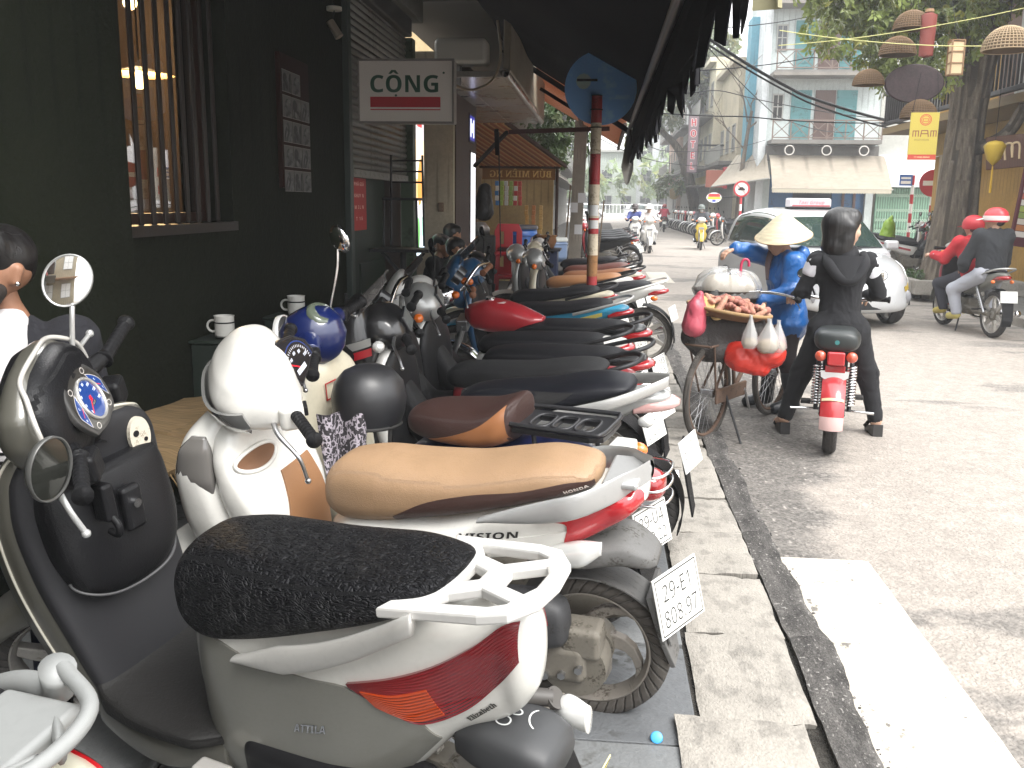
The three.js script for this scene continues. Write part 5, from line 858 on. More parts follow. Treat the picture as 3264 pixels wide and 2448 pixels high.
B.add('reflector_box',new RoundedBoxGeometry(0.08,0.05,0.09,3,0.01).translate(-0.79,0.72,0.03),P.white);
plate(B,[-0.905,0.45,0],0.22,['29-U4','060.22'],{w:0.19,h:0.16,yaw:0.3});
B.add('rear_fender',slab((u,v)=>{const a=lerp(0.5,2.4,u);return V(-0.62-0.27*Math.sin(a-0.4),0.235+0.27*Math.cos(a-0.4),lerp(-0.06,0.06,v));},18,4,0.005),navy);
B.add('mud_flap',slab((u,v)=>V(-0.86-0.05*v,0.4-0.24*v,lerp(-0.075,0.075,u)),2,3,0.008),M.black);
wheel(B,true,0.62,0.225,0.085);wheel(B,false,-0.62,0.235,0.09);
B.front('front_fender',shell([[0.36,0.34,0.42,0.06,2.4],[0.5,0.40,0.5,0.09,2.6],[0.64,0.42,0.52,0.095,2.6],[0.8,0.34,0.46,0.085,2.6],[0.88,0.24,0.36,0.05,2.4]]).geo(20,24),navy);
B.add('engine',merge(new RoundedBoxGeometry(0.5,0.15,0.12,3,0.04).translate(-0.4,0.25,-0.1)),M.engine);
}
genericBike({name:'parked_scooter',label:'scooter with grey and black two-tone seat and long silver side rail',x:-0.47,z:-4.105,yaw:171,lean:-8,steer:18,group:GRP,body:P.silver,cowl:P.black,shield:P.white,inner:M.plastic,front:'screen',fairing:P.black,fairStripe:[[0.0,P.red],[0.045,P.silver]],seatKind:'wide',rail:'wing',railM:mat([0.42,0.415,0.4],0.4,{metalness:0.35,map:rep(T.scratch,2)}),wheelR:0.245,wheelW:0.09,floor:true,lens:new THREE.MeshPhysicalMaterial({color:lin(0.5,0.3,0.28),roughness:0.12,clearcoat:1}),plate:['29-D1','336.08'],mirrors:0,signal:M.clearLens,fender:M.black,
seatM:soft([0.008,0.0085,0.012],0.45,{map:rep(T.scratch,2)}),seat2:[[[0.11,0.735],[-0.05,0.772],[-0.25,0.785],[-0.42,0.80]],[[0.11,0.62],[0.0,0.615],[-0.12,0.65],[-0.38,0.77]]],seat2M:soft([0.02,0.0195,0.02],0.75,{bumpMap:rep(T.grain,6),bumpScale:0.002})});
genericBike({label:'dark grey saddled scooter with red edged tail, half hidden',x:-0.58,z:-4.62,yaw:166,lean:-8,steer:30,group:GRP,body:gloss(0.28,0.014,0.02),cowl:P.silver,shield:P.silver,front:'bare',seatM:soft([0.016,0.016,0.017],0.7,{bumpMap:rep(T.grain,6),bumpScale:0.002}),plate:['29-H1','214.55'],mirrors:0});
genericBike({label:'scooter with scuffed black seat bearing yellow chalk marks',x:-0.50,z:-5.12,yaw:166,lean:-8,steer:24,group:GRP,body:P.black,cowl:P.silver,shield:P.white,front:'plain',seatKind:'flat',plate:['30-N7','5127'],stripe:mat([0.3,0.01,0.02],0.3),mirrors:0});
genericBike({label:'white scooter with smoked screen behind the black seats',x:-0.60,z:-5.62,yaw:169,lean:-8,steer:20,group:GRP,body:P.white,cowl:P.white,shield:P.white,front:'screen',fairing:P.white,screenC:[0.3,0.28,0.28],seatKind:'flat',plate:['29-P2','880.31'],mirrors:1,lens:M.redLens});
genericBike({name:'red_motorbike',cat:'motorcycle',label:'motorbike with glossy red fuel tank and brown handlebar grip',x:-0.45,z:-6.3,yaw:166,lean:-8,steer:12,group:GRP,body:P.black,tank:P.red,front:'bare',seatKind:'flat',gripM:mat([0.16,0.06,0.025],0.6),plate:['29-M3','7715'],wheelStyle:'wire',mirrors:0,railM:M.darkMetal,frontFender:M.chrome});
genericBike({label:'sky blue scooter with long black seat and orange rear indicator',x:-0.54,z:-7.45,yaw:168.2,lean:-8,steer:20,group:GRP,body:P.blue,cowl:P.darkBlue,shield:P.darkBlue,front:'screen',fairing:P.darkBlue,screenC:[0.35,0.42,0.5],plate:['29-X5','904.18'],railM:P.silver,stripe:mat([0.6,0.5,0.12],0.4),mirrors:0});
genericBike({label:'white scooter with spoked rear wheel sticking out to the road',x:-0.17,z:-9.2,yaw:173,lean:-7,steer:15,group:GRP,body:P.white,shield:P.cream,cowl:P.silver,front:'plain',plate:['29-K9','460.72'],tyreM:M.dustyTyre,wheelStyle:'alloy',railM:P.white,mirrors:0});
genericBike({label:'black fronted scooter parked just before the banded pole',x:-0.65,z:-8.55,yaw:170,lean:-8,steer:22,group:GRP,body:P.cream,cowl:P.black,front:'screen',fairing:P.black,shield:P.cream,screenC:[0.25,0.25,0.25],plate:['29-S6','552.07'],mirrors:1});
const tanSeat=mat([0.30,0.14,0.06],0.5);
genericBike({label:'silver headed scooter with tan seat beyond the banded pole',x:-0.42,z:-10.2,yaw:168,lean:-8,steer:25,group:GRP,body:P.white,cowl:P.silver,shield:P.silver,front:'plain',seatM:tanSeat,plate:['29-B1','203.66'],mirrors:0,lo:1});
genericBike({label:'cream scooter with brown seat, second beyond the banded pole',x:-0.28,z:-11.0,yaw:166,lean:-8,steer:20,group:GRP,body:P.cream,front:'plain',seatM:mat([0.22,0.09,0.04],0.5),plate:['29-C7','615.43'],mirrors:0,lo:1});
genericBike({label:'white scooter with dark red seat, third beyond the banded pole',x:-0.30,z:-12.0,yaw:170,lean:-8,steer:18,group:GRP,body:P.white,front:'plain',seatM:mat([0.10,0.03,0.02],0.5),plate:['29-V2','771.90'],mirrors:0,lo:1});
genericBike({label:'black scooter seat farthest along the left pavement',x:-0.40,z:-13.4,yaw:168,lean:-8,steer:18,group:GRP,body:P.black,front:'plain',plate:['29-F5','330.12'],mirrors:0,lo:1});
const winFrame=mat([0.3,0.3,0.28],0.6),paneM=mat([0.03,0.035,0.04],0.08),tealM=mat([0.06,0.20,0.21],0.6,{map:rep(T.dirt,1)});
function facade(group,origin,dirQ,dirD){
const B=M4().makeBasis(dirQ,V(0,1,0),dirD).setPosition(origin);
if(B.determinant()<0)throw new Error('facade axes');
return(name,g,m,label,parent=group)=>{ready(g,m);const k=g.userData;g=g.clone();g.userData=k;g.applyMatrix4(B);return part(parent,name,g,m,label);};
}
function windowAt(F,q0,q1,y0,y1,o={}){
const w=F('window',merge(bx(q0-0.05,q0,y0,y1,-0.05,0.04),bx(q1,q1+0.05,y0,y1,-0.05,0.04),bx(q0-0.05,q1+0.05,y1,y1+0.06,-0.05,0.05),bx(q0-0.05,q1+0.05,y0-0.06,y0,-0.05,0.08)),o.frame??winFrame,o.label);
F('pane',bx(q0,q1,y0,y1,-0.04,0.006),o.pane??paneM,undefined,w);
F('glazing_bar',merge(bx((q0+q1)/2-0.02,(q0+q1)/2+0.02,y0,y1,0.0,0.03),bx(q0,q1,(y0+y1)/2-0.02,(y0+y1)/2+0.02,0.002,0.028)),o.frame??winFrame,undefined,w);
}
function balcony(F,q0,q1,y,depth,m,style){
const b=F('balcony',bx(q0,q1,y-0.16,y,0,depth),mat([0.2,0.19,0.18],0.8,{map:rep(T.plaster,0.8)}));
F('rail_top',merge(bx(q0,q1,y+0.72,y+0.77,depth-0.05,depth),bx(q0,q1,y+0.05,y+0.09,depth-0.05,depth)),m,undefined,b);
const n=Math.round((q1-q0)/0.75),gs=[];
for(let i=0;i<=n;i++){const q=lerp(q0+0.02,q1-0.02,i/n);gs.push(bx(q-0.025,q+0.025,y,y+0.75,depth-0.045,depth-0.005));if(i<n){const p=lerp(q0,q1,(i+1)/n);if(style==='x'){gs.push(beam(V(q,y+0.08,depth-0.025),V(p,y+0.72,depth-0.025),0.03,0.03),beam(V(q,y+0.72,depth-0.025),V(p,y+0.08,depth-0.025),0.03,0.03));}else for(let k=1;k<6;k++){const r=lerp(q,p,k/6);gs.push(bx(r-0.01,r+0.01,y+0.08,y+0.73,depth-0.04,depth-0.015));}}}
F('balustrade',merge(gs),m,undefined,b);
return b;
}
{
const b=thing('corner_building','pale blue and white corner building with two balconies above a tan awning','building');
const pale=mat([0.58,0.64,0.65],0.8,{map:rep(T.plaster,0.35)}),whiteW=mat([0.72,0.76,0.8],0.8,{map:rep(T.plaster,0.35)});
part(b,'wall',merge(bx(6.602,11.1,3.4,12.5,-46,-40.3),bx(6.6,6.9,0,3.4,-46,-40.3),bx(10.8,11.1,0,3.4,-46,-40.3),bx(6.6,11.1,0,3.4,-46.2,-45)),pale);
part(b,'flank_wall',bx(6.3,6.6,0,13,-42.5,-40.1),whiteW,'white flank wall');
part(b,'blue_strip',bx(5.98,6.3,3,9.2,-42.6,-41.5),mat([0.13,0.36,0.48],0.7,{map:rep(T.plaster,0.4)}),'blue strip of wall');
part(b,'roof_slab',bx(6.0,11.2,12.5,12.8,-47,-39.6),pale);
const F=facade(b,V(6.6,0,-40.3),V(1,0,0),V(0,0,1)),railM=mat([0.14,0.10,0.08],0.6);
for(const[y,nm]of[[4.15,'x'],[6.83,'x'],[9.6,'x']]){
balcony(F,0.1,4.4,y,1.0,railM,nm);
for(const[q,dark]of[[0.95,0],[1.9,1],[2.75,0]]){const s=F(dark?'doorway':'shutter_door',bx(q,q+0.8,y,y+2.0,0,0.05),dark?mat([0.13,0.075,0.06],0.6,{map:rep(T.wood,1)}):tealM);if(!dark)for(let k=0;k<8;k++)F('louvre',bx(q+0.08,q+0.72,y+0.15+k*0.22,y+0.28+k*0.22,0.05,0.07),tealM,undefined,s);}
windowAt(F,0.25,0.6,y+0.9,y+1.8);
F('eave',bx(0,4.5,y+2.45,y+2.58,0,1.1),mat([0.24,0.22,0.2],0.8,{map:rep(T.plaster,0.8)}));
}
F('shop_interior',bx(0.3,4.2,0,3.4,-4.5,-4.4),mat([0.05,0.06,0.08],0.8));
F('blue_door',bx(0.3,1.3,0,2.8,-0.3,-0.2),mat([0.02,0.09,0.22],0.5,{map:rep(T.dirt,0.6)}));F('blue_door',bx(2.9,4.2,0,2.8,-0.3,-0.2),mat([0.02,0.10,0.24],0.5,{map:rep(T.dirt,0.6)}));
F('door_mullion',merge(bx(3.3,3.4,0,2.8,-0.2,-0.14),bx(3.75,3.85,0,2.8,-0.2,-0.14)),mat([0.1,0.05,0.04],0.6));
F('fascia_board',bx(0,4.5,3.35,3.95,0.02,0.3),mat([0.13,0.125,0.12],0.7,{map:rep(T.plaster,0.6)}));
}
{
const t=thing('tan_awning','wide tan canvas awning with scalloped edge over the blue shop doors','awning');
const tan=mat([0.40,0.35,0.29],0.9,{map:rep(T.plaster,0.4),side:THREE.DoubleSide});
part(t,'canvas',slab((u,v)=>V(lerp(6.75,11.3,u)+ 0.06*v*(u-.5),lerp(3.55,2.2,v)+ 0.18*v*(1-v),lerp(-40.0,-38.6,v**0.8)),24,14,0.02),tan);
const sc=[[0,0]];for(let i=0;i<46;i++){sc.push([i*0.1,-0.13],[i*0.1+0.05,-0.17]);}sc.push([4.6,-0.13],[4.6,0]);
part(t,'scalloped_edge',extrude(sc,0.01).translate(6.72,2.2,-38.6),mat([0.36,0.33,0.26],0.9));
part(t,'front_bar',bar(V(6.7,2.21,-38.62),V(11.4,2.21,-38.62),0.03),winFrame);
for(let i=0;i<3;i++)part(t,'crank_ring',new THREE.TorusGeometry(0.18,0.025,8,24).translate(7.4+i*1.45,3.72,-39.2),mat([0.45,0.43,0.4],0.6));
const u=thing('tan_awning','narrow tan side awning sloping to the left of the wide one','awning');
part(u,'canvas',slab((a,v)=>V(lerp(lerp(5.95,6.65,a),lerp(4.6,6.62,a),v),lerp(3.72,lerp(2.3,2.62,a),v)- 0.06*Math.sin(v*Math.PI),lerp(lerp(-43.5,-40.1,a),lerp(-41,-38.7,a),v)),12,12,0.02),tan);
part(u,'front_bar',bar(V(4.6,2.29,-41),V(6.62,2.6,-38.7),0.03),winFrame);
}
{
const b=thing('green_gate_shop','shop with a pale green folding lattice gate under a white board','building');
part(b,'wall',merge(bx(11.15,15.5,3.5,9,-46,-40.4),bx(14.6,15.5,0,3.5,-46,-40.4)),mat([0.5,0.5,0.47],0.8,{map:rep(T.plaster,0.35)}));
part(b,'sign_board',bx(11.2,14.6,2.35,3.6,-40.4,-40.1,0.02),mat([0.78,0.8,0.86],0.5),'blank white sign board');
const gm=mat([0.20,0.36,0.25],0.6,{map:rep(T.dirt,0.5)}),gm2=mat([0.42,0.55,0.44],0.6);
const gt=part(b,'folding_gate',bx(11.3,14.5,0,2.35,-40.75,-40.65),mat([0.1,0.17,0.12],0.7),'green folding gate');
for(let i=0;i<32;i++)part(gt,i?`upright_${String(i).padStart(3, '0')}`:'upright',bx(11.32+i*0.1,11.38+i*0.1,0.02,2.3,-40.65,-40.6),gm);
for(const y of[0.5,0.95,1.35,1.95]){const gs=[];for(let i=0;i<31;i++){const x=11.35+i*0.1;gs.push(beam(V(x,y,-40.58),V(x+0.1,y+0.12,-40.58),0.02,0.02),beam(V(x,y+0.12,-40.58),V(x+0.1,y,-40.58),0.02,0.02));}part(gt,'lattice',merge(gs),gm2,'pale lattice band');}
}
function row(label,x,z0,z1,h,wall,o={}){
const b=thing(o.name??'town_house',label,'building'),s=o.side??-1,dep=7;
part(b,'wall',s<0?bx(x,x+dep,0,h,z1,z0):bx(x-dep,x,0,h,z1,z0),wall);
part(b,'roof_slab',s<0?bx(x-0.35,x+dep,h,h+0.25,z1-0.02,z0+0.02):bx(x-dep,x+0.35,h,h+0.25,z1-0.02,z0+0.02),wall);
const F=s<0?facade(b,V(x,0,z1),V(0,0,1),V(-1,0,0)):facade(b,V(x,0,z0),V(0,0,-1),V(1,0,0));
const W=z0-z1,nf=Math.floor((h-3.2)/2.8);
F('shop_front',bx(0.4,W-0.4,0,2.6,-0.02,0.03),o.shop??mat([0.24,0.23,0.215],0.6,{map:rep(T.dirt,1)}));F('shop_sign',bx(0.2,W-0.2,2.65,3.15,0.02,0.18),o.sign??mat([0.3,0.05,0.04],0.5));
F('canopy',bx(0.1,W-0.1,2.55,2.62,0.03,1.0),o.canopy??mat([0.2,0.18,0.15],0.8));
for(let f=0;f<nf;f++){const y=3.7+f*2.8;const n=Math.max(1,Math.round(W/2.6));for(let i=0;i<n;i++){const q=(i+0.5)*W/n;windowAt(F,q-0.5,q+0.5,y+0.5,y+1.7,{frame:o.frame});}if(o.balc!==0)balcony(F,0.2,W-0.2,y-0.05,0.8,winFrame,'bars');}
return F;
}
const pl=(r,g,b)=>mat([r,g,b],0.85,{map:rep(T.plaster,0.3)});
row('beige house with the vertical lettered sign on the right of the far street',6.4,-47.2,-54,8.2,pl(0.567,0.499,0.378));  // wall colours of these street houses lightened to stand for haze and glare
row('cream four storey house behind the leaning tree',6.0,-54,-61,9.2,pl(0.675,0.621,0.486),{sign:mat([0.4,0.3,0.05],0.5)});
row('grey white house farther down the right of the far street',5.7,-61,-70,10,pl(0.608,0.621,0.621),{sign:mat([0.1,0.2,0.1],0.5)});
row('pinkish house at the end of the right side of the far street',5.4,-70,-80,10,pl(0.675,0.513,0.446));
row('ochre shop house on the left behind the concrete pole',-2.5,-19.5,-27,7.5,pl(0.567,0.432,0.243),{side:1});
row('grey shop house on the left past the ochre one',-2.6,-27,-36,9.5,pl(0.486,0.472,0.446),{side:1,sign:mat([0.05,0.12,0.3],0.5)});
row('cream house on the left half way down the far street',-2.7,-36,-48,9,pl(0.675,0.608,0.486),{side:1});
row('pale green house on the far left of the street',-2.8,-48,-62,11,pl(0.486,0.567,0.486),{side:1,sign:mat([0.3,0.05,0.05],0.5)});
row('white house closing the left side of the far street',-2.9,-62,-78,10,pl(0.743,0.743,0.716),{side:1});
for(const[i,[x0,x1,h,c]]of[[-34,-14,9,[0.52,0.5,0.45]],[-14,-3,12,[0.55,0.55,0.55]],[-3,4,7.5,[0.45,0.5,0.46]],[4,13,11,[0.5,0.52,0.56]],[13,34,9,[0.5,0.47,0.42]]].entries()){
const b=thing('far_building',['pale building far left across the end of the street','tall white building left of centre at the far end','low greenish white building straight down the street','bluish white block behind the leaning tree','pale building far right across the end of the street'][i],'building');
part(b,'wall',bx(x0,x1,0,h,-122,-114),pl(...c));part(b,'roof_slab',bx(x0,x1,h,h+0.3,-122,-113.4),winFrame);
const F=facade(b,V(x0,0,-114),V(1,0,0),V(0,0,1));const n=Math.round((x1-x0)/2.4);
for(let f=0;f<Math.floor(h/3);f++)for(let k=0;k<n;k++){const q=(k+0.5)*(x1-x0)/n;windowAt(F,q-0.6,q+0.6,0.9+f*3,2.4+f*3);}
}
{
const t=thing('far_fence','white railed fence across the end of the street','fence',[0,0,-104]);const m=mat([0.75,0.76,0.76],0.6);
part(t,'top_rail',bx(-30,30,1.35,1.45,-0.05,0.05),m);part(t,'low_wall',bx(-30,30,0,0.45,-0.15,0.15),m);
const gs=[];for(let i=0;i<150;i++)gs.push(bx(-30+i*0.4,-29.95+i*0.4,0.45,1.35,-0.025,0.025));const o=part(t,'pickets',merge(gs),m);o.userData.kind='stuff';
}
{
const b=thing('yellow_restaurant','ochre yellow restaurant with black balcony rail at the right edge','building');
const yel=mat([0.50,0.29,0.06],0.8,{map:rep(T.plaster,0.5)}),yel2=mat([0.55,0.38,0.13],0.8,{map:rep(T.plaster,0.5)});
part(b,'wall',merge(bx(8,14,0,2.75,-24,-16.6),bx(8,14,0,2.75,-12.5,-9),bx(8,14,3.2,8,-24,-9),bx(8.5,14,0,2.75,-16.6,-12.5)),yel);
part(b,'yellow_band',bx(7.85,8.0,2.75,3.25,-24,-9,0.02),yel2,'paler yellow band');
part(b,'corner_pilaster',bx(7.82,8.0,0,2.75,-23.2,-22.9,0.01),mat([0.55,0.47,0.33],0.8,{map:rep(T.plaster,0.5)}));
const bal=part(b,'balcony',bx(6.7,8,3.25,3.4,-24,-9),mat([0.2,0.14,0.06],0.7));
const bk=mat([0.03,0.028,0.03],0.5);
part(bal,'rail_top',merge(bx(6.66,6.76,4.15,4.25,-24,-9,0.01)),bk);part(bal,'rail_low',bx(6.66,6.76,3.45,3.53,-24,-9,0.01),bk);
for(let i=0;i<90;i++)part(bal,i?`baluster_${String(i).padStart(3, '0')}`:'baluster',bx(6.69,6.73,3.53,4.15,-23.9+i*0.165,-23.87+i*0.165),bk);
part(b,'upper_doorway',merge(bx(7.95,8.01,3.4,5.6,-20.5,-19),bx(7.95,8.01,3.4,5.6,-17.5,-15.5)),mat([0.2,0.11,0.06],0.6,{map:rep(T.wood,1)}));
part(b,'upper_pillar',bx(7.4,7.7,3.4,6,-18.4,-18.0),mat([0.5,0.5,0.48],0.7,{map:rep(T.plaster,0.6)}));
part(b,'roof_slab',bx(6.6,14,6.2,6.45,-24,-9),mat([0.2,0.1,0.05],0.8));
part(b,'glass_door',bx(8.44,8.49,0,2.7,-16.5,-12.6),mat([0.03,0.02,0.015],0.15));
const s=thing('wooden_signboard','brown carved wooden signboard reading MAM on the yellow restaurant','sign',[6.72,2.47,-16.0],-0.4);s.rotation.z=0.1;
part(s,'board',new RoundedBoxGeometry(1.15,0.52,0.05,2,0.012),mat([0.13,0.05,0.025],0.6,{map:rep(T.wood,2)}));
const lt=mat([0.55,0.42,0.25],0.6),st=(l)=>tube(l.map(([x,y])=>[x,y,0.035]),0.017,8,24);
part(s,'letter',st([[-0.3,-0.13],[-0.3,0.1],[-0.2,0.11],[-0.2,-0.1]]),lt);part(s,'letter',st([[-0.2,-0.1],[-0.2,0.1],[-0.1,0.11],[-0.1,-0.13]]),lt);part(s,'letter',st([[0.0,-0.14],[0.02,0.1],[0.12,0.14],[0.22,0.1],[0.24,-0.14]]),lt);part(s,'letter',st([[0.01,-0.02],[0.23,-0.02]]),lt);part(s,'letter',st([[0.34,-0.13],[0.34,0.1],[0.43,0.11],[0.43,-0.1]]),lt);
part(s,'rosette',new THREE.TorusGeometry(0.085,0.014,8,28).translate(-0.45,0.03,0.03),lt);
const m=thing('menu_board','tall dark red board of food pictures by the restaurant','sign',[6.62,0,-15.9],0.18);m.rotation.z=-0.1;
part(m,'frame',bx(-0.15,0.15,0.95,2.35,-0.03,0.03,0.008),mat([0.09,0.012,0.02],0.5));
const cs=['#9fb6a4','#c8c8c4','#8aa2b4','#b8c4c0','#d9d0cc','#c0604f','#e0dcd2','#a7b55e','#8fa35c','#d6cdc0','#b9794a','#dfd8d0'];
cs.forEach((c,i)=>part(m,'picture',bx(-0.105,0.075,2.2-i*0.1,2.29-i*0.1,0.03,0.034),mat(c,0.4)));
}
const leafGeo=(()=>{
const gs=[];
for(let i=0;i<7;i++){
const a=i===6?0:(i%2?1:-1)*(0.7+0.12*(i>>1)),y=i===6?0.13:0.02 +(i>>1)*0.045,L=0.09+0.02*(i%3),w=0.028;
const g=new THREE.BufferGeometry();g.setAttribute('position',new THREE.Float32BufferAttribute([0,0,0,-w,L*0.5,0.012,0,L*0.5,-0.004,w,L*0.5,0.012,0,L,-0.012],3));g.setIndex([0,2,1,0,3,2,1,2,4,2,3,4]);g.computeVertexNormals();
g.rotateX(0.35*Math.sin(i*2.1));g.rotateZ(-a);g.translate(0,y,0);gs.push(g);
}
return mergeGeometries(gs.map((g)=>{g.setAttribute('uv',new THREE.Float32BufferAttribute(new Float32Array(10),2));return g;}));
})();
const leafMat=(c)=>new THREE.MeshPhysicalMaterial({color:lin(...c),roughness:0.85,transmission:0.5,thickness:0,side:THREE.DoubleSide});
function crown(parent,blobs,count,size,c,label){
const im=new THREE.InstancedMesh(leafGeo,leafMat(c),count),o=new THREE.Object3D(),tot=blobs.reduce((s,b)=>s+b[3]*b[4]*b[5],0);
let k=0;
blobs.forEach((b,bi)=>{
const n=bi===blobs.length-1?count-k:Math.round(count*b[3]*b[4]*b[5]/tot);
for(let i=0;i<n&&k<count;i++,k++){
let x,y,z;do{x=rr(-1,1);y=rr(-1,1);z=rr(-1,1);}while(x*x+y*y+z*z>1);const q=Math.hypot(x,y,z)||1,f=q**0.45/q;
const px=b[0]+ x*f*b[3],py=b[1]+ y*f*b[4],pz=b[2]+ z*f*b[5];
if(fbm(px*1.6+40,py*1.9+pz*1.3+40,512,2,33)<0.40){i -=rnd()<0.97?1:0;k -=1;continue;}
o.position.set(px,py,pz);o.rotation.set(rr(-1.2,1.2)+ 2.6,rr(0,6.3),rr(-0.7,0.7));const s=size*rr(0.7,1.35);o.scale.set(s,s,s);o.updateMatrix();im.setMatrixAt(k,o.matrix);
const t=rr(0.6,1.25),yel=rnd()<0.15?1.5:1;im.setColorAt(k,lin(t*yel,t*(yel>1?1.2:1),t*0.8));
}
});
im.name='crown';im.userData.kind='stuff';shade(im);parent.add(im);if(label)im.userData.label=label;
return im;
}
const bark=mat([0.27,0.228,0.19],0.95,{map:rep(texture(512,(u,v)=>{const a=fbm(u*18,v*3,16,5,44),b=fbm(u*60,v*40,64,2,46),k=0.62+0.6*(a-0.5)+ 0.16*(b-0.5);return[k+0.12,k+0.11,k+0.08];}),1),bumpMap:rep(texture(512,(u,v)=>fbm(u*14,v*3,16,5,44),false),1),bumpScale:0.03});
const limb=(l,r,n=10)=>tube(l,r,n,Math.max(10,(l.length-1)*8));
{
const t=thing('street_tree','thick trunked tree with drooping leaves, hung with lanterns, on the right','tree');
const rings=[];for(let i=0;i<=26;i++){const y=i*0.17-0.05,R=lerp(0.37,0.28,clamp(y/3))+ 0.14*Math.exp(-y*2.2)+ 0.06*clamp((y-3.2));const ring=[];for(let k=0;k<36;k++){const a=k/36*2*Math.PI;const f=1+0.13*Math.sin(a*3+y*0.5+1)+ 0.09*Math.sin(a*7-y*0.9)+ 0.12*(fbm(a*1.6+9,y*1.3+5,64,3,4)- 0.5);ring.push(V(6.02+0.035*y+R*f*Math.cos(a),y,-17+R*f*Math.sin(a)));}rings.push(ring);}
part(t,'trunk',loft(rings),bark);
for(const[l,r]of[[[[6.15,4.1,-17],[6.1,5.2,-16.8],[5.6,6.4,-16.4],[4.6,7.0,-16]],[0.24,0.16,0.1,0.05]],[[[6.25,4.2,-17],[6.7,5.5,-17.2],[7.4,7.2,-17.5],[7.6,9,-17.6]],[0.26,0.18,0.12,0.06]],[[[6.15,3.9,-16.9],[5.6,4.5,-16.6],[4.8,4.7,-16.2],[4.0,4.6,-15.8]],[0.1,0.07,0.05,0.02]],[[[6.25,2.5,-16.9],[6.7,2.8,-16.7],[7.0,3.6,-16.5],[7.5,4.6,-16.3],[7.9,5.6,-16.2]],[0.12,0.1,0.09,0.07,0.05]],[[[6.1,4.3,-17],[5.8,5.6,-17.4],[5.2,7.2,-17.8]],[0.14,0.1,0.05]]])part(t,'limb',limb(l,r),bark);
for(let i=0;i<18;i++){const x=rr(3.6,6.2),y=rr(4,6.6),z=rr(-17.4,-15);part(t,'twig',limb([[lerp(x,6.2,0.35),y+0.5,lerp(z,-17,0.3)],[x,y,z],[x-rr(0.2,0.7),y-rr(0.2,0.8),z+rr(-0.4,0.4)]],[0.025,0.014,0.005],5),bark);}
crown(t,[[4.6,4.9,-16,1.35,0.75,1.1],[5.7,5.3,-16.6,1.1,0.9,1.3],[4.2,6.2,-16,1.5,1.0,1.6],[5.9,6.8,-17,2.0,1.1,1.8],[3.7,4.4,-15.6,0.7,0.55,0.6],[4.5,3.9,-15.9,0.5,0.4,0.5],[5.3,4.2,-16.2,0.7,0.5,0.6],[7.8,5.6,-16.6,0.9,0.8,1.2],[3.2,5.3,-15.6,0.6,0.6,0.6],[4.9,3.7,-16,0.8,0.4,0.5],[3.1,6.0,-15.8,0.8,0.7,0.8]],13500,0.85,[0.24,0.30,0.08]);
const p=thing('tree_planter','low stone kerb around the foot of the lantern tree','planter',[6.1,0.12,-16.9]);
for(const[a,b]of[[bx(-0.9,0.9,0,0.24,0.75,0.92,0.02),0],[bx(-0.9,0.9,0,0.24,-0.92,-0.75,0.02),0],[bx(-0.92,-0.75,0,0.24,-0.74,0.74,0.02),0],[bx(0.75,0.92,0,0.24,-0.74,0.74,0.02),0]])part(p,'kerb_stone',a,slabMats[1]);
part(p,'soil',bx(-0.74,0.74,0,0.15,-0.74,0.74),mat([0.05,0.04,0.03],0.95,{map:rep(T.dirt,2)}));
const s=thing('potted_shrub','leafy green shrub at the foot of the lantern tree','plant',[5.5,0.12,-17.2]);part(s,'stems',merge(...[0,1,2,3,4].map((i)=>limb([[0,0,0],[0.1*Math.cos(i*1.3),0.3,0.1*Math.sin(i*1.3)],[0.25*Math.cos(i*1.3),0.6,0.25*Math.sin(i*1.3)]],[0.01,0.008,0.004],5))),bark);crown(s,[[0,0.2,0,0.28,0.18,0.28]],80,0.9,[0.08,0.16,0.035]);
const v=thing('climbing_plant','straggly dark green plant beside the trunk and the no entry post','plant',[6.75,0.2,-19.4]);part(v,'stems',merge(...[0,1,2,3,4,5].map((i)=>limb([[0,0,0],[0.12*Math.cos(i*1.1),0.7,0.12*Math.sin(i*1.1)],[0.3*Math.cos(i*1.1),1.2,0.3*Math.sin(i*1.1)]],[0.012,0.009,0.004],5))),bark);crown(v,[[-0.05,0.9,0,0.25,0.6,0.25]],60,0.6,[0.05,0.10,0.03]);
}
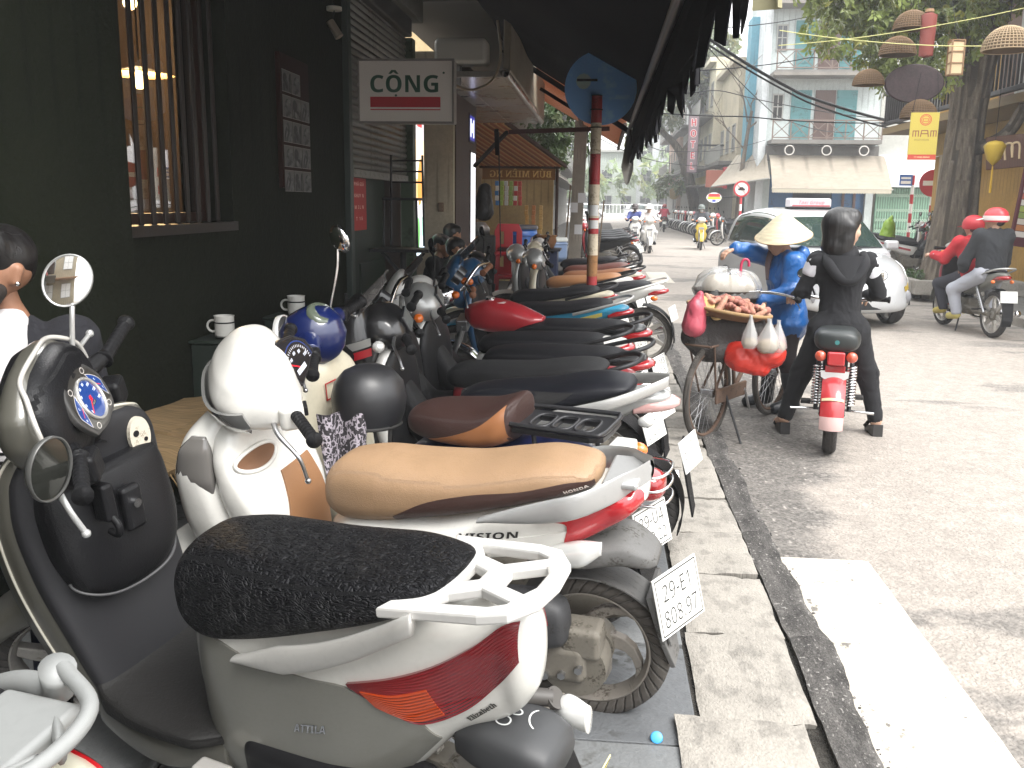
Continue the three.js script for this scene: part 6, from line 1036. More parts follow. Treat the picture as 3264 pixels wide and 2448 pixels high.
{
const t=thing('leaning_tree','dark leaning tree with forked trunk in the middle distance','tree');
part(t,'trunk',limb([[6.05,0,-60],[5.7,1.6,-59.6],[5.2,3.2,-59.2],[4.75,4.6,-59]],[0.42,0.36,0.33,0.3]),bark);
for(const[l,r]of[[[[4.75,4.5,-59],[4.2,5.2,-58.8],[3.4,5.9,-58.4],[2.8,6.9,-58]],[0.26,0.2,0.15,0.07]],[[[4.75,4.5,-59],[5.3,5.4,-59],[5.6,6.6,-59.2],[6.0,8.6,-59.4]],[0.22,0.17,0.13,0.06]],[[[5.6,6.4,-59.2],[4.8,7.8,-59],[4.2,9.5,-59]],[0.12,0.08,0.04]]])part(t,'limb',limb(l,r,8),bark);
crown(t,[[3.2,7.2,-58.4,1.6,1.2,1.6],[4.6,9.4,-59,2.0,1.5,2],[6.4,9.0,-59.4,2,1.4,2],[2.2,6.2,-58,1.0,0.8,1],[5.8,11,-59,2,1.2,2],[4.0,2.8,-59,0.9,0.6,0.9]],1500,3.0,[0.16,0.2,0.11]);
const u=thing('bare_tree','thin nearly bare tree in front of the pale blue building','tree');
part(u,'trunk',limb([[5.75,0,-41],[5.8,2.4,-41],[5.95,4.2,-41],[6.1,5.4,-41]],[0.13,0.11,0.09,0.06],8),bark);
const br=(p,d,L,r,k)=>{const e=p.clone().addScaledVector(d,L),m=p.clone().lerp(e,0.5).add(V(rr(-.1,.1),rr(-.05,.15),rr(-.1,.1)));part(u,'branch',tube([p,m,e],[r,r*0.8,r*0.5],5,6),bark);if(k)for(let i=0;i<3;i++)br(p.clone().lerp(e,rr(0.5,1)),d.clone().add(V(rr(-0.9,0.9),rr(-0.1,0.7),rr(-0.7,0.7))).normalize(),L*rr(0.5,0.8),r*0.55,k-1);};
for(const d of[V(-0.7,0.75,0),V(0.7,0.8,0.2),V(0.1,1,-0.2),V(-0.3,0.9,0.4)])br(V(5.95,rr(3.6,5),-41),d.normalize(),1.5,0.04,2);
const w=thing('far_trees','hazy green trees behind the fence at the far end','trees');w.userData.kind='stuff';delete w.userData.category;w.userData.category='trees';
crown(w,[[0.5,4.5,-110,3,2.2,2],[-5,5,-110,3.5,2.5,2],[6,5.5,-110,3,2.5,2],[12,5,-110,4,2.5,2],[-14,6,-110,5,3,2]],420,6.5,[0.22,0.30,0.15]);  // leaf colour lightened, distance haze painted in
const x=thing('left_tree','green leafy tree between the tiled stall and the concrete pole','tree');
part(x,'trunk',limb([[-1.6,0,-23],[-1.55,2,-23],[-1.3,3.6,-22.6],[-1.0,4.8,-22.4]],[0.14,0.12,0.09,0.05],8),bark);
crown(x,[[-1.2,3.5,-21.6,0.8,0.65,0.7],[-0.75,2.85,-21.4,0.55,0.5,0.5],[-1.5,4.4,-22,0.9,0.8,0.8],[-0.8,4.2,-22,0.6,0.6,0.6]],1100,1.2,[0.10,0.16,0.07]);
}
const redP=mat([0.42,0.02,0.03],0.5),whiteP=mat([0.68,0.67,0.64],0.5);
function bandedPost(t,h,r,n,bands0=0){const s=h/n;for(let i=0;i<n;i++)part(t,'painted_band',cyl(r,r,s,14,true).translate(0,(i+0.5)*s,0),(i+bands0)%2?whiteP:redP);part(t,'cap',cyl(r,r,0.01,14).translate(0,h,0),redP);}
const disc=(r,t=0.012)=>cyl(r,r,t,44).rotateX(Math.PI/2);
const ringG=(r0,r1,d)=>lathe([[r0,0],[r1,0],[r1,d],[r0,d],[r0,0]],44).rotateX(Math.PI/2);
{
const t=thing('no_cars_sign','round red rimmed sign with a struck out car on a banded post','road sign',[5.15,0.1,-36]);
bandedPost(t,1.72,0.05,7);const s=part(t,'sign_disc',disc(0.3).translate(0,2.03,0.05),whiteP);part(t,'red_rim',ringG(0.235,0.3,0.006).translate(0,2.03,0.057),redP);
part(t,'car_symbol',extrude([[-0.13,-0.05],[0.13,-0.05],[0.13,0.01],[0.08,0.02],[0.05,0.07],[-0.05,0.07],[-0.08,0.02],[-0.13,0.01]],0.004).translate(0,2.03,0.057),M.black);part(t,'red_slash',beam(V(-0.17,2.2,0.066),V(0.17,1.86,0.066),0.04,0.004),redP);
const e=thing('no_entry_sign','red no entry disc with white bar, half behind the thick tree','road sign',[8.35,0.1,-25],-0.3);
bandedPost(e,1.75,0.055,7,1);part(e,'sign_disc',disc(0.34).translate(0,2.05,0.055),redP);part(e,'white_bar',bx(-0.25,0.25,1.99,2.11,0.062,0.066),whiteP);
const p=thing('sign_post','red and white banded post with a small blue plate','road sign',[8.47,0.1,-27]);
bandedPost(p,2.3,0.045,9);part(p,'blue_plate',bx(-0.38,-0.04,2.02,2.32,0.05,0.062),mat([0.05,0.12,0.32],0.5));part(p,'plate_line',merge(bx(-0.34,-0.08,2.2,2.25,0.062,0.064),bx(-0.34,-0.08,2.07,2.15,0.062,0.064)),whiteP);
const h=thing('vertical_sign','dark vertical sign with red outlined letters HOTEL','sign',[4.75,3.2,-52]);
part(h,'board',bx(-0.28,0.28,0,3.0,-0.08,0.0),mat([0.10,0.07,0.09],0.5));const hf=new THREE.PlaneGeometry(0.5,2.9).translate(0,1.5,0.004);hf.userData.uvDone=true;
part(h,'lettering',hf,new THREE.MeshStandardMaterial({map:canvasTex(96,512,(x)=>{x.fillStyle='#8d7a80';x.fillRect(0,0,96,512);x.font='bold 88px sans-serif';x.textAlign='center';x.strokeStyle='#f4e6e6';x.lineWidth=9;x.fillStyle='#c8404c';'HOTEL'.split('').forEach((s,i)=>{x.strokeText(s,48,88+i*100);x.fillText(s,48,88+i*100);});}),roughness:0.5}));
part(h,'bracket',bx(0.28,1.7,1.4,1.5,-0.06,-0.02),M.darkMetal);
const o=thing('oval_sign','small lit oval sign in red, yellow and white','sign',[5.2,1.86,-45]);
part(o,'case',lathe([[0,0.05],[0.22,0.05],[0.24,0.03],[0.24,-0.05],[0,-0.05]],30).rotateX(Math.PI/2).scale(1.5,1,1),whiteP);const of=new THREE.CircleGeometry(0.22,30).scale(1.5,1,1).translate(0,0,0.053);part(o,'glowing_panel',(of.userData.uvDone=true,of),new THREE.MeshStandardMaterial({color:0x444444,emissive:0xffffff,emissiveIntensity:0.6,emissiveMap:canvasTex(96,64,(x)=>{x.fillStyle='#f5f5f5';x.fillRect(0,0,96,64);x.fillStyle='#d22';x.fillRect(8,6,80,20);x.fillStyle='#f2b51e';x.fillRect(4,27,88,16);x.fillStyle='#2a3d9a';x.fillRect(36,44,24,16);})}));
part(o,'bracket',bar(V(0.3,0,0),V(1.0,0.05,0),0.02),M.darkMetal);
const r=thing('red_box_sign','red box sign above the oval lit sign','sign',[5.3,2.35,-46]);part(r,'case',bx(-0.4,0.4,0,0.8,-0.3,0,0.02),mat([0.42,0.12,0.07],0.5));part(r,'red_edge',bx(0.4,0.6,-0.05,0.95,-0.3,0.02,0.01),redP);
const k=thing('round_sign_back','dull round road sign seen from behind down the street','road sign',[4.6,0,-62]);part(k,'post',cyl(0.05,0.05,2.5,10).translate(0,1.25,0),M.steel);part(k,'sign_disc',disc(0.36).translate(0,2.2,0.06),mat([0.35,0.25,0.12],0.6));
const y=thing('banner_sign','yellow vertical banner reading MAM hung from the tree','sign',[4.155,2.16,-13],-0.12);
const yt=canvasTex(256,440,(x)=>{x.fillStyle='#b5a345';x.fillRect(0,0,256,440);x.fillStyle='#b2402b';x.fillRect(0,392,256,48);x.strokeStyle='#b5452c';x.lineWidth=8;x.beginPath();x.arc(136,66,50,0,7);x.stroke();x.lineWidth=6;x.beginPath();x.arc(136,66,38,0,7);x.stroke();x.strokeRect(112,56,48,24);x.strokeStyle='#7a4630';x.lineWidth=9;const L=(l)=>{x.beginPath();l.forEach(([a,b],i)=>(i?x.lineTo(a,b):x.moveTo(a,b)));x.stroke();};L([[30,224],[30,170],[80,170],[80,224]]);L([[55,170],[55,224]]);L([[100,226],[108,166],[162,166],[172,226]]);L([[106,196],[166,196]]);L([[192,224],[192,170],[240,170],[240,224]]);L([[216,170],[216,224]]);x.fillStyle='#6d5a22';x.font='24px sans-serif';x.fillText('VEGETARIAN',44,262);x.font='28px sans-serif';x.fillText('マムレストラン',24,322);x.fillText('ベトナム家庭料理',14,362);x.fillStyle='#f0dfb0';x.font='20px sans-serif';x.fillText('11 HANG MANH',56,424);});
part(y,'board',bx(-0.175,0.175,0,0.6,-0.025,0,0.004),mat([0.45,0.36,0.06],0.6));const yf=new THREE.PlaneGeometry(0.345,0.592).translate(0,0.3,0.002);yf.userData.uvDone=true;part(y,'print',yf,new THREE.MeshStandardMaterial({map:yt,roughness:0.5}));
part(y,'cord',merge(bar(V(-0.16,0.6,0),V(-0.1,1.1,0),0.004,5),bar(V(0.16,0.6,0),V(0.1,1.1,0),0.004,5)),M.black);
const ov=thing('oval_board','blank dark brown oval board among the hanging lanterns','sign',[4.28,3.24,-14]);part(ov,'board',lathe([[0,0.025],[0.27,0.025],[0.29,0.015],[0.29,-0.02],[0,-0.025]],48).rotateX(Math.PI/2).scale(1.38,0.9,1),mat([0.075,0.045,0.05],0.7,{map:rep(T.grain,2)}));part(ov,'cord',bar(V(0,0.25,0),V(0.1,1.4,-0.5),0.004,5),M.black);
}
{
const wick=mat([0.17,0.105,0.055],0.8),wick2=mat([0.34,0.25,0.15],0.8);
const dome=(r,h)=>{const gs=[];for(let i=0;i<40;i++){const a=i/40*2*Math.PI;gs.push(tube(Array.from({length:5},(_,k)=>{const q=k/4*Math.PI/2;return[r*Math.sin(q)*Math.cos(a),h*Math.cos(q),r*Math.sin(q)*Math.sin(a)];}),0.0055,4,8));}for(let k=1;k<=12;k++){const q=k/12*Math.PI/2;gs.push(new THREE.TorusGeometry(r*Math.sin(q),0.006,4,30).rotateX(Math.PI/2).translate(0,h*Math.cos(q),0));}return merge(gs);};
const g=dome(0.26,0.26);
const lamp=(label,p,s,m)=>{const t=thing('wicker_lantern',label,'lantern',p,0,'wicker lanterns hung from the tree');t.scale.setScalar(s);part(t,'wicker_dome',g,m);part(t,'inner_lining',lathe([[0.0,0.245],[0.12,0.215],[0.2,0.15],[0.243,0.0]],24),mat([0.12,0.08,0.045],0.9,{side:THREE.DoubleSide}));part(t,'cord',bar(V(0,0.26,0),V(0,1.2,0),0.004,5),M.black);};
lamp('brown wicker dome lantern lowest left, in front of the leaves',[3.66,3.22,-14],0.82,wick);
lamp('tilted brown wicker lantern above the oval board',[4.02,3.62,-14],0.95,wick);
lamp('uppermost brown wicker lantern in the leaves by the trunk',[4.0,3.86,-13.4],0.9,wick);
lamp('wicker lantern just under the oval board, above the yellow banner',[4.38,2.78,-14],0.95,wick);
lamp('pale straw wicker lantern right of the trunk',[4.3,3.22,-11],0.98,wick2);
const bl=thing('bamboo_lantern','pale paper lantern in a bamboo frame on the tree trunk','lantern',[4.46,3.22,-13]);
part(bl,'paper',bx(-0.07,0.07,0.02,0.4,-0.07,0.07),mat([0.6,0.46,0.28],0.8));const bm=mat([0.24,0.14,0.07],0.7);
for(const[x,z]of[[-1,-1],[1,-1],[-1,1],[1,1]])part(bl,'frame_post',bx(x*0.075-0.008,x*0.075+0.008,0,0.43,z*0.075-0.008,z*0.075+0.008),bm);for(const y of[0.0,0.14,0.28,0.42])part(bl,'frame_rail',merge(bx(-0.08,0.08,y,y+0.014,0.07,0.082),bx(-0.08,0.08,y,y+0.014,-0.082,-0.07),bx(0.07,0.082,y,y+0.014,-0.07,0.07),bx(-0.082,-0.07,y,y+0.014,-0.07,0.07)),bm);part(bl,'cord',bar(V(0,0.43,0),V(0,1.3,-0.5),0.004,5),M.black);
const hl=thing('hexagon_lantern','yellow lantern hanging by the ochre wall','lantern',[5.92,2.38,-15.2]);part(hl,'shade',lathe([[0,-0.2],[0.1,-0.1],[0.16,0.1],[0.1,0.16],[0,0.18]],6),mat([0.5,0.34,0.03],0.6));part(hl,'tassel',cyl(0.012,0.02,0.4,8).translate(0,-0.4,0),mat([0.5,0.3,0.02],0.8));part(hl,'cord',bar(V(0,0.18,0),V(0,1.2,0),0.005,5),M.black);
const rl=thing('red_lantern','dark red tall lantern beside the trunk near the top edge','lantern',[4.15,3.75,-13.2]);part(rl,'shade',lathe([[0.03,-0.28],[0.09,-0.26],[0.1,0.24],[0.03,0.28]],12),mat([0.20,0.045,0.035],0.7));part(rl,'cap',cyl(0.05,0.06,0.04,12).translate(0,0.3,0),bm);part(rl,'cord',bar(V(0,0.3,0),V(0.1,1.2,-0.3),0.004,5),M.black);
}
{
const cab=(label,l,r,m=M.black,name='cable')=>{const P2=pts(l),a=[];for(let i=0;i<P2.length-1;i++)for(let k=0;k<6;k++){const q=k/6,p=P2[i].clone().lerp(P2[i+1],q);p.y -=0.12*P2[i].distanceTo(P2[i+1])*0.25*q*(1-q)*4*0.5;a.push(p);}a.push(P2.at(-1));solo(name,tube(a,r,5,60),m,label,'cable','cables over the street');};
const L=V(0,0,0);
cab('thick black cable bundle sagging to the tan awning building',[[2.0,4.85,-20],[4.4,3.95,-22],[8.6,3.55,-26]],0.035);
cab('second thick black cable just below the main bundle',[[2.0,4.78,-20.2],[4.5,3.80,-22],[8.6,3.35,-26]],0.022);
cab('black cable crossing in front of the first balcony',[[-1,3.5,-19],[3.0,3.40,-21],[8.5,3.7,-25]],0.014);
cab('black cable rising to the right before the tree leaves',[[1.5,4.2,-20],[4.5,4.75,-22],[8,5.2,-25]],0.012);
cab('thin black cable over the far street at balcony height',[[-1,4.2,-24],[3,4.5,-26],[9,4.1,-30]],0.012);
cab('thin cable low over the far street from the concrete pole',[[-0.5,3.4,-20],[1.6,2.95,-26],[5.9,3.9,-36]],0.01);
cab('second thin cable low over the far street',[[-0.5,3.1,-20],[1.6,2.7,-27],[5.9,3.3,-38]],0.01);
cab('thin cable stretched in front of the second balcony',[[1.6,5.0,-20],[4.4,5.6,-22],[8,6.4,-25]],0.01);
cab('slack thin cable under the thick bundle',[[2.0,4.7,-20],[4.0,3.6,-23],[7.4,3.75,-30]],0.01);
const yl=mat([0.52,0.5,0.2],0.7);
cab('pale yellow lantern line rising to the top right',[[2.4,3.75,-14],[4.3,3.85,-13],[6.2,4.15,-11.5]],0.006,yl,'lantern_line');
cab('pale yellow lantern line sagging across the trunk',[[2.4,3.95,-14],[4.2,3.52,-12.6],[6.0,3.4,-11.2]],0.006,yl,'lantern_line');
const p=thing('concrete_pole','tall grey concrete utility pole with paper notices on the left','utility pole',[-0.5,0,-20]);
part(p,'shaft',beam(V(-0.06,0,0),V(0.14,7,0),0.34,0.26),mat([0.30,0.27,0.235],0.9,{map:rep(T.plaster,1.2)}));
for(const[x,y]of[[-0.08,1.35],[0.08,1.55],[0.02,0.9]])part(p,'paper_notice',bx(x-0.08,x+0.08,y,y+0.2,0.175,0.18),mat([0.55,0.56,0.58],0.8));
part(p,'cable_run',tube([[0.18,0.4,0.2],[0.22,2,0.2],[0.15,3.2,0.2]],0.012,6,20),M.black);
for(const[dx,h]of[[-0.28,1.9],[0.3,2.5],[0.42,1.6]]){const q=solo('timber_plank',beam(V(dx,0,0.25),V(dx+0.12,h,0.2),0.13,0.03),mat([0.26,0.2,0.14],0.85,{map:rep(T.wood,1)}),dx<0?'grey plank leaning left of the concrete pole':dx<0.35?'long plank leaning right of the concrete pole':'short plank leaning by the concrete pole','plank');q.position.set(-0.5,0,-20);}
const lp=thing('street_lamp','pale green street lamp head high over the far street','street lamp',[2.6,6.0,-36]);part(lp,'lamp_head',new RoundedBoxGeometry(0.9,0.16,0.3,3,0.06),mat([0.3,0.5,0.35],0.4));part(lp,'arm',tube([[-0.4,0,0],[-1.5,-0.2,0],[-3.5,-0.9,0]],0.04,8,12),M.steel);
}
function blob(caps,cell=0.013,k=0.03){
const lo=[1e9,1e9,1e9],hi=[-1e9,-1e9,-1e9];
for(const c of caps)for(let i=0;i<3;i++){const r=Math.max(c[6],c[7])+ k+2*cell;lo[i]=Math.min(lo[i],c[i]- r,c[i+3]- r);hi[i]=Math.max(hi[i],c[i]+ r,c[i+3]+ r);}
const n=lo.map((l,i)=>Math.ceil((hi[i]- l)/cell)+ 1),[nx,ny,nz]=n,F=new Float32Array(nx*ny*nz).fill(1);
const acc=new Float32Array(nx*ny*nz),hasA=new Uint8Array(nx*ny*nz);
for(const c of caps){
const[ax,ay,az,bx2,by,bz,ra,rb,fx=1,fz=1]=c,dx=bx2-ax,dy=by-ay,dz=bz-az,L2=dx*dx+dy*dy+dz*dz||1e-9,R=Math.max(ra,rb)*Math.max(1,fx,fz)+ 2.2*k+2*cell;
const i0=[ax,ay,az].map((a,i)=>Math.max(0,Math.floor((Math.min(a,c[i+3])- R-lo[i])/cell))),i1=[ax,ay,az].map((a,i)=>Math.min(n[i]- 1,Math.ceil((Math.max(a,c[i+3])+ R-lo[i])/cell)));
for(let z=i0[2];z<=i1[2];z++)for(let y=i0[1];y<=i1[1];y++)for(let x=i0[0];x<=i1[0];x++){
const px=lo[0]+ x*cell-ax,py=lo[1]+ y*cell-ay,pz=lo[2]+ z*cell-az;
const t=clamp((px*dx+py*dy+pz*dz)/L2),qx=(px-dx*t)/fx,qy=py-dy*t,qz=(pz-dz*t)/fz,d=Math.sqrt(qx*qx+qy*qy+qz*qz)- lerp(ra,rb,t),id=(z*ny+y)*nx+x;
if(d<3*k+3*cell){acc[id]+=Math.exp(-d/(k*0.5));hasA[id]=1;}
}
}
for(let i=0;i<F.length;i++)if(hasA[i])F[i]=-k*0.5*Math.log(acc[i]);
const vid=new Int32Array(nx*ny*nz).fill(-1),pos=[],idx=[],f=(x,y,z)=>F[(z*ny+y)*nx+x];
const E=[[0,0,0,1,0,0],[0,1,0,1,1,0],[0,0,1,1,0,1],[0,1,1,1,1,1],[0,0,0,0,1,0],[1,0,0,1,1,0],[0,0,1,0,1,1],[1,0,1,1,1,1],[0,0,0,0,0,1],[1,0,0,1,0,1],[0,1,0,0,1,1],[1,1,0,1,1,1]];
for(let z=0;z<nz-1;z++)for(let y=0;y<ny-1;y++)for(let x=0;x<nx-1;x++){
let m=0,sx=0,sy=0,sz=0;
for(const e of E){const a=f(x+e[0],y+e[1],z+e[2]),b=f(x+e[3],y+e[4],z+e[5]);if((a<0)!==(b<0)){const t=a/(a-b);sx +=lerp(e[0],e[3],t);sy +=lerp(e[1],e[4],t);sz +=lerp(e[2],e[5],t);m++;}}
if(m){vid[(z*ny+y)*nx+x]=pos.length/3;pos.push(lo[0]+(x+sx/m)*cell,lo[1]+(y+sy/m)*cell,lo[2]+(z+sz/m)*cell);}
}
const v=(x,y,z)=>vid[(z*ny+y)*nx+x],quad=(a,b,c,d,fl)=>(fl?idx.push(a,b,c,a,c,d):idx.push(a,c,b,a,d,c));
for(let z=1;z<nz-1;z++)for(let y=1;y<ny-1;y++)for(let x=1;x<nx-1;x++){
const a=f(x,y,z)<0;
if(a!==f(x+1,y,z)<0)quad(v(x,y-1,z-1),v(x,y,z-1),v(x,y,z),v(x,y-1,z),a);
if(a!==f(x,y+1,z)<0)quad(v(x-1,y,z-1),v(x-1,y,z),v(x,y,z),v(x,y,z-1),a);
if(a!==f(x,y,z+1)<0)quad(v(x-1,y-1,z),v(x,y-1,z),v(x,y,z),v(x-1,y,z),a);
}
const g=new THREE.BufferGeometry();g.setAttribute('position',new THREE.Float32BufferAttribute(pos,3));g.setIndex(idx);g.computeVertexNormals();return outward(g);
}
const headCaps=()=>[[0,0.03,-0.015,0,0.035,-0.03,0.088,0.086],[0,-0.02,0.03,0,0.02,0.035,0.066,0.07],[0,-0.075,0.045,0,-0.045,0.045,0.042,0.055],[0,-0.012,0.1,0,0.02,0.092,0.013,0.008],[-0.012,-0.016,0.098,0.012,-0.016,0.098,0.009,0.009],[-0.02,-0.05,0.088,0.02,-0.05,0.088,0.009,0.009],[-0.045,0.036,0.078,0.045,0.036,0.078,0.015,0.015],[-0.045,-0.012,0.07,-0.045,-0.012,0.07,0.024,0.024],[0.045,-0.012,0.07,0.045,-0.012,0.07,0.024,0.024],
[-0.084,-0.015,-0.008,-0.09,0.025,-0.016,0.012,0.016],[0.084,-0.015,-0.008,0.09,0.025,-0.016,0.012,0.016]];
function handCaps(w,d,up,curl,side,s=1){
const r=d.clone().cross(up).normalize(),o=[],A=(p,q,a,b)=>o.push([p.x,p.y,p.z,q.x,q.y,q.z,a*s,b*s]);
const pt=(x,y,z)=>w.clone().addScaledVector(r,x*s).addScaledVector(up,y*s).addScaledVector(d,z*s);
for(const x of[-0.027,-0.009,0.009,0.027])A(pt(x*0.6,0,0.0),pt(x,0,0.075),0.015,0.011);
[[-0.029,0.062],[-0.0095,0.072],[0.0095,0.068],[0.028,0.052]].forEach(([x,L],i)=>{let p=pt(x,0,0.08),a=curl*0.45;for(let k=0;k<3;k++){const l=L*[0.45,0.32,0.26][k],q=p.clone().addScaledVector(d,l*Math.cos(a)*s).addScaledVector(up,-l*Math.sin(a)*s);A(p,q,0.0088-k*0.0008,0.008-k*0.0008);p=q;a +=curl*0.75;}});
const t0=pt(-0.025*side,-0.004,0.02),t1=pt(-0.046*side,-0.016,0.055),t2=pt(-0.045*side,-0.03-0.02*curl,0.085);A(t0,t1,0.013,0.01);A(t1,t2,0.01,0.008);
return o;
}
const STAND={pel:[0,0.88,0],chest:[0,1.17,0],neck:[0,1.36,-0.005],head:[0,1.475,0.015],sh:[[0.165,1.3,0],[-0.165,1.3,0]],el:[[0.2,1.04,-0.02],[-0.2,1.04,-0.02]],wr:[[0.2,0.82,0.06],[-0.2,0.82,0.06]],hip:[[0.085,0.84,0],[-0.085,0.84,0]],kn:[[0.09,0.46,0.02],[-0.09,0.46,0.02]],an:[[0.09,0.08,-0.01],[-0.09,0.08,-0.01]],toe:[[0.1,0.03,0.14],[-0.1,0.03,0.14]]};
const RIDE={pel:[0,0.80,-0.05],chest:[0,1.08,0.02],neck:[0,1.27,0.05],head:[0,1.385,0.08],sh:[[0.165,1.21,0.05],[-0.165,1.21,0.05]],el:[[0.26,1.0,0.2],[-0.26,1.0,0.2]],wr:[[0.3,1.03,0.44],[-0.3,1.03,0.44]],hip:[[0.09,0.78,0],[-0.09,0.78,0]],kn:[[0.2,0.66,0.42],[-0.2,0.66,0.42]],an:[[0.17,0.34,0.28],[-0.17,0.34,0.28]],toe:[[0.19,0.3,0.44],[-0.19,0.3,0.44]]};
function person(o){
const j={...STAND,...(o.j??{})},t=thing('person',o.label,'person',o.pos,o.turn??0,o.group),cell=o.cell??0.014,C=(a,b,ra,rb,fx,fz)=>[...a,...b,ra,rb,fx??1,fz??1];
const v3=(a)=>V(...a),hw=o.width??1;
const mid=(a,b,q)=>a.map((x,i)=>lerp(x,b[i],q));
const skin=[C(j.pel,j.chest,0.095,0.1,1.2,0.8),C(j.chest,j.neck,0.1,0.05,1.2,0.8),C(j.neck,j.head,0.05,0.045)];
for(const s of[0,1])skin.push(C(j.chest,j.sh[s],0.07,0.05),C(j.sh[s],j.el[s],0.043,0.036),C(j.el[s],j.wr[s],0.036,0.024),C(j.pel,j.hip[s],0.08,0.075),C(j.hip[s],j.kn[s],0.072,0.05),C(j.kn[s],j.an[s],0.05,0.034),C(j.an[s],j.toe[s],0.036,0.028));
const gs=[blob(skin,cell+0.002,0.025)];
const he=new THREE.Euler(...(o.headTurn??[0,0,0]),'YXZ'),hs=o.headScale??1,placeHead=(g)=>{g.scale(hs,hs,hs);g.applyMatrix4(M4().makeRotationFromEuler(he));return g.translate(...j.head);};
gs.push(placeHead(blob(headCaps(),o.fine?0.0055:0.011,0.012)));
for(const s of[0,1]){const d=o.handDir?.[s]?v3(o.handDir[s]).normalize():v3(j.wr[s]).sub(v3(j.el[s])).normalize(),up=v3(o.handUp?.[s]??[0,1,0]);up.addScaledVector(d,-up.dot(d)).normalize();const c=handCaps(v3(j.wr[s]),d,up,o.curl?.[s]??0.9,s?-1:1);gs.push(blob(c,o.fine?0.0045:0.009,0.007));}
const body=part(t,'body',merge(gs),o.skin??M.skin);
if(o.fine)for(const x of[-0.032,0.032]){part(t,'eye',placeHead(new THREE.SphereGeometry(0.0115,12,8).translate(x,0.016,0.09)),mat([0.03,0.02,0.015],0.2));}
const T2=o.top??{},tr=T2.r??0.016,top=[C(mid(j.pel,j.chest,T2.hem??0),j.chest,0.115+tr,0.118+tr,1.22*hw,0.86),C(j.chest,mid(j.chest,j.neck,0.75),0.115+tr,0.065+tr,1.2*hw,0.82)];
if(T2.low)top.push(C(j.pel,[j.pel[0],j.pel[1]- T2.low,j.pel[2]],0.13+tr,0.15+tr,1.12,0.92));
for(const s of[0,1])top.push(C(j.chest,j.sh[s],0.09+tr*0.5,0.055+tr),C(j.sh[s],j.el[s],0.048+tr,0.043+tr),C(j.el[s],mid(j.el[s],j.wr[s],T2.sleeve??0.92),0.042+tr,0.032+tr));
const tg=blob(top,cell,0.03);if(T2.folds)wrinkle(tg,T2.folds,14);part(t,'jacket',tg,T2.m??M.black,T2.label);
const B2=o.legs??{},br=B2.r??0.014,legs=[C(j.pel,mid(j.pel,j.chest,0.2),0.105+br,0.1+br,1.2,0.9)];
for(const s of[0,1])legs.push(C(j.pel,j.hip[s],0.1+br*0.5,0.085+br),C(j.hip[s],j.kn[s],0.083+br,0.056+br),C(j.kn[s],mid(j.kn[s],j.an[s],B2.len??0.95),0.055+br,0.042+br*(B2.flare??1)));
const lg=blob(legs,cell,0.03);if(B2.folds)wrinkle(lg,B2.folds,16);part(t,'trousers',lg,B2.m??M.black,B2.label);
if(o.hair)part(t,'hair',placeHead(blob(o.hair==='short'?[[0,0.055,-0.025,0,0.05,-0.02,0.092,0.09],[0,0.0,-0.06,0,0.04,-0.05,0.06,0.075],[-0.05,0.07,0.03,0.05,0.07,0.03,0.05,0.05]]:o.hair,o.fine?0.007:0.012,0.02)),o.hairM??M.hair);
if(o.helmet){const h=part(t,'helmet',placeHead(lathe([[0.118,-0.02],[0.128,0.0],[0.13,0.05],[0.115,0.1],[0.08,0.138],[0.04,0.155],[0,0.158]],30).scale(0.98,1,1.12).translate(0,0.01,-0.01)),o.helmet);part(t,'helmet_peak',placeHead(slab((u,v)=>{const a=lerp(-0.9,0.9,u);return V((0.125+0.045*v)*Math.sin(a),0.03-0.02*v,(0.13+0.085*v)*Math.cos(a));},12,4,0.005)),o.peak??o.helmet,undefined,t);if(o.helmetBand)part(t,'helmet_band',placeHead(lathe([[0.1295,0.0],[0.133,0.005],[0.134,0.045],[0.1315,0.055]],30).scale(0.98,1,1.12).translate(0,0.01,-0.01)),o.helmetBand);}
if(o.mask)part(t,'face_mask',placeHead(blob([[0,-0.05,0.06,0,-0.02,0.075,0.055,0.05]],0.01,0.01)),o.mask);
if(o.shoes!==0)for(const s of[0,1])part(t,o.shoeName??'shoe',blob([C(j.an[s],mid(j.an[s],j.toe[s],0.35),0.045,0.045),C(mid(j.an[s],j.toe[s],0.1),j.toe[s],0.047,0.042,1,0.9),...(o.boot?[C(j.an[s],mid(j.an[s],j.kn[s],o.boot),0.052,0.062)]:[])],0.011,0.015),o.shoes??M.black);
return{t,j,placeHead,mid};
}
function wrinkle(g,amp,fq){const p=g.attributes.position,n=g.attributes.normal;for(let i=0;i<p.count;i++){const x=p.getX(i),y=p.getY(i),z=p.getZ(i),a=Math.atan2(z,x),w=fbm(a*2.2+20,y*fq+40+1.5*Math.sin(a*2),512,3,5),r=(1-Math.abs(2*w-1))- 0.6;p.setXYZ(i,x+n.getX(i)*r*amp,y+n.getY(i)*r*amp,z+n.getZ(i)*r*amp);}g.computeVertexNormals();}
const clothM=(c,rough=0.9)=>mat(c,rough,{bumpMap:rep(T.cloth,5),bumpScale:0.0012});
const blackCloth=clothM([0.006,0.006,0.008]);
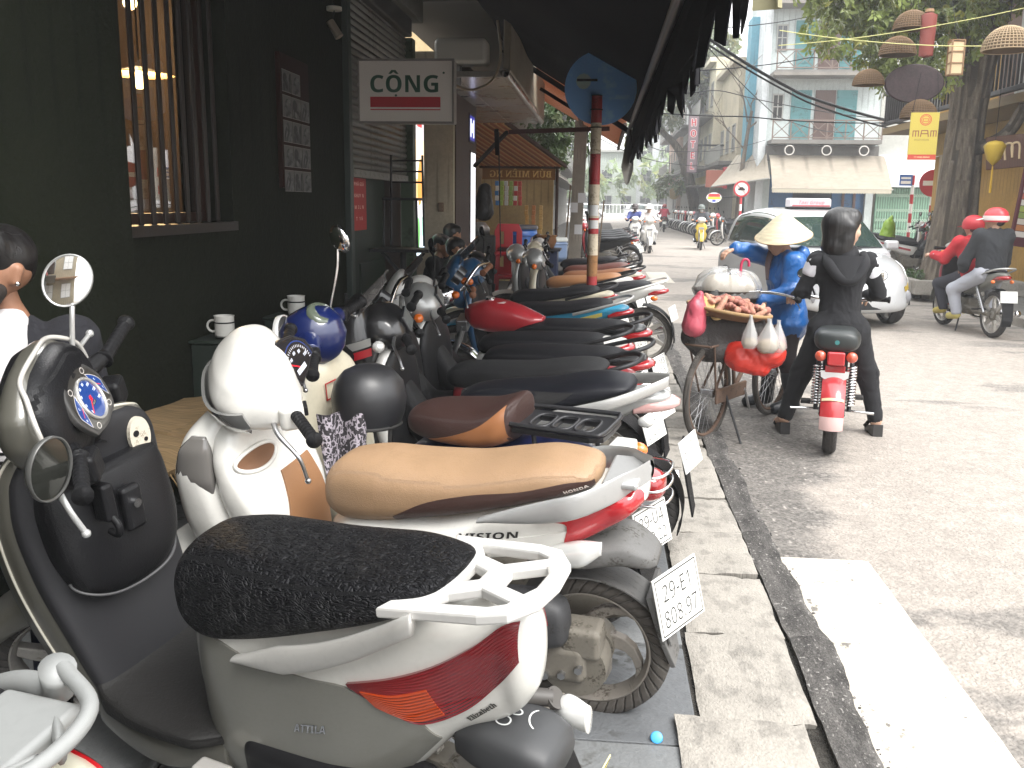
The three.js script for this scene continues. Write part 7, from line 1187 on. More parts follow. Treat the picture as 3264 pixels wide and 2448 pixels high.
{
const pr=person({label:'woman in black hooded tracksuit straddling the red moped, seen from behind',pos:[1.63,0,-6.45],turn:Math.PI,fine:true,cell:0.011,skin:M.skinLight,width:0.9,
j:{pel:[0,0.76,0.02],chest:[0,1.05,0.05],neck:[0.0,1.26,0.05],head:[0.01,1.385,0.06],sh:[[0.165,1.185,0.05],[-0.165,1.185,0.05]],el:[[0.24,0.975,0.1],[-0.262,0.975,0.1]],wr:[[0.23,0.92,0.36],[-0.24,0.92,0.36]],hip:[[0.10,0.72,0.02],[-0.10,0.72,0.02]],kn:[[0.215,0.42,0.06],[-0.225,0.42,0.06]],an:[[0.325,0.10,0.0],[-0.30,0.10,0.02]],toe:[[0.345,0.045,0.13],[-0.33,0.045,0.15]]},
headTurn:[0,-1.15,0],headScale:1.04,hair:[[0,0.05,-0.035,0,0.05,-0.015,0.106,0.102],[0,-0.09,-0.06,0,0.03,-0.05,0.075,0.095],[-0.07,-0.11,-0.03,-0.085,0.03,-0.02,0.038,0.042],[0.07,-0.13,-0.03,0.085,0.03,-0.02,0.045,0.045],[0,-0.16,-0.06,0,-0.1,-0.06,0.05,0.075],[0.03,-0.2,-0.05,0.05,-0.1,-0.05,0.035,0.06],[-0.03,-0.21,-0.055,-0.03,-0.1,-0.055,0.035,0.06],[-0.055,-0.17,-0.035,-0.065,-0.05,-0.03,0.035,0.05],[0.055,-0.18,-0.035,0.065,-0.05,-0.03,0.035,0.05],[-0.04,0.085,0.03,0.04,0.085,0.03,0.058,0.058]],
top:{m:blackCloth,folds:0.014,r:0.006,hem:-0.12,sleeve:0.97},legs:{m:blackCloth,folds:0.01,r:0.013,len:0.93,flare:0.6},shoes:0});
const hoodM=blackCloth;
part(pr.t,'hood',merge(tube([[-0.13,1.235,0.05],[-0.115,1.17,-0.055],[-0.06,1.09,-0.105],[0,1.065,-0.115],[0.06,1.09,-0.105],[0.115,1.17,-0.055],[0.13,1.235,0.05]],[0.028,0.036,0.034,0.034,0.036,0.028],14,40),slab((u,v)=>{const a=(u-0.5)*2;return V(0.12*a*(1-0.45*v),lerp(1.23,1.075,v),-0.045-0.075*v-0.03*(1-a*a));},16,12,0.01),blob([[-0.035,1.235,0.04,0.035,1.235,0.04,0.064,0.064],[0,1.22,-0.01,0,1.27,0.0,0.06,0.05]],0.011,0.02)),hoodM,'black hood hanging down the back');
const wp=mat([0.62,0.62,0.66],0.8);
for(const s of[1,-1])part(pr.t,'white_panel',blob([[s*0.172,1.178,0.05,s*0.195,1.115,0.066,0.066,0.062]],0.008,0.01),wp,'white shoulder panel');
for(const s of[0,1]){const a=pr.j.an[s],q=a[0];part(pr.t,'shoe',merge(extrude([[-0.05,0],[0.02,0.0],[0.05,0.012],[0.13,0.0],[0.145,0.018],[0.06,0.045],[-0.045,0.07]],0.06,0.006).translate(0,0,-0.03).rotateY(-Math.PI/2).translate(q,0.006,a[2]- 0.01),tube([[q-0.045,0.035,a[2]+ 0.1],[q,0.09,a[2]+ 0.085],[q+0.045,0.035,a[2]+ 0.1]],0.014,8,12)),mat([0.02,0.018,0.017],0.4),'black wedge heeled mule');}
}
{
const blueM=new THREE.MeshPhysicalMaterial({color:lin(0.012,0.105,0.34),roughness:0.32,clearcoat:0.4,bumpMap:rep(T.grain,3),bumpScale:0.004});
const pr=person({label:'street vendor in conical hat and blue raincoat reaching an arm over her bicycle',pos:[1.42,0,-7.2],turn:-Math.PI/2+0.25,fine:true,cell:0.012,
j:{pel:[0,0.74,0],chest:[0,1.02,0.03],neck:[0,1.2,0.05],head:[0,1.305,0.09],sh:[[0.16,1.14,0.04],[-0.16,1.14,0.04]],el:[[0.2,0.93,0.08],[-0.2,1.19,0.2]],wr:[[0.12,0.84,0.27],[-0.16,1.23,0.37]],hip:[[0.085,0.7,0],[-0.085,0.7,0]],kn:[[0.10,0.4,0.02],[-0.1,0.4,0.05]],an:[[0.13,0.075,-0.04],[-0.12,0.075,0.06]],toe:[[0.15,0.04,0.12],[-0.13,0.04,0.22]]},
headTurn:[0.25,0.1,0],top:{m:blueM,r:0.02,hem:-0.1,low:0.06,folds:0.018,label:'shiny blue plastic raincoat',sleeve:0.95},legs:{m:clothM([0.02,0.012,0.014]),r:0.004,folds:0.008,len:0.7},hair:'short',shoes:mat([0.012,0.014,0.018],0.3),boot:0.66,shoeName:'rubber_boot',curl:[0.8,0.5],handDir:[null,[0.1,-0.45,1]]});
const hat=part(pr.t,'conical_hat',at(lathe([[0.001,0.19],[0.06,0.145],[0.14,0.07],[0.205,0.004],[0.21,-0.004],[0.2,-0.002],[0.135,0.06],[0.055,0.134],[0.001,0.178]],48),0,0,0,0.2,0,-0.22).translate(0.0,1.325,0.065),mat([0.66,0.58,0.43],0.7,{map:rep(texture(256,(u,v)=>{const k=0.86+0.14*vn(u*6,v*90,128,2);return[k,k,k*0.97];}),2),bumpMap:rep(T.grain,4),bumpScale:0.002}),'pale straw conical hat');
part(pr.t,'hat_rim',at(new THREE.TorusGeometry(0.208,0.004,6,60).rotateX(Math.PI/2),0,0,0,0.2,0,-0.22).translate(0,1.325,0.065),mat([0.32,0.22,0.12],0.8));
part(pr.t,'raincoat_hood',blob([[-0.08,1.2,-0.05,0.08,1.2,-0.05,0.06,0.06],[0,1.16,-0.1,0,1.12,-0.12,0.06,0.045]],0.012,0.03),blueM);
part(pr.t,'scarf',tube([[-0.06,1.22,0.12],[-0.03,1.12,0.16],[-0.01,1.0,0.165]],[0.03,0.022,0.014],8,14),mat([0.13,0.09,0.09],0.9));
}
{
const pr=person({label:'young man with ear stud in dark jacket and striped shirt at the left edge',pos:[-1.84,0,-2.74],turn:0.35,fine:true,cell:0.011,skin:mat([0.30,0.15,0.09],0.5),j:{pel:[0,0.58,-0.1],chest:[0,0.93,-0.04],neck:[0,1.16,0.0],head:[-0.02,1.305,0.03],sh:[[0.175,1.09,-0.02],[-0.175,1.09,-0.02]],el:[[0.24,0.80,0.0],[-0.24,0.80,0]],wr:[[0.12,0.60,0.16],[-0.2,0.6,0.15]],hip:[[0.09,0.55,-0.05],[-0.09,0.55,-0.05]],kn:[[0.14,0.56,0.36],[-0.14,0.56,0.36]],an:[[0.13,0.09,0.38],[-0.13,0.09,0.38]],toe:[[0.14,0.04,0.52],[-0.14,0.04,0.52]]},
headTurn:[0,-0.75,0],top:{m:clothM([0.010,0.010,0.014]),r:0.024,hem:0.05,folds:0.012},legs:{m:clothM([0.008,0.012,0.028])},hair:[[0,0.065,-0.03,0,0.06,0.0,0.095,0.09],[0,0.02,-0.06,0,0.05,-0.05,0.06,0.07],[-0.04,0.1,0.03,0.04,0.1,0.03,0.055,0.055]],curl:[0.8,0.8]});
part(pr.t,'beard',pr.placeHead(blob([[-0.06,-0.04,0.035,-0.03,-0.085,0.06,0.026,0.03],[0.06,-0.04,0.035,0.03,-0.085,0.06,0.026,0.03],[-0.03,-0.085,0.065,0.03,-0.085,0.065,0.03,0.03]],0.008,0.012)),mat([0.02,0.014,0.011],0.9));
part(pr.t,'ear_stud',pr.placeHead(new THREE.SphereGeometry(0.008,12,10).translate(0.096,-0.018,-0.006)),M.chrome);
part(pr.t,'white_shirt',blob([[-0.02,1.12,0.045,-0.02,0.78,0.07,0.072,0.08],[0,1.15,0.02,0,1.1,0.02,0.07,0.075]].map((c)=>[...c,0.9,0.9]),0.012,0.02),mat([0.62,0.6,0.6],0.9),'white V-necked shirt');
for(let i=0;i<9;i++)part(pr.t,'shirt_stripe',at(new THREE.TorusGeometry(0.079,0.006,6,36).scale(0.93,1,0.93).rotateX(Math.PI/2),-0.02,0.86-i*0.03,0.066-0.002*i),M.black);
for(const[x,y,z]of[[0.12,1.02,0.115],[0.095,0.9,0.14],[0.15,1.08,0.075]])part(pr.t,'button',new THREE.SphereGeometry(0.009,10,8).translate(x,y,z),M.chrome);
}
{
const SIT={pel:[0,0.36,-0.05],chest:[0,0.65,0.02],neck:[0,0.84,0.06],head:[0,0.955,0.1],sh:[[0.165,0.78,0.05],[-0.165,0.78,0.05]],el:[[0.22,0.56,0.14],[-0.22,0.56,0.14]],wr:[[0.08,0.56,0.34],[-0.1,0.62,0.32]],hip:[[0.09,0.34,0],[-0.09,0.34,0]],kn:[[0.18,0.46,0.34],[-0.18,0.46,0.34]],an:[[0.15,0.08,0.3],[-0.15,0.08,0.3]],toe:[[0.16,0.04,0.44],[-0.16,0.04,0.44]]};
const dk=clothM([0.012,0.012,0.015]);
const add=(label,x,y,z,turn)=>person({label,pos:[x,y,z],turn,j:SIT,cell:0.016,skin:mat([0.34,0.17,0.10],0.55),top:{m:dk,folds:0.01},legs:{m:dk},hair:'short'});
add('dark haired man in black, nearest of the three sitting by the shop',-1.62,0.08,-9.9,1.9);add('sitting man in black farther in, hunched behind the nearest one',-1.84,0.10,-10.25,1.4);add('sitting man in black whose head rises highest by the cream pillar',-1.78,0.2,-10.8,2.6);
for(const[i,[x,z]]of[[-1.66,-9.92],[-1.88,-10.28],[-1.8,-10.83]].entries()){const s=thing('low_stool',['low dark stool under the nearest sitting man','low dark stool under the hunched man','low dark stool under the man by the pillar'][i],'stool',[x,0.02,z]);part(s,'seat',bx(-0.14,0.14,0.24+i*0.04,0.27+i*0.04,-0.14,0.14,0.008),M.plastic);for(const[a,b]of[[-1,-1],[1,-1],[-1,1],[1,1]])part(s,'leg',bar(V(a*0.12,0,b*0.12),V(a*0.1,0.25+i*0.04,b*0.1),0.014),M.plastic);}
}
function rider(label,x,z,yaw,o){const d=yaw*D2R,off=o.off??0;return person({label,pos:[x+off*Math.cos(d),o.y??0,z-off*Math.sin(d)],turn:d+Math.PI/2,j:{...RIDE,...(o.j??{})},...o,cell:o.cell??0.018});}
{
const grey=clothM([0.35,0.36,0.40]),dark=clothM([0.022,0.024,0.028]),redC=clothM([0.46,0.02,0.03]);
const b=genericBike({name:'ridden_scooter',label:'grey scooter carrying two riders away on the right',x:4.70,z:-12.35,yaw:97,lean:0,steer:0,body:mat([0.2,0.2,0.18],0.4,{metalness:0.3}),shield:gloss(0.25,0.012,0.025),front:'plain',plate:['29-Y3','4471'],plateYaw:0.2,mirrors:0,tyreM:M.tyre,railM:P.silver});
rider('scooter driver in red jacket, in front on the right',4.70,-12.35,97,{off:0.02,y:-0.09,skin:M.skinLight,top:{m:redC,folds:0.014,r:0.025},legs:{m:clothM([0.03,0.03,0.04])},hair:'short',helmet:redP,shoes:mat([0.5,0.4,0.1],0.7),cell:0.014});
rider('passenger in dark jacket and red white helmet behind the red driver',4.70,-12.35,97,{off:-0.42,y:-0.08,j:{el:[[0.25,0.98,0.16],[-0.25,0.98,0.16]],wr:[[0.16,0.88,0.34],[-0.16,0.88,0.34]],kn:[[0.25,0.62,0.36],[-0.25,0.62,0.36]],an:[[0.2,0.30,0.30],[-0.2,0.30,0.3]],toe:[[0.22,0.27,0.46],[-0.22,0.27,0.46]]},headTurn:[0,0.7,0],skin:M.skin,top:{m:dark,folds:0.014,r:0.03},legs:{m:grey,folds:0.01,r:0.02,len:0.85},hair:'short',helmet:mat([0.55,0.05,0.06],0.3),helmetBand:mat([0.7,0.62,0.6],0.3),peak:whiteP,shoes:mat([0.45,0.38,0.12],0.7),shoeName:'sandal',cell:0.014});
const far=(label,bl,x,z,yaw,bc,o,rl)=>{genericBike({name:'ridden_scooter',label:bl,x,z,yaw,lean:0,steer:0,lo:1,mirrors:0,front:'plain',...bc});rider(label,x,z,yaw,{cell:0.024,...o});};
far('rider in blue shirt and dark helmet coming down the far street','dark scooter under the blue shirted rider',1.15,-33.2,-88,{body:P.black,shield:P.white,cowl:P.white},{top:{m:clothM([0.07,0.09,0.26])},legs:{m:dark},hair:'short',helmet:mat([0.06,0.05,0.05],0.4),mask:mat([0.1,0.08,0.08],0.8)});
far('rider in white shirt on the white scooter in the far street','white scooter coming toward us in the far street',1.5,-30.7,-86,{body:P.white,shield:P.white,cowl:P.white,inner:P.white,wheelR:0.24,wheelW:0.09},{top:{m:clothM([0.66,0.62,0.62])},legs:{m:clothM([0.5,0.5,0.5])},hair:'short',helmet:whiteP});
far('masked rider in grey jacket on the yellow scooter','yellow scooter coming toward us from the far street',3.45,-33.4,-92,{body:gloss(0.5,0.36,0.03),shield:gloss(0.55,0.4,0.03),cowl:P.white,inner:M.plastic},{top:{m:clothM([0.06,0.065,0.075])},legs:{m:dark},hair:'short',helmet:mat([0.12,0.14,0.13],0.4),mask:mat([0.6,0.62,0.62],0.8)});
far('rider in red jacket riding away down the far street','dark scooter riding away down the far street',3.5,-53.6,88,{body:P.black},{top:{m:clothM([0.4,0.03,0.06])},legs:{m:dark},hair:'short',helmet:mat([0.3,0.05,0.05],0.4)});
}
{
const t=thing('electric_moped','small red moped with chrome spring shocks, under the woman in black','moped',[1.615,0,-6.43],Math.PI/2-0.24);
const A=(n,g,m,l,p=t)=>part(p,n,g,m,l),r=0.245,ax=-0.50,fx=0.58;
for(const[x,n]of[[ax,'rear_wheel'],[fx,'front_wheel']]){const w=A(n,tyreGeo(r,0.085).translate(x,r,0),M.tyre);A('rim',wireRim(r,0.08).translate(x,r,0),M.steel,undefined,w);A('hub_motor',cyl(0.09,0.09,0.07,24).rotateX(Math.PI/2).translate(x,r,0),M.engine,undefined,w);}
const redM=paint([0.40,0.025,0.03],{map:rep(T.scratch,2)});
A('rear_fender',slab((u,v)=>{const a=lerp(-0.5,1.72,u),z=lerp(-0.07,0.07,v),q=r+0.04-5*z*z;return V(ax-q*Math.sin(a),r+q*Math.cos(a),z);},26,10,0.006),redM,'red rear fender with a pale lower end');
A('fender_tip',slab((u,v)=>{const a=lerp(1.42,1.72,u),z=lerp(-0.0695,0.0695,v),q=r+0.046-5*z*z;return V(ax-q*Math.sin(a),r+q*Math.cos(a),z);},6,10,0.004),mat([0.62,0.42,0.4],0.4));
A('fender_strip',slab((u,v)=>{const a=lerp(1.0,1.06,u),z=lerp(-0.065,0.065,v),q=r+0.047-5*z*z;return V(ax-q*Math.sin(a),r+q*Math.cos(a),z);},2,8,0.003),mat([0.6,0.5,0.3],0.4));
A('seat',shell([[0.08,0.70,0.735,0.07,2.4],[0.0,0.68,0.765,0.12,2.8],[-0.2,0.67,0.775,0.135,2.8],[-0.4,0.655,0.795,0.142,2.8],[-0.53,0.655,0.80,0.135,2.8],[-0.60,0.67,0.785,0.11,2.6],[-0.615,0.70,0.76,0.05,2.2]]).geo(40,36),mat([0.02,0.024,0.024],0.4));
A('seat_badge',at(cyl(0.014,0.014,0.006,16),-0.616,0.725,0,0,0,Math.PI/2),mat([0.05,0.2,0.2],0.3));
A('tail_light',new RoundedBoxGeometry(0.05,0.085,0.105,3,0.012).translate(-0.615,0.625,0),new THREE.MeshPhysicalMaterial({color:lin(0.4,0.015,0.02),roughness:0.15,clearcoat:1}));A('reflector',bx(-0.61,-0.6,0.535,0.578,-0.06,0.06,0.004),M.redLens);
A('plate',extrude([[-0.085,0.03],[-0.08,-0.01],[-0.03,-0.04],[0.03,-0.04],[0.08,-0.01],[0.085,0.03]],0.004).rotateY(-Math.PI/2).translate(-0.605,0.515,0),mat([0.55,0.56,0.56],0.35));
for(const s of[-1,1]){
A('turn_signal',at(lathe([[0,0.03],[0.025,0.025],[0.034,0.005],[0.034,-0.015],[0,-0.03]],20),-0.60,0.635,s*0.092,0,0,Math.PI/2),new THREE.MeshPhysicalMaterial({color:lin(0.5,0.08,0.04),roughness:0.15,clearcoat:1}));
const sp=A('shock_absorber',bar(V(-0.44,0.60,s*0.10),V(-0.51,r+0.03,s*0.10),0.014,10),M.darkMetal);A('spring',tube(Array.from({length:73},(_,i)=>{const q=i/72,a=i*1.2;return V(lerp(-0.45,-0.505,q)+ 0.03*Math.cos(a),lerp(0.56,r+0.07,q),s*0.10+0.03*Math.sin(a));}),0.0065,6,220),M.chrome,undefined,sp);
A('crank',bar(V(-0.1,0.27,s*0.06),V(-0.1+s*0.13,0.26,s*0.09),0.01),M.chrome);A('pedal',new RoundedBoxGeometry(0.09,0.024,0.1,2,0.008).translate(-0.1+s*0.13,0.27,s*0.15),M.rubber);A('foot_bar',bar(V(-0.3,0.24,s*0.05),V(-0.32,0.235,s*0.26),0.009),M.chrome);
A('fork_leg',bar(V(0.40,0.8,s*0.07),V(fx,r,s*0.07),0.016),M.steel);A('grip',gripGeo(V(0.3,0.92,s*0.2),V(0.27,0.92,s*0.33),0.018),M.black);mirror({front:(n,g,m,l,p)=>A(n,g,m,l,p??t)},V(0.32,0.93,s*0.17),V(0.3,1.08,s*0.25),V(-1,0.1,0),0.05,0.04);
}
A('handlebar',tube([[0.3,0.92,0.2],[0.36,0.9,0.08],[0.36,0.9,-0.08],[0.3,0.92,-0.2]],0.012,8,20),M.chrome);A('frame',merge(tube([[0.38,0.82,0],[0.25,0.42,0],[0.0,0.3,0],[-0.3,0.4,0],[-0.48,0.62,0]],0.028,10,30),bx(-0.25,0.08,0.36,0.66,-0.07,0.07,0.02)),redM);A('swing_arm',merge(bar(V(-0.05,0.28,0.06),V(ax,r,0.06),0.02),bar(V(-0.05,0.28,-0.06),V(ax,r,-0.06),0.02),bar(V(-0.05,0.28,-0.06),V(-0.05,0.28,0.06),0.02)),M.darkMetal);A('inner_fender',bx(-0.46,-0.42,0.36,0.66,-0.075,0.075,0.01),M.plastic);A('headlight',at(lathe([[0,0.06],[0.07,0.05],[0.075,0],[0.04,-0.06]],24).rotateZ(-Math.PI/2),0.45,0.86,0),M.chrome);A('basket',bx(0.48,0.66,0.66,0.84,-0.12,0.12,0.01),M.darkMetal);
}
{
const ox=1.02,oz=-6.57;
const t=thing('vendor_bicycle','old rusty bicycle of the street vendor, loaded front and back','bicycle',[ox,0,oz],1.0),A=(n,g,m,l,p=t)=>part(p,n,g,m,l),r=0.325;
const rust=mat([0.10,0.06,0.04],0.8,{map:rep(T.dirt,4)});
for(const[x,n]of[[-0.53,'rear_wheel'],[0.53,'front_wheel']]){const w=A(n,new THREE.TorusGeometry(r-0.02,0.02,12,56).translate(x,r,0),M.dustyTyre);A('rim',new THREE.TorusGeometry(r-0.045,0.012,8,48).scale(1,1,1.3).translate(x,r,0),rust,undefined,w);const sp=[];for(let k=0;k<28;k++){const a=k/28*2*Math.PI,b=a +(k%2?1.1:-1.1);sp.push(bar(V(x+0.025*Math.cos(b),r+0.025*Math.sin(b),k%4<2?0.03:-0.03),V(x+0.275*Math.cos(a),r+0.275*Math.sin(a),0),0.0016,4));}A('spokes',merge(...sp,cyl(0.025,0.025,0.09,12).rotateX(Math.PI/2).translate(x,r,0)),M.steel,undefined,w);if(x>0)A('mudguard',slab((u,v)=>{const a=lerp(-0.6,1.5,u),z=lerp(-0.03,0.03,v),q=r+0.03-8*z*z;return V(x-q*Math.sin(a),r+q*Math.cos(a),z);},18,5,0.003),rust,undefined,w);}
const f=(a,b,q=0.014)=>bar(V(...a),V(...b),q,8);
A('frame',merge(f([-0.12,0.30,0],[-0.22,0.80,0]),f([-0.12,0.30,0],[0.33,0.70,0],0.016),f([-0.2,0.72,0],[0.33,0.76,0]),f([-0.53,r,0.05],[-0.12,0.30,0.03],0.009),f([-0.53,r,-0.05],[-0.12,0.30,-0.03],0.009),f([-0.53,r,0.05],[-0.2,0.72,0.02],0.009),f([-0.53,r,-0.05],[-0.2,0.72,-0.02],0.009)),rust);
A('fork',merge(f([0.31,0.86,0],[0.36,0.66,0],0.017),f([0.36,0.66,0.045],[0.53,r,0.045],0.01),f([0.36,0.66,-0.045],[0.53,r,-0.045],0.01),f([0.36,0.66,-0.045],[0.36,0.66,0.045],0.01)),rust);
A('handlebar',tube([[0.1,0.92,-0.32],[0.24,0.92,-0.25],[0.33,0.93,-0.08],[0.33,0.93,0.08],[0.24,0.92,0.25],[0.1,0.92,0.32]],0.011,8,30),M.chrome);for(const s of[-1,1]){A('grip',gripGeo(V(0.16,0.92,s*0.30),V(0.06,0.92,s*0.345),0.017),M.black);A('brake_lever',lever([[0.2,0.90,s*0.27],[0.12,0.87,s*0.33],[0.05,0.86,s*0.36]],0.004),M.steel);}
A('chain_case',new RoundedBoxGeometry(0.46,0.1,0.02,2,0.009).translate(-0.32,0.31,0.07),rust);A('crank',merge(f([-0.12,0.3,0.08],[-0.05,0.15,0.09],0.009),f([-0.12,0.3,-0.08],[-0.19,0.45,-0.09],0.009),f([-0.12,0.3,-0.08],[-0.12,0.3,0.08],0.014)),M.steel);A('kick_stand',f([-0.4,0.33,0.06],[-0.45,0.0,0.22],0.008),M.darkMetal);A('carrier',merge(f([-0.7,0.66,0.09],[-0.2,0.66,0.09],0.008),f([-0.7,0.66,-0.09],[-0.2,0.66,-0.09],0.008),f([-0.7,0.66,-0.09],[-0.7,0.66,0.09],0.008),f([-0.65,0.66,0.09],[-0.53,r,0.06],0.007),f([-0.65,0.66,-0.09],[-0.53,r,-0.06],0.007)),rust);
const W=(x,y,z)=>{const c=Math.cos(1.0),s=Math.sin(1.0);return[ox+x*c+z*s,y,oz-x*s+z*c];};
const bk=thing('tray_basket','wide woven tray basket covered with dark plastic over the rear wheel','basket',W(-0.45,0.66,0.05));
part(bk,'plastic_cover',blob([[-0.13,0.1,0,0.16,0.08,0.02,0.11,0.12],[-0.05,0.02,0.02,0.1,0.0,0,0.08,0.08],[-0.2,0.04,0.05,-0.12,-0.05,0.06,0.08,0.07],[-0.05,-0.04,0.08,0.08,-0.05,0.06,0.08,0.07]],0.012,0.03),mat([0.035,0.03,0.028],0.35,{bumpMap:rep(T.grain,5),bumpScale:0.012}),'crumpled dark plastic sheet');part(bk,'rim',at(new THREE.TorusGeometry(0.27,0.012,8,50).rotateX(Math.PI/2),0.03,0.22,0,0,0,-0.14),mat([0.26,0.16,0.07],0.8));part(bk,'tray',at(lathe([[0.0,0.0],[0.18,0.0],[0.255,0.05],[0.27,0.055]],40),0.03,0.165,0,0,0,-0.14),mat([0.2,0.12,0.06],0.85));
const tub=[0,1,2].map((i)=>blob([[-0.035,0,0,0.03,0.006*i,0.012*(i-1),0.02+0.003*i,0.015]],0.007,0.01)),tm=[[0.36,0.16,0.11],[0.30,0.115,0.085],[0.42,0.22,0.15]].map((c)=>mat(c,0.75,{map:rep(T.dirt,9)}));
for(let i=0;i<60;i++){const a=rnd()*6.28,q=0.21*Math.sqrt(rnd()),o=solo('tuber',tub[i%3],tm[(i*7)%3],'reddish brown tuber heaped in the tray basket','tuber','tubers heaped in the tray basket');const b0=W(-0.45,0,0.05);o.position.set(b0[0]+ 0.05+q*Math.cos(a),0.885-0.14*(0.03+q*Math.cos(a))+ 0.05*(1 -(q/0.21)**2)+ rnd()*0.02,b0[2]+ q*Math.sin(a));o.rotation.set(rnd()*0.8,rnd()*6,rnd()*0.6);}
for(let i=0;i<4;i++){const b0=W(-0.45,0,0.05);const o=solo('cut_slice',at(cyl(0.055,0.055,0.018,24),0,0,0,0.6,0,0.5),mat([0.62,0.46,0.2],0.6),['leftmost round pale yellow slice on the tray basket rim','second pale yellow slice from the left on the tray','third pale yellow slice from the left, beside the tubers','rightmost pale yellow slice, against the tubers'][i],'slice','pale slices on the tray basket');o.position.set(b0[0]- 0.17+i*0.04,0.925-0.02*i,b0[2]+ 0.06+0.05*(i%2));}
const bag=(n,label,g,m,p,extra)=>{const s=thing('plastic_bag',label,'bag',p);part(s,'bag_body',g,m);if(extra)extra(s);return s;};
const film=new THREE.MeshPhysicalMaterial({color:lin(0.85,0.85,0.84),transmission:0.75,thickness:0,roughness:0.25});
const pouch=(w,h)=>{const g=lathe([[0,-h*0.5],[w*0.7,-h*0.48],[w,-h*0.3],[w*0.8,0],[w*0.3,h*0.38],[w*0.12,h*0.5],[w*0.2,h*0.62]],22);wrinkle(g,0.012,16);return g;};
[[0.19,0.76,0.27,0.05,'left'],[0.31,0.735,0.24,0.075,'middle'],[0.38,0.72,0.17,0.06,'right']].forEach(([dx,y,dz,w,nm])=>{const b0=W(-0.45,0,0.05);bag('b',`clear bag of pale nuts hung on the tray rim, ${nm} of three`,pouch(w,0.19),film,[b0[0]+ dx-0.06,y,b0[2]+ dz],(s)=>part(s,'nuts',blob([[-w*0.3,-0.06,0,w*0.3,-0.055,0,w*0.62,w*0.6]],0.008,0.01),mat([0.42,0.32,0.2],0.8,{bumpMap:rep(T.grain,12),bumpScale:0.01})));});
const redFilm=new THREE.MeshPhysicalMaterial({color:lin(0.62,0.035,0.02),roughness:0.4,transmission:0.2,thickness:0}),b0=W(-0.45,0,0.05);
{const g=blob([[-0.1,0,0,0.12,0.01,0.02,0.085,0.08],[0.1,0.05,0,0.17,0.08,0.0,0.05,0.02],[-0.08,-0.05,0.03,0.06,-0.09,0.03,0.05,0.04]],0.011,0.03);wrinkle(g,0.02,18);bag('r','bright red plastic bag hanging under the rear tray basket',g,redFilm,[b0[0]+ 0.18,0.60,b0[2]+ 0.12]);}
{const g=blob([[0,-0.06,0,0.01,0.04,0,0.075,0.06],[0.01,0.07,0,0.03,0.14,0,0.04,0.02]],0.011,0.025);wrinkle(g,0.012,18);bag('p','dusky pink plastic bag hung from the left handlebar grip',g,new THREE.MeshPhysicalMaterial({color:lin(0.42,0.07,0.10),roughness:0.4}),[0.61,0.85,-6.0]);}
const fb=thing('covered_basket','basket under clear crumpled plastic on the handlebars','basket',W(0.40,0.84,-0.14).map((q,i)=>q -(i?0:0.18)));part(fb,'basket_body',lathe([[0,0],[0.2,0],[0.25,0.1],[0.24,0.1],[0.19,0.02]],36),mat([0.07,0.05,0.04],0.8));part(fb,'filling',blob([[-0.08,0.1,0,0.1,0.1,0,0.11,0.1]],0.014,0.03),mat([0.5,0.42,0.32],0.8));{const g=lathe([[0.01,0.25],[0.07,0.25],[0.12,0.24],[0.17,0.225],[0.22,0.19],[0.255,0.14],[0.26,0.1],[0.24,0.05]],60);wrinkle(g,0.06,12);part(fb,'clear_cover',g,new THREE.MeshPhysicalMaterial({color:lin(0.8,0.8,0.79),transmission:0.8,thickness:0,roughness:0.1,side:THREE.DoubleSide}));}
const hh=thing('spare_hat','conical hat hung edge-on at the left of the bicycle','hat',W(0.3,0.66,-0.30),1.3);part(hh,'cone',at(lathe([[0.2,0],[0.1,0.07],[0.001,0.13]],36),0,0,0,Math.PI/2-0.15),mat([0.42,0.38,0.3],0.8,{side:THREE.DoubleSide}));
const um=thing('umbrella','folded green umbrella with red hooked handle on the bicycle','umbrella',W(0.32,0.84,-0.2));part(um,'canopy',lathe([[0.0,-0.2],[0.03,-0.1],[0.04,0.05],[0.014,0.14],[0,0.15]],12),mat([0.02,0.16,0.07],0.6));part(um,'handle',tube([[0,0.14,0],[0,0.28,0],[0.02,0.32,0],[0.05,0.31,0],[0.055,0.27,0]],0.01,8,24),mat([0.45,0.03,0.08],0.4));
}
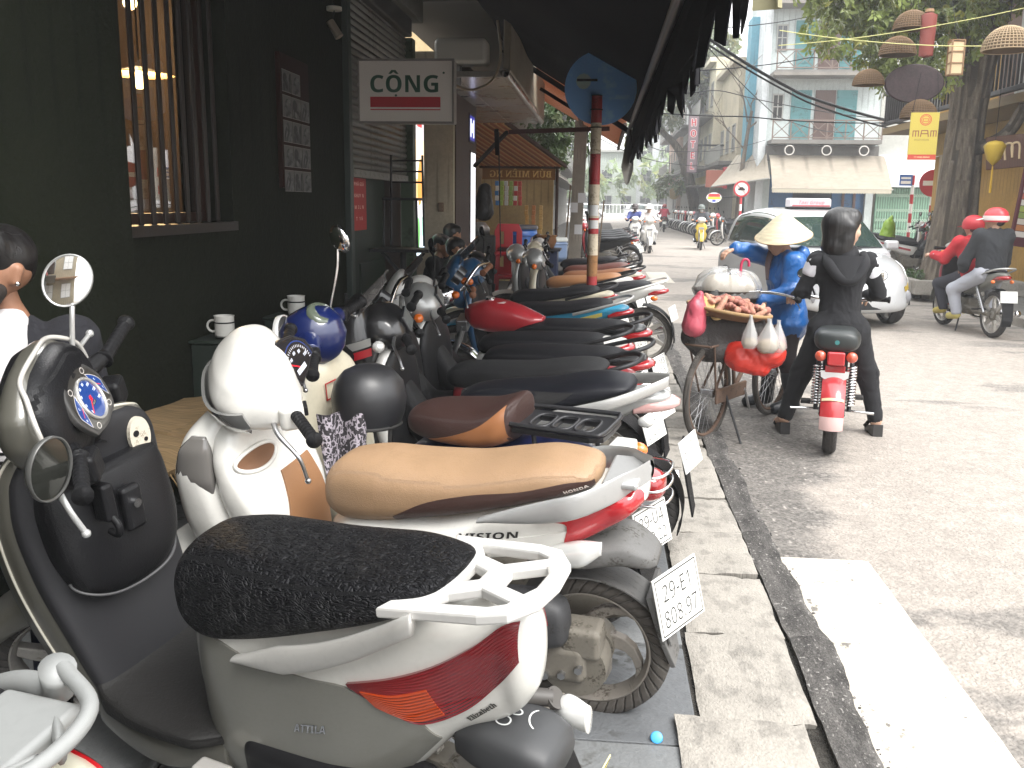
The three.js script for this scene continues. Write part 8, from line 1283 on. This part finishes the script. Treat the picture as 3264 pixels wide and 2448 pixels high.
{
const t=thing('taxi','silver white taxi with lit roof sign behind the vendor and the woman','car',[2.98,0,-13.9],-Math.PI/2+0.20),A=(n,g,m,l,p=t)=>part(p,n,g,m,l);
const sv=new THREE.MeshPhysicalMaterial({color:lin(0.55,0.56,0.57),metalness:0.25,roughness:0.3,clearcoat:1,clearcoatRoughness:0.04}),gl=new THREE.MeshPhysicalMaterial({color:lin(0.03,0.05,0.045),roughness:0.03,clearcoat:1});
const Bd=shell([[-1.82,0.42,0.72,0.55,4],[-1.74,0.3,0.86,0.74,5],[-1.5,0.24,0.93,0.8,6,0.96],[-0.8,0.2,0.95,0.82,7,0.96],[0.2,0.2,0.95,0.82,7,0.96],[0.9,0.2,0.97,0.82,6,0.93],[1.35,0.2,0.90,0.8,5,0.88],[1.62,0.2,0.79,0.74,4.5,0.84],[1.76,0.22,0.66,0.6,4,0.86],[1.81,0.3,0.54,0.42,3.5]]);
A('body',Bd.geo(70,56),sv);const Cb=shell([[-1.72,0.9,1.0,0.62,5,0.9],[-1.6,0.9,1.3,0.7,5,0.82],[-1.3,0.9,1.46,0.76,5,0.78],[-0.6,0.9,1.52,0.78,5,0.77],[0.0,0.9,1.50,0.78,5,0.77],[0.35,0.9,1.40,0.77,5,0.79],[0.75,0.9,1.16,0.76,5,0.86],[1.05,0.88,0.96,0.72,5,0.95]]);A('roof',Cb.geo(60,44),sv);
A('windscreen',slab((u,v)=>{const q=lerp(0.08,0.94,v),x=lerp(1.02,0.34,q),top=hermite(Cb.rows,x);const w=top[3]*top[5]*lerp(0.92,0.9,q),z=lerp(-w,w,u);return V(x+0.012+0.05*(1 -(z/w)**2),top[2]+ 0.012-0.02*(z/w)**2,z);},20,16,0.006),gl,'dark windscreen reflecting leaves');
for(const s of[-1,1]){A('side_window',patch(Cb,[[0.55,1.22],[0.2,1.40],[-0.5,1.45],[-1.2,1.40]],[[0.75,1.0],[0.2,0.99],[-0.5,0.99],[-1.35,1.02]],s,0.004,24,6,0.006),gl);A('headlight',patch(Bd,[[1.05,0.86],[1.35,0.80],[1.60,0.70]],[[1.15,0.76],[1.4,0.66],[1.62,0.58]],s,0.006,14,6,0.01),M.clearLens);A('fog_lamp',at(lathe([[0,0.02],[0.05,0.018],[0.07,0],[0.1,-0.01],[0.11,-0.03]],24),1.70,0.42,s*0.56,0,s*0.55,-Math.PI/2),mat([0.2,0.2,0.21],0.3));A('wing_mirror',new RoundedBoxGeometry(0.1,0.13,0.2,3,0.04).translate(0.62,1.03,s*0.93),sv);A('door_handle',bx(-0.35,-0.2,0.8,0.83,s*0.825-0.015,s*0.825+0.015,0.008),sv);
for(const x of[1.12,-1.18]){const w=A('wheel',tyreGeo(0.285,0.17).translate(x,0.285,s*0.72),M.tyre);A('rim',alloyRim(0.285,0.15,7,0.1).translate(x,0.285,s*0.725),M.steel,undefined,w);A('wheel_arch',at(new THREE.TorusGeometry(0.315,0.03,8,30,Math.PI),x,0.285,s*0.795),M.plastic);}}
A('grille',slab((u,v)=>{const z=lerp(-0.36,0.36,u),y=lerp(0.26,0.44,v);return V(1.80-0.12*(z/0.5)**2-0.015*v,y,z);},12,6,0.02),M.plastic,'dark lower grille');A('upper_grille',slab((u,v)=>{const z=lerp(-0.3,0.3,u),y=lerp(0.565,0.61,v);return V(1.785-0.12*(z/0.5)**2-0.12*v,y,z);},12,4,0.02),M.chrome);A('number_plate',bx(1.80,1.815,0.47,0.55,-0.22,0.22,0.005),mat([0.7,0.7,0.7],0.5));A('gold_strip',patch(Bd,[[1.55,0.62],[1.75,0.55]],[[1.55,0.54],[1.75,0.49]],-1,0.006,8,3,0.004),mat([0.4,0.28,0.04],0.4),'yellow strip on the bumper');A('wiper',beam(V(1.03,0.99,-0.3),V(0.9,1.09,0.25),0.015,0.01),M.black);
const rs=A('roof_sign',new RoundedBoxGeometry(0.2,0.13,0.62,3,0.03).translate(-0.1,1.59,0),mat([0.72,0.68,0.7],0.4),'taxi roof sign');const rf=new THREE.PlaneGeometry(0.56,0.1).rotateY(Math.PI/2).translate(0.003,1.59,0);rf.userData.uvDone=true;A('sign_face',rf,new THREE.MeshStandardMaterial({color:0x666666,emissive:0xffffff,emissiveIntensity:0.3,emissiveMap:canvasTex(256,48,(x)=>{x.fillStyle='#f1dfe4';x.fillRect(0,0,256,48);x.fillStyle='#c82f45';x.fillRect(0,38,256,10);x.font='italic bold 34px sans-serif';x.textAlign='center';x.fillText('Taxi Group',128,33);})}),undefined,rs);A('sign_base',bx(-0.22,0.02,1.5,1.53,-0.3,0.3,0.008),M.plastic,undefined,rs);
}
{
const mk=[
genericBike({name:'kerbside_bike',label:'red and white scooter parked nearest on the right pavement',x:6.15,y:0.12,z:-19.3,yaw:-15,lean:-8,steer:20,lo:1,body:P.white,stripe:mat([0.35,0.02,0.03],0.4),shield:P.white,cowl:P.black,front:'plain',mirrors:1,plate:['29-G2','6610'],group:'bikes parked on the right pavement'}),
genericBike({name:'kerbside_bike',label:'black and red scooter with red front, second on the right pavement',x:6.35,y:0.12,z:-20.0,yaw:-12,lean:-8,steer:25,lo:1,body:P.black,shield:P.red,cowl:P.red,front:'plain',mirrors:1,plate:['29-N5','812.44'],group:'bikes parked on the right pavement'}),
genericBike({name:'kerbside_bike',label:'silver scooter among the right pavement bikes, third from the road',x:6.5,y:0.12,z:-20.7,yaw:-18,lean:-8,steer:15,lo:1,body:P.silver,shield:P.white,cowl:P.white,front:'plain',mirrors:1,plate:['29-E8','2093'],group:'bikes parked on the right pavement'})];
const ORD='first second third fourth fifth sixth seventh eighth ninth tenth eleventh twelfth thirteenth fourteenth fifteenth sixteenth'.split(' ');
const dup=(k,x,y,z,yaw,label,group)=>{const c=mk[k].t.clone();c.name=numbered('kerbside_bike');c.position.set(x,y,z);c.rotation.set(-8*D2R,yaw*D2R,0,'YXZ');c.userData={...mk[k].t.userData,label,group:group??c.userData.group};scene.add(c);};
dup(0,6.75,0.12,-21.5,-20,'white scooter fourth along the right pavement row','bikes parked on the right pavement');dup(1,6.9,0.12,-22.2,-14,'black scooter with red front, fifth in the right pavement row','bikes parked on the right pavement');dup(2,7.0,0.12,-23,-16,'silver scooter ending the right pavement row by the no entry post','bikes parked on the right pavement');
for(let i=0;i<16;i++)dup(i%3,5.05-0.02*i,i<1?0.0:0.11,-36.5-i*1.35,165+rr(-8,8),`${['white', 'black and red', 'silver'][i % 3]} scooter, ${ORD[i]} from the near end of the far right kerb row`,'scooters along the far street kerb');
for(let i=0;i<5;i++)dup((i+1)%3,0.1-0.03*i,0,-22-i*1.5,168+rr(-8,8),`${['white', 'black and red', 'silver'][(i + 1) % 3]} scooter, ${ORD[i]} of those on the left pavement beyond the concrete pole`,'scooters beyond the concrete pole');
const gb=thing('green_bag','bright lime green plastic bag on the parked bikes at the right','bag',[6.15,1.02,-21.0]);{const g=blob([[0,-0.12,0,0.02,0.12,0,0.16,0.12],[0.02,0.2,0,0.08,0.34,0,0.07,0.02]],0.025,0.04);wrinkle(g,0.04,9);part(gb,'bag_body',g,new THREE.MeshPhysicalMaterial({color:lin(0.34,0.55,0.05),roughness:0.4,transmission:0.25,thickness:0}));}
const car=scene.children.find((c)=>c.name==='taxi');const wt=[['white car passing left of centre at the far end of the street',-1.5,-92,0.05],['white car passing straight down the far end of the street',4,-93,0.0],['white car passing far right at the end of the street',9.5,-92,3.1]];
for(const[l,x,z,a]of wt){const c=car.clone();c.children=c.children.filter((q)=>q.name!=='roof_sign');c.name=numbered('passing_car');c.position.set(x,0.02,z);c.rotation.y=a;c.userData={label:l,category:'car'};scene.add(c);}
}
{
const t=thing('tiled_stall_roof','orange tiled stall roof with a cloth banner on the left','stall'),tm=[0,1,2].map((i)=>mat([0.36-0.06*i,0.12-0.015*i,0.045],0.7,{map:rep(T.dirt,2)}));
for(let i=0;i<14;i++){const xb=-0.76-i*0.12,q=Math.min(1,(xb+2.34)/0.95),id=i?`_${String(i).padStart(3, '0')}`:'';part(t,'tile_rib'+id,bar(V(xb,2.24,-18.1),V(xb-0.95*q,2.24+0.62*q,-18.1+2.0*q),0.03,8),mat([0.5,0.3,0.14],0.7));part(t,'tile_pan'+id,bar(V(xb-0.06,2.25,-18.1),V(xb-0.06-0.95*q,2.25+0.62*q,-18.1+2.0*q),0.05,6),tm[i%3]);}
part(t,'side_rafter',beam(V(-0.7,2.22,-18.1),V(-1.65,2.86,-16.1),0.05,0.06),brownWall);part(t,'front_beam',beam(V(-2.4,2.2,-18.1),V(-0.8,2.2,-18.1),0.05,0.05),brownWall);
part(t,'banner',bx(-2.3,-0.9,1.97,2.19,-18.16,-18.14),mat([0.22,0.13,0.06],0.9));const f=new THREE.PlaneGeometry(1.4,0.22).translate(-1.6,2.08,-18.13);f.userData.uvDone=true;
part(t,'banner_print',f,new THREE.MeshStandardMaterial({roughness:0.9,map:canvasTex(512,80,(x)=>{x.fillStyle='#8a6238';x.fillRect(0,0,512,80);x.font='bold 62px "DejaVu Serif", serif';x.fillStyle='#dcb872';x.translate(512,0);x.scale(-1,1);x.fillText('BÚN MIÊN NG',24,64);})}),'mirrored lettering seen through the banner');
part(t,'post',bar(V(-0.86,0,-18.1),V(-0.86,2.2,-18.1),0.03),brownWall);part(t,'back_wall',bx(-2.7,-2.35,0,3.4,-19.4,-13.5),mat([0.34,0.25,0.15],0.9,{map:rep(T.plaster,0.5)}));
part(t,'end_wall',bx(-2.35,-0.95,0,2.0,-18.6,-18.4),mat([0.55,0.40,0.2],0.85,{map:rep(T.plaster,0.6)}),'cream end wall');
const cols=[[0.05,0.2,0.5],[0.35,0.5,0.1],[0.6,0.6,0.58],[0.3,0.45,0.12],[0.5,0.06,0.06],[0.55,0.1,0.08],[0.5,0.28,0.08],[0.5,0.2,0.07],[0.55,0.35,0.12]];
for(let i=0;i<9;i++){const low=i>5,s=thing('snack_string',`string of ${['blue', 'lime green', 'white', 'olive', 'red and white', 'dark red', 'orange', 'rust', 'golden'][i]} snack packets hanging in the stall`,'snack packets',[-1.92 +(low?0.55 +(i-6)*0.13:i*0.085),low?1.5:1.93,-17.3]);for(let k=0;k<(low?6:5);k++)part(s,'packet',new RoundedBoxGeometry(0.068,0.085,0.02,2,0.009).rotateZ(rr(-.12,.12)).translate(rr(-.008,.008),-0.05-k*0.088,0),k%2&&(i===4||i===0)?whiteP:mat(cols[i],0.35));}
const bb=thing('black_bag','large black bag hanging under the stall banner','bag',[-1.98,1.5,-15.8]);part(bb,'bag_body',(()=>{const g=blob([[0,-0.1,0,0.02,0.25,0,0.17,0.1]],0.025,0.03);wrinkle(g,0.03,9);return g;})(),mat([0.008,0.008,0.009],0.5));
const rc=mat([0.42,0.012,0.02],0.35);
const ch=thing('plastic_chair','red plastic chair stacked on another by the stall','chair',[-1.36,0.36,-13.9],0.15);part(ch,'backrest',extrude([[-0.2,0],[0.2,0],[0.2,0.3],[0.15,0.4],[-0.15,0.4],[-0.2,0.3]],0.02,0.008,[[[-0.13,0.1],[-0.06,0.1],[-0.06,0.3],[-0.13,0.3]],[[0.06,0.1],[0.13,0.1],[0.13,0.3],[0.06,0.3]]]).translate(0,0.46,-0.18),rc);part(ch,'seat',new RoundedBoxGeometry(0.42,0.05,0.4,3,0.02).translate(0,0.43,0),rc);for(const[a,b]of[[-1,-1],[1,-1],[-1,1],[1,1]])part(ch,'leg',beam(V(a*0.2,-0.0,b*0.2),V(a*0.17,0.42,b*0.16),0.05,0.05),rc);
const c2=ch.clone();c2.name=numbered('plastic_chair');c2.position.y=0.02;c2.userData={label:'lower red plastic chair of the stack by the stall',category:'chair'};scene.add(c2);
const brl=(nm,label,x,y,z,r,h,c,lid)=>{const b=thing(nm,label,nm.includes('bucket')?'bucket':'barrel',[x,y,z]);part(b,'body',lathe([[0,0],[r*0.9,0],[r,h*0.25],[r,h*0.75],[r*0.93,h],[0,h]],28),mat(c,0.4));part(b,'lid',lathe([[0,0.03],[r*0.95,0.03],[r*1.02,0],[r*1.02,-0.03]],28).translate(0,h,0),mat(lid,0.5));part(b,'rim',new THREE.TorusGeometry(r,0.012,6,28).rotateX(Math.PI/2).translate(0,h*0.8,0),mat(c,0.4));};
brl('plastic_barrel','tall blue plastic barrel right of the red chairs',-1.24,0.55,-14.6,0.26,0.62,[0.03,0.11,0.36],[0.05,0.05,0.06]);brl('plastic_barrel','shorter faded blue tub beside the tall barrel',-0.78,0.6,-15.4,0.24,0.36,[0.14,0.2,0.32],[0.4,0.42,0.4]);brl('paint_bucket','white bucket with green band beside the red chairs',-1.12,0.5,-13.4,0.15,0.26,[0.6,0.6,0.56],[0.06,0.25,0.1]);
const cab=thing('blue_cabinet','dark navy cabinet stand under the brown basket','cabinet',[-0.78,0,-12.9]);part(cab,'body',bx(-0.2,0.2,0,0.9,-0.2,0.2,0.01),mat([0.015,0.022,0.06],0.5));part(cab,'top',bx(-0.24,0.24,0.9,0.93,-0.24,0.24,0.008),mat([0.02,0.02,0.03],0.5));
const bsk=thing('wicker_basket','round brown basket standing on the navy cabinet','basket',[-0.74,0.93,-12.85]);part(bsk,'body',lathe([[0,0],[0.1,0],[0.14,0.1],[0.13,0.17],[0.11,0.17],[0,0.05]],26),mat([0.22,0.10,0.04],0.8,{bumpMap:rep(T.grain,8),bumpScale:0.01}));part(bsk,'rim',new THREE.TorusGeometry(0.13,0.012,6,26).rotateX(Math.PI/2).translate(0,0.17,0),mat([0.26,0.13,0.05],0.8));
const bx1=thing('grey_box','dark grey stove box left of the red chairs','box',[-1.85,0,-14.2]);part(bx1,'body',bx(-0.28,0.28,0,1.05,-0.25,0.25,0.01),mat([0.05,0.048,0.045],0.7,{map:rep(T.dirt,2)}));part(bx1,'pot',lathe([[0,0.2],[0.1,0.19],[0.17,0.1],[0.17,0],[0,0]],22).translate(0,1.05,0),mat([0.3,0.29,0.28],0.35,{metalness:0.6}));
const or=thing('leaning_board','orange brown board leaning behind the sitting men','board',[-1.72,0,-12.7]);part(or,'panel',beam(V(0,0.4,0),V(-0.16,1.25,0),0.2,0.03),mat([0.32,0.12,0.03],0.6,{map:rep(T.wood,1.5)}));part(or,'edge',beam(V(0.02,0.4,0.02),V(-0.14,1.25,0.02),0.02,0.03),brownWall);
row('pale house behind the viewer, seen only in the scooter mirrors',-2.3,9,4.5,6,pl(0.4,0.35,0.26),{side:1});
const g=thing('street_house','cream house across the corner behind the viewer, seen in the mirrors','building');part(g,'wall',bx(-9,1.5,0,7,10,12),pl(0.42,0.36,0.26));const F=facade(g,V(1.5,0,10),V(-1,0,0),V(0,0,-1));for(let i=0;i<4;i++)for(const y of[0.8,4.2])windowAt(F,0.6+i*2.4,1.8+i*2.4,y,y+1.6,{pane:whiteP});F('awning',bx(0,10,2.9,3.0,0,1.6),mat([0.3,0.18,0.1],0.8));
}
{
const b=thing('bench','low bench covered with straw mats by the green wall','bench',[-1.86,0.13,-3.72]);part(b,'seat',bx(-0.2,0.2,0.36,0.40,-0.75,0.75,0.008),mat([0.05,0.02,0.015],0.7));for(const[x,z]of[[-0.16,-0.65],[0.16,-0.65],[-0.16,0.65],[0.16,0.65]])part(b,'leg',bx(x-0.02,x+0.02,-0.11,0.36,z-0.02,z+0.02),mat([0.12,0.02,0.015],0.6));
const sm=mat([0.26,0.17,0.085],0.95,{map:rep(texture(256,(u,v)=>{const k=0.75+0.35*vn(u*4,v*60,64,3);return[k,k,k*0.95];}),2),bumpMap:rep(T.cloth,2),bumpScale:0.006});
for(const[i,[z0,z1]]of[[-0.72,0.0],[0.08,0.7]].entries()){const m=thing('straw_mat',['straw mat on the far half of the bench','straw mat on the near half of the bench'][i],'mat',[-1.84,0.534,-3.72]);part(m,'weave',slab((u,v)=>V(lerp(-0.24,0.27,u),0.03+0.012*Math.sin(u*7+v*5)- 0.03*Math.max(0,u-0.8)*4,lerp(z1,z0,v)),10,14,0.025),sm);const fr=[];for(let k=0;k<26;k++)fr.push(bar(V(0.265,0.0,lerp(z0,z1,k/26)),V(0.29+rr(-.02,.02),-0.03-rr(0,.03),lerp(z0,z1,k/26)+ rr(-.02,.02)),0.003,4));part(m,'fringe',merge(fr),sm).userData.kind='stuff';}
const mug=(label,p)=>{const m=thing('mug',label,'mug',p);m.scale.setScalar(1.25);part(m,'cup',lathe([[0,0],[0.037,0],[0.04,0.01],[0.04,0.085],[0.043,0.09],[0.038,0.09],[0.036,0.012],[0,0.012]],26),mat([0.6,0.59,0.55],0.35));part(m,'handle',at(new THREE.TorusGeometry(0.024,0.005,8,18),-0.05,0.045,0),mat([0.6,0.59,0.55],0.35));part(m,'dark_rim',new THREE.TorusGeometry(0.0405,0.003,6,26).rotateX(Math.PI/2).translate(0,0.062,0),M.black);};
const box=(label,x,z,h)=>{const s=thing('green_box',label,'box',[x,0,z]);part(s,'body',bx(-0.13,0.13,0.02,h,-0.13,0.13,0.01),mat([0.005,0.012,0.007],0.7));part(s,'lid',bx(-0.14,0.14,h,h+0.015,-0.14,0.14,0.006),mat([0.005,0.013,0.007],0.7));};
box('dark green box holding the nearer white mug',-1.96,-4.7,0.81);mug('white enamel mug on a dark green box behind the white scooter',[-1.95,0.835,-4.68]);box('dark green box holding the farther white mug',-1.83,-5.42,0.85);mug('white enamel mug farther along the wall behind the navy headset',[-1.8,0.872,-5.4]);box('dark green box under the yellow topped cup',-1.7,-7.0,0.75);mug('pale cup with yellow top half hidden behind the black screen',[-1.7,0.77,-6.95]);
const st=thing('iron_table','black iron bar table with X legs by the shutter','table',[-1.85,0,-8.7]);part(st,'top',bx(-0.28,0.28,1.08,1.11,-0.22,0.22,0.006),M.darkMetal);part(st,'column',bar(V(0,0,0),V(0,1.08,0),0.03),M.darkMetal);part(st,'brace',merge(beam(V(-0.2,1.07,0),V(0,0.85,0),0.03,0.03),beam(V(0.2,1.07,0),V(0,0.85,0),0.03,0.03)),M.darkMetal);
for(let i=0;i<3;i++){const c=thing('iron_chair',['black iron chair upturned on the bar table','black iron chair before the shutter','black iron chair nearest behind the parked scooters'][i],'chair',[[-1.85,1.12,-8.75],[-1.75,0.02,-7.9],[-1.72,0.02,-6.6]][i]);part(c,'seat',bx(-0.17,0.17,0.43,0.455,-0.17,0.17,0.006),M.darkMetal);for(const[x,z]of[[-1,-1],[1,-1],[-1,1],[1,1]])part(c,'leg',bar(V(x*0.16,0,z*0.16),V(x*0.15,z<0?0.85:0.43,z*0.15),0.011),M.darkMetal);for(const y of[0.6,0.7,0.8])part(c,'back_bar',bar(V(-0.155,y,-0.155),V(0.155,y,-0.155),0.009),M.darkMetal);}
const h=thing('helmet','black open face helmet resting on the retro scooter foot well','helmet',[-0.86,0.80,-3.40],2.4);part(h,'shell',lathe([[0.112,-0.09],[0.128,-0.04],[0.134,0.02],[0.122,0.075],[0.088,0.118],[0.045,0.138],[0,0.143]],40).scale(1,1,1.1),paint([0.012,0.012,0.014],{roughness:0.5,clearcoat:0.35,clearcoatRoughness:0.3}));part(h,'edge_trim',new THREE.TorusGeometry(0.113,0.007,8,40).rotateX(Math.PI/2).scale(1,1,1.1).translate(0,-0.09,0),M.rubber);part(h,'strap',tube([[0.11,-0.08,0.02],[0.08,-0.2,0.03],[0,-0.24,0.04],[-0.08,-0.2,0.03],[-0.11,-0.08,0.02]],0.008,8,24),M.rubber);for(const[i,c]of[[0.45,0.1,0.12],[0.2,0.4,0.12]].entries())part(h,'sticker',at(cyl(0.016,0.016,0.003,16),0.02-0.045*i,0.117-0.004*i,-0.075,-0.75),mat(c,0.5));part(h,'snap',new THREE.SphereGeometry(0.006,8,6).translate(0.13,0.0,-0.03),M.chrome);
const c=thing('patterned_cloth','grey and white patterned cloth draped before the helmet','cloth',[-0.93,0.62,-3.27],0.4);const ct=texture(256,(u,v)=>{const a=fbm(u*14,v*14,16,3,9),b=vn(u*40,v*40,64,3),k=Math.abs(a-0.5)<0.07||b>0.8?0.7:0.2;return[k,k*0.96,k];});part(c,'fabric',slab((u,v)=>V(lerp(-0.09,0.09,u)*(1-0.3*v),0.16-0.3*v,0.03*Math.sin(u*9+v*2)+ 0.06*v),20,12,0.006),mat([0.7,0.68,0.7],0.95,{map:ct}));
solo('bottle_cap',lathe([[0,0.012],[0.016,0.012],[0.018,0.008],[0.019,0],[0.016,0],[0,0.008]],18),mat([0.04,0.3,0.65],0.35),'bright blue bottle cap on the ground beside the kerb slabs','bottle cap',undefined,[0.205,0.03,-2.48]).rotation.x=0.9;
}
renderer.render(scene,camera);
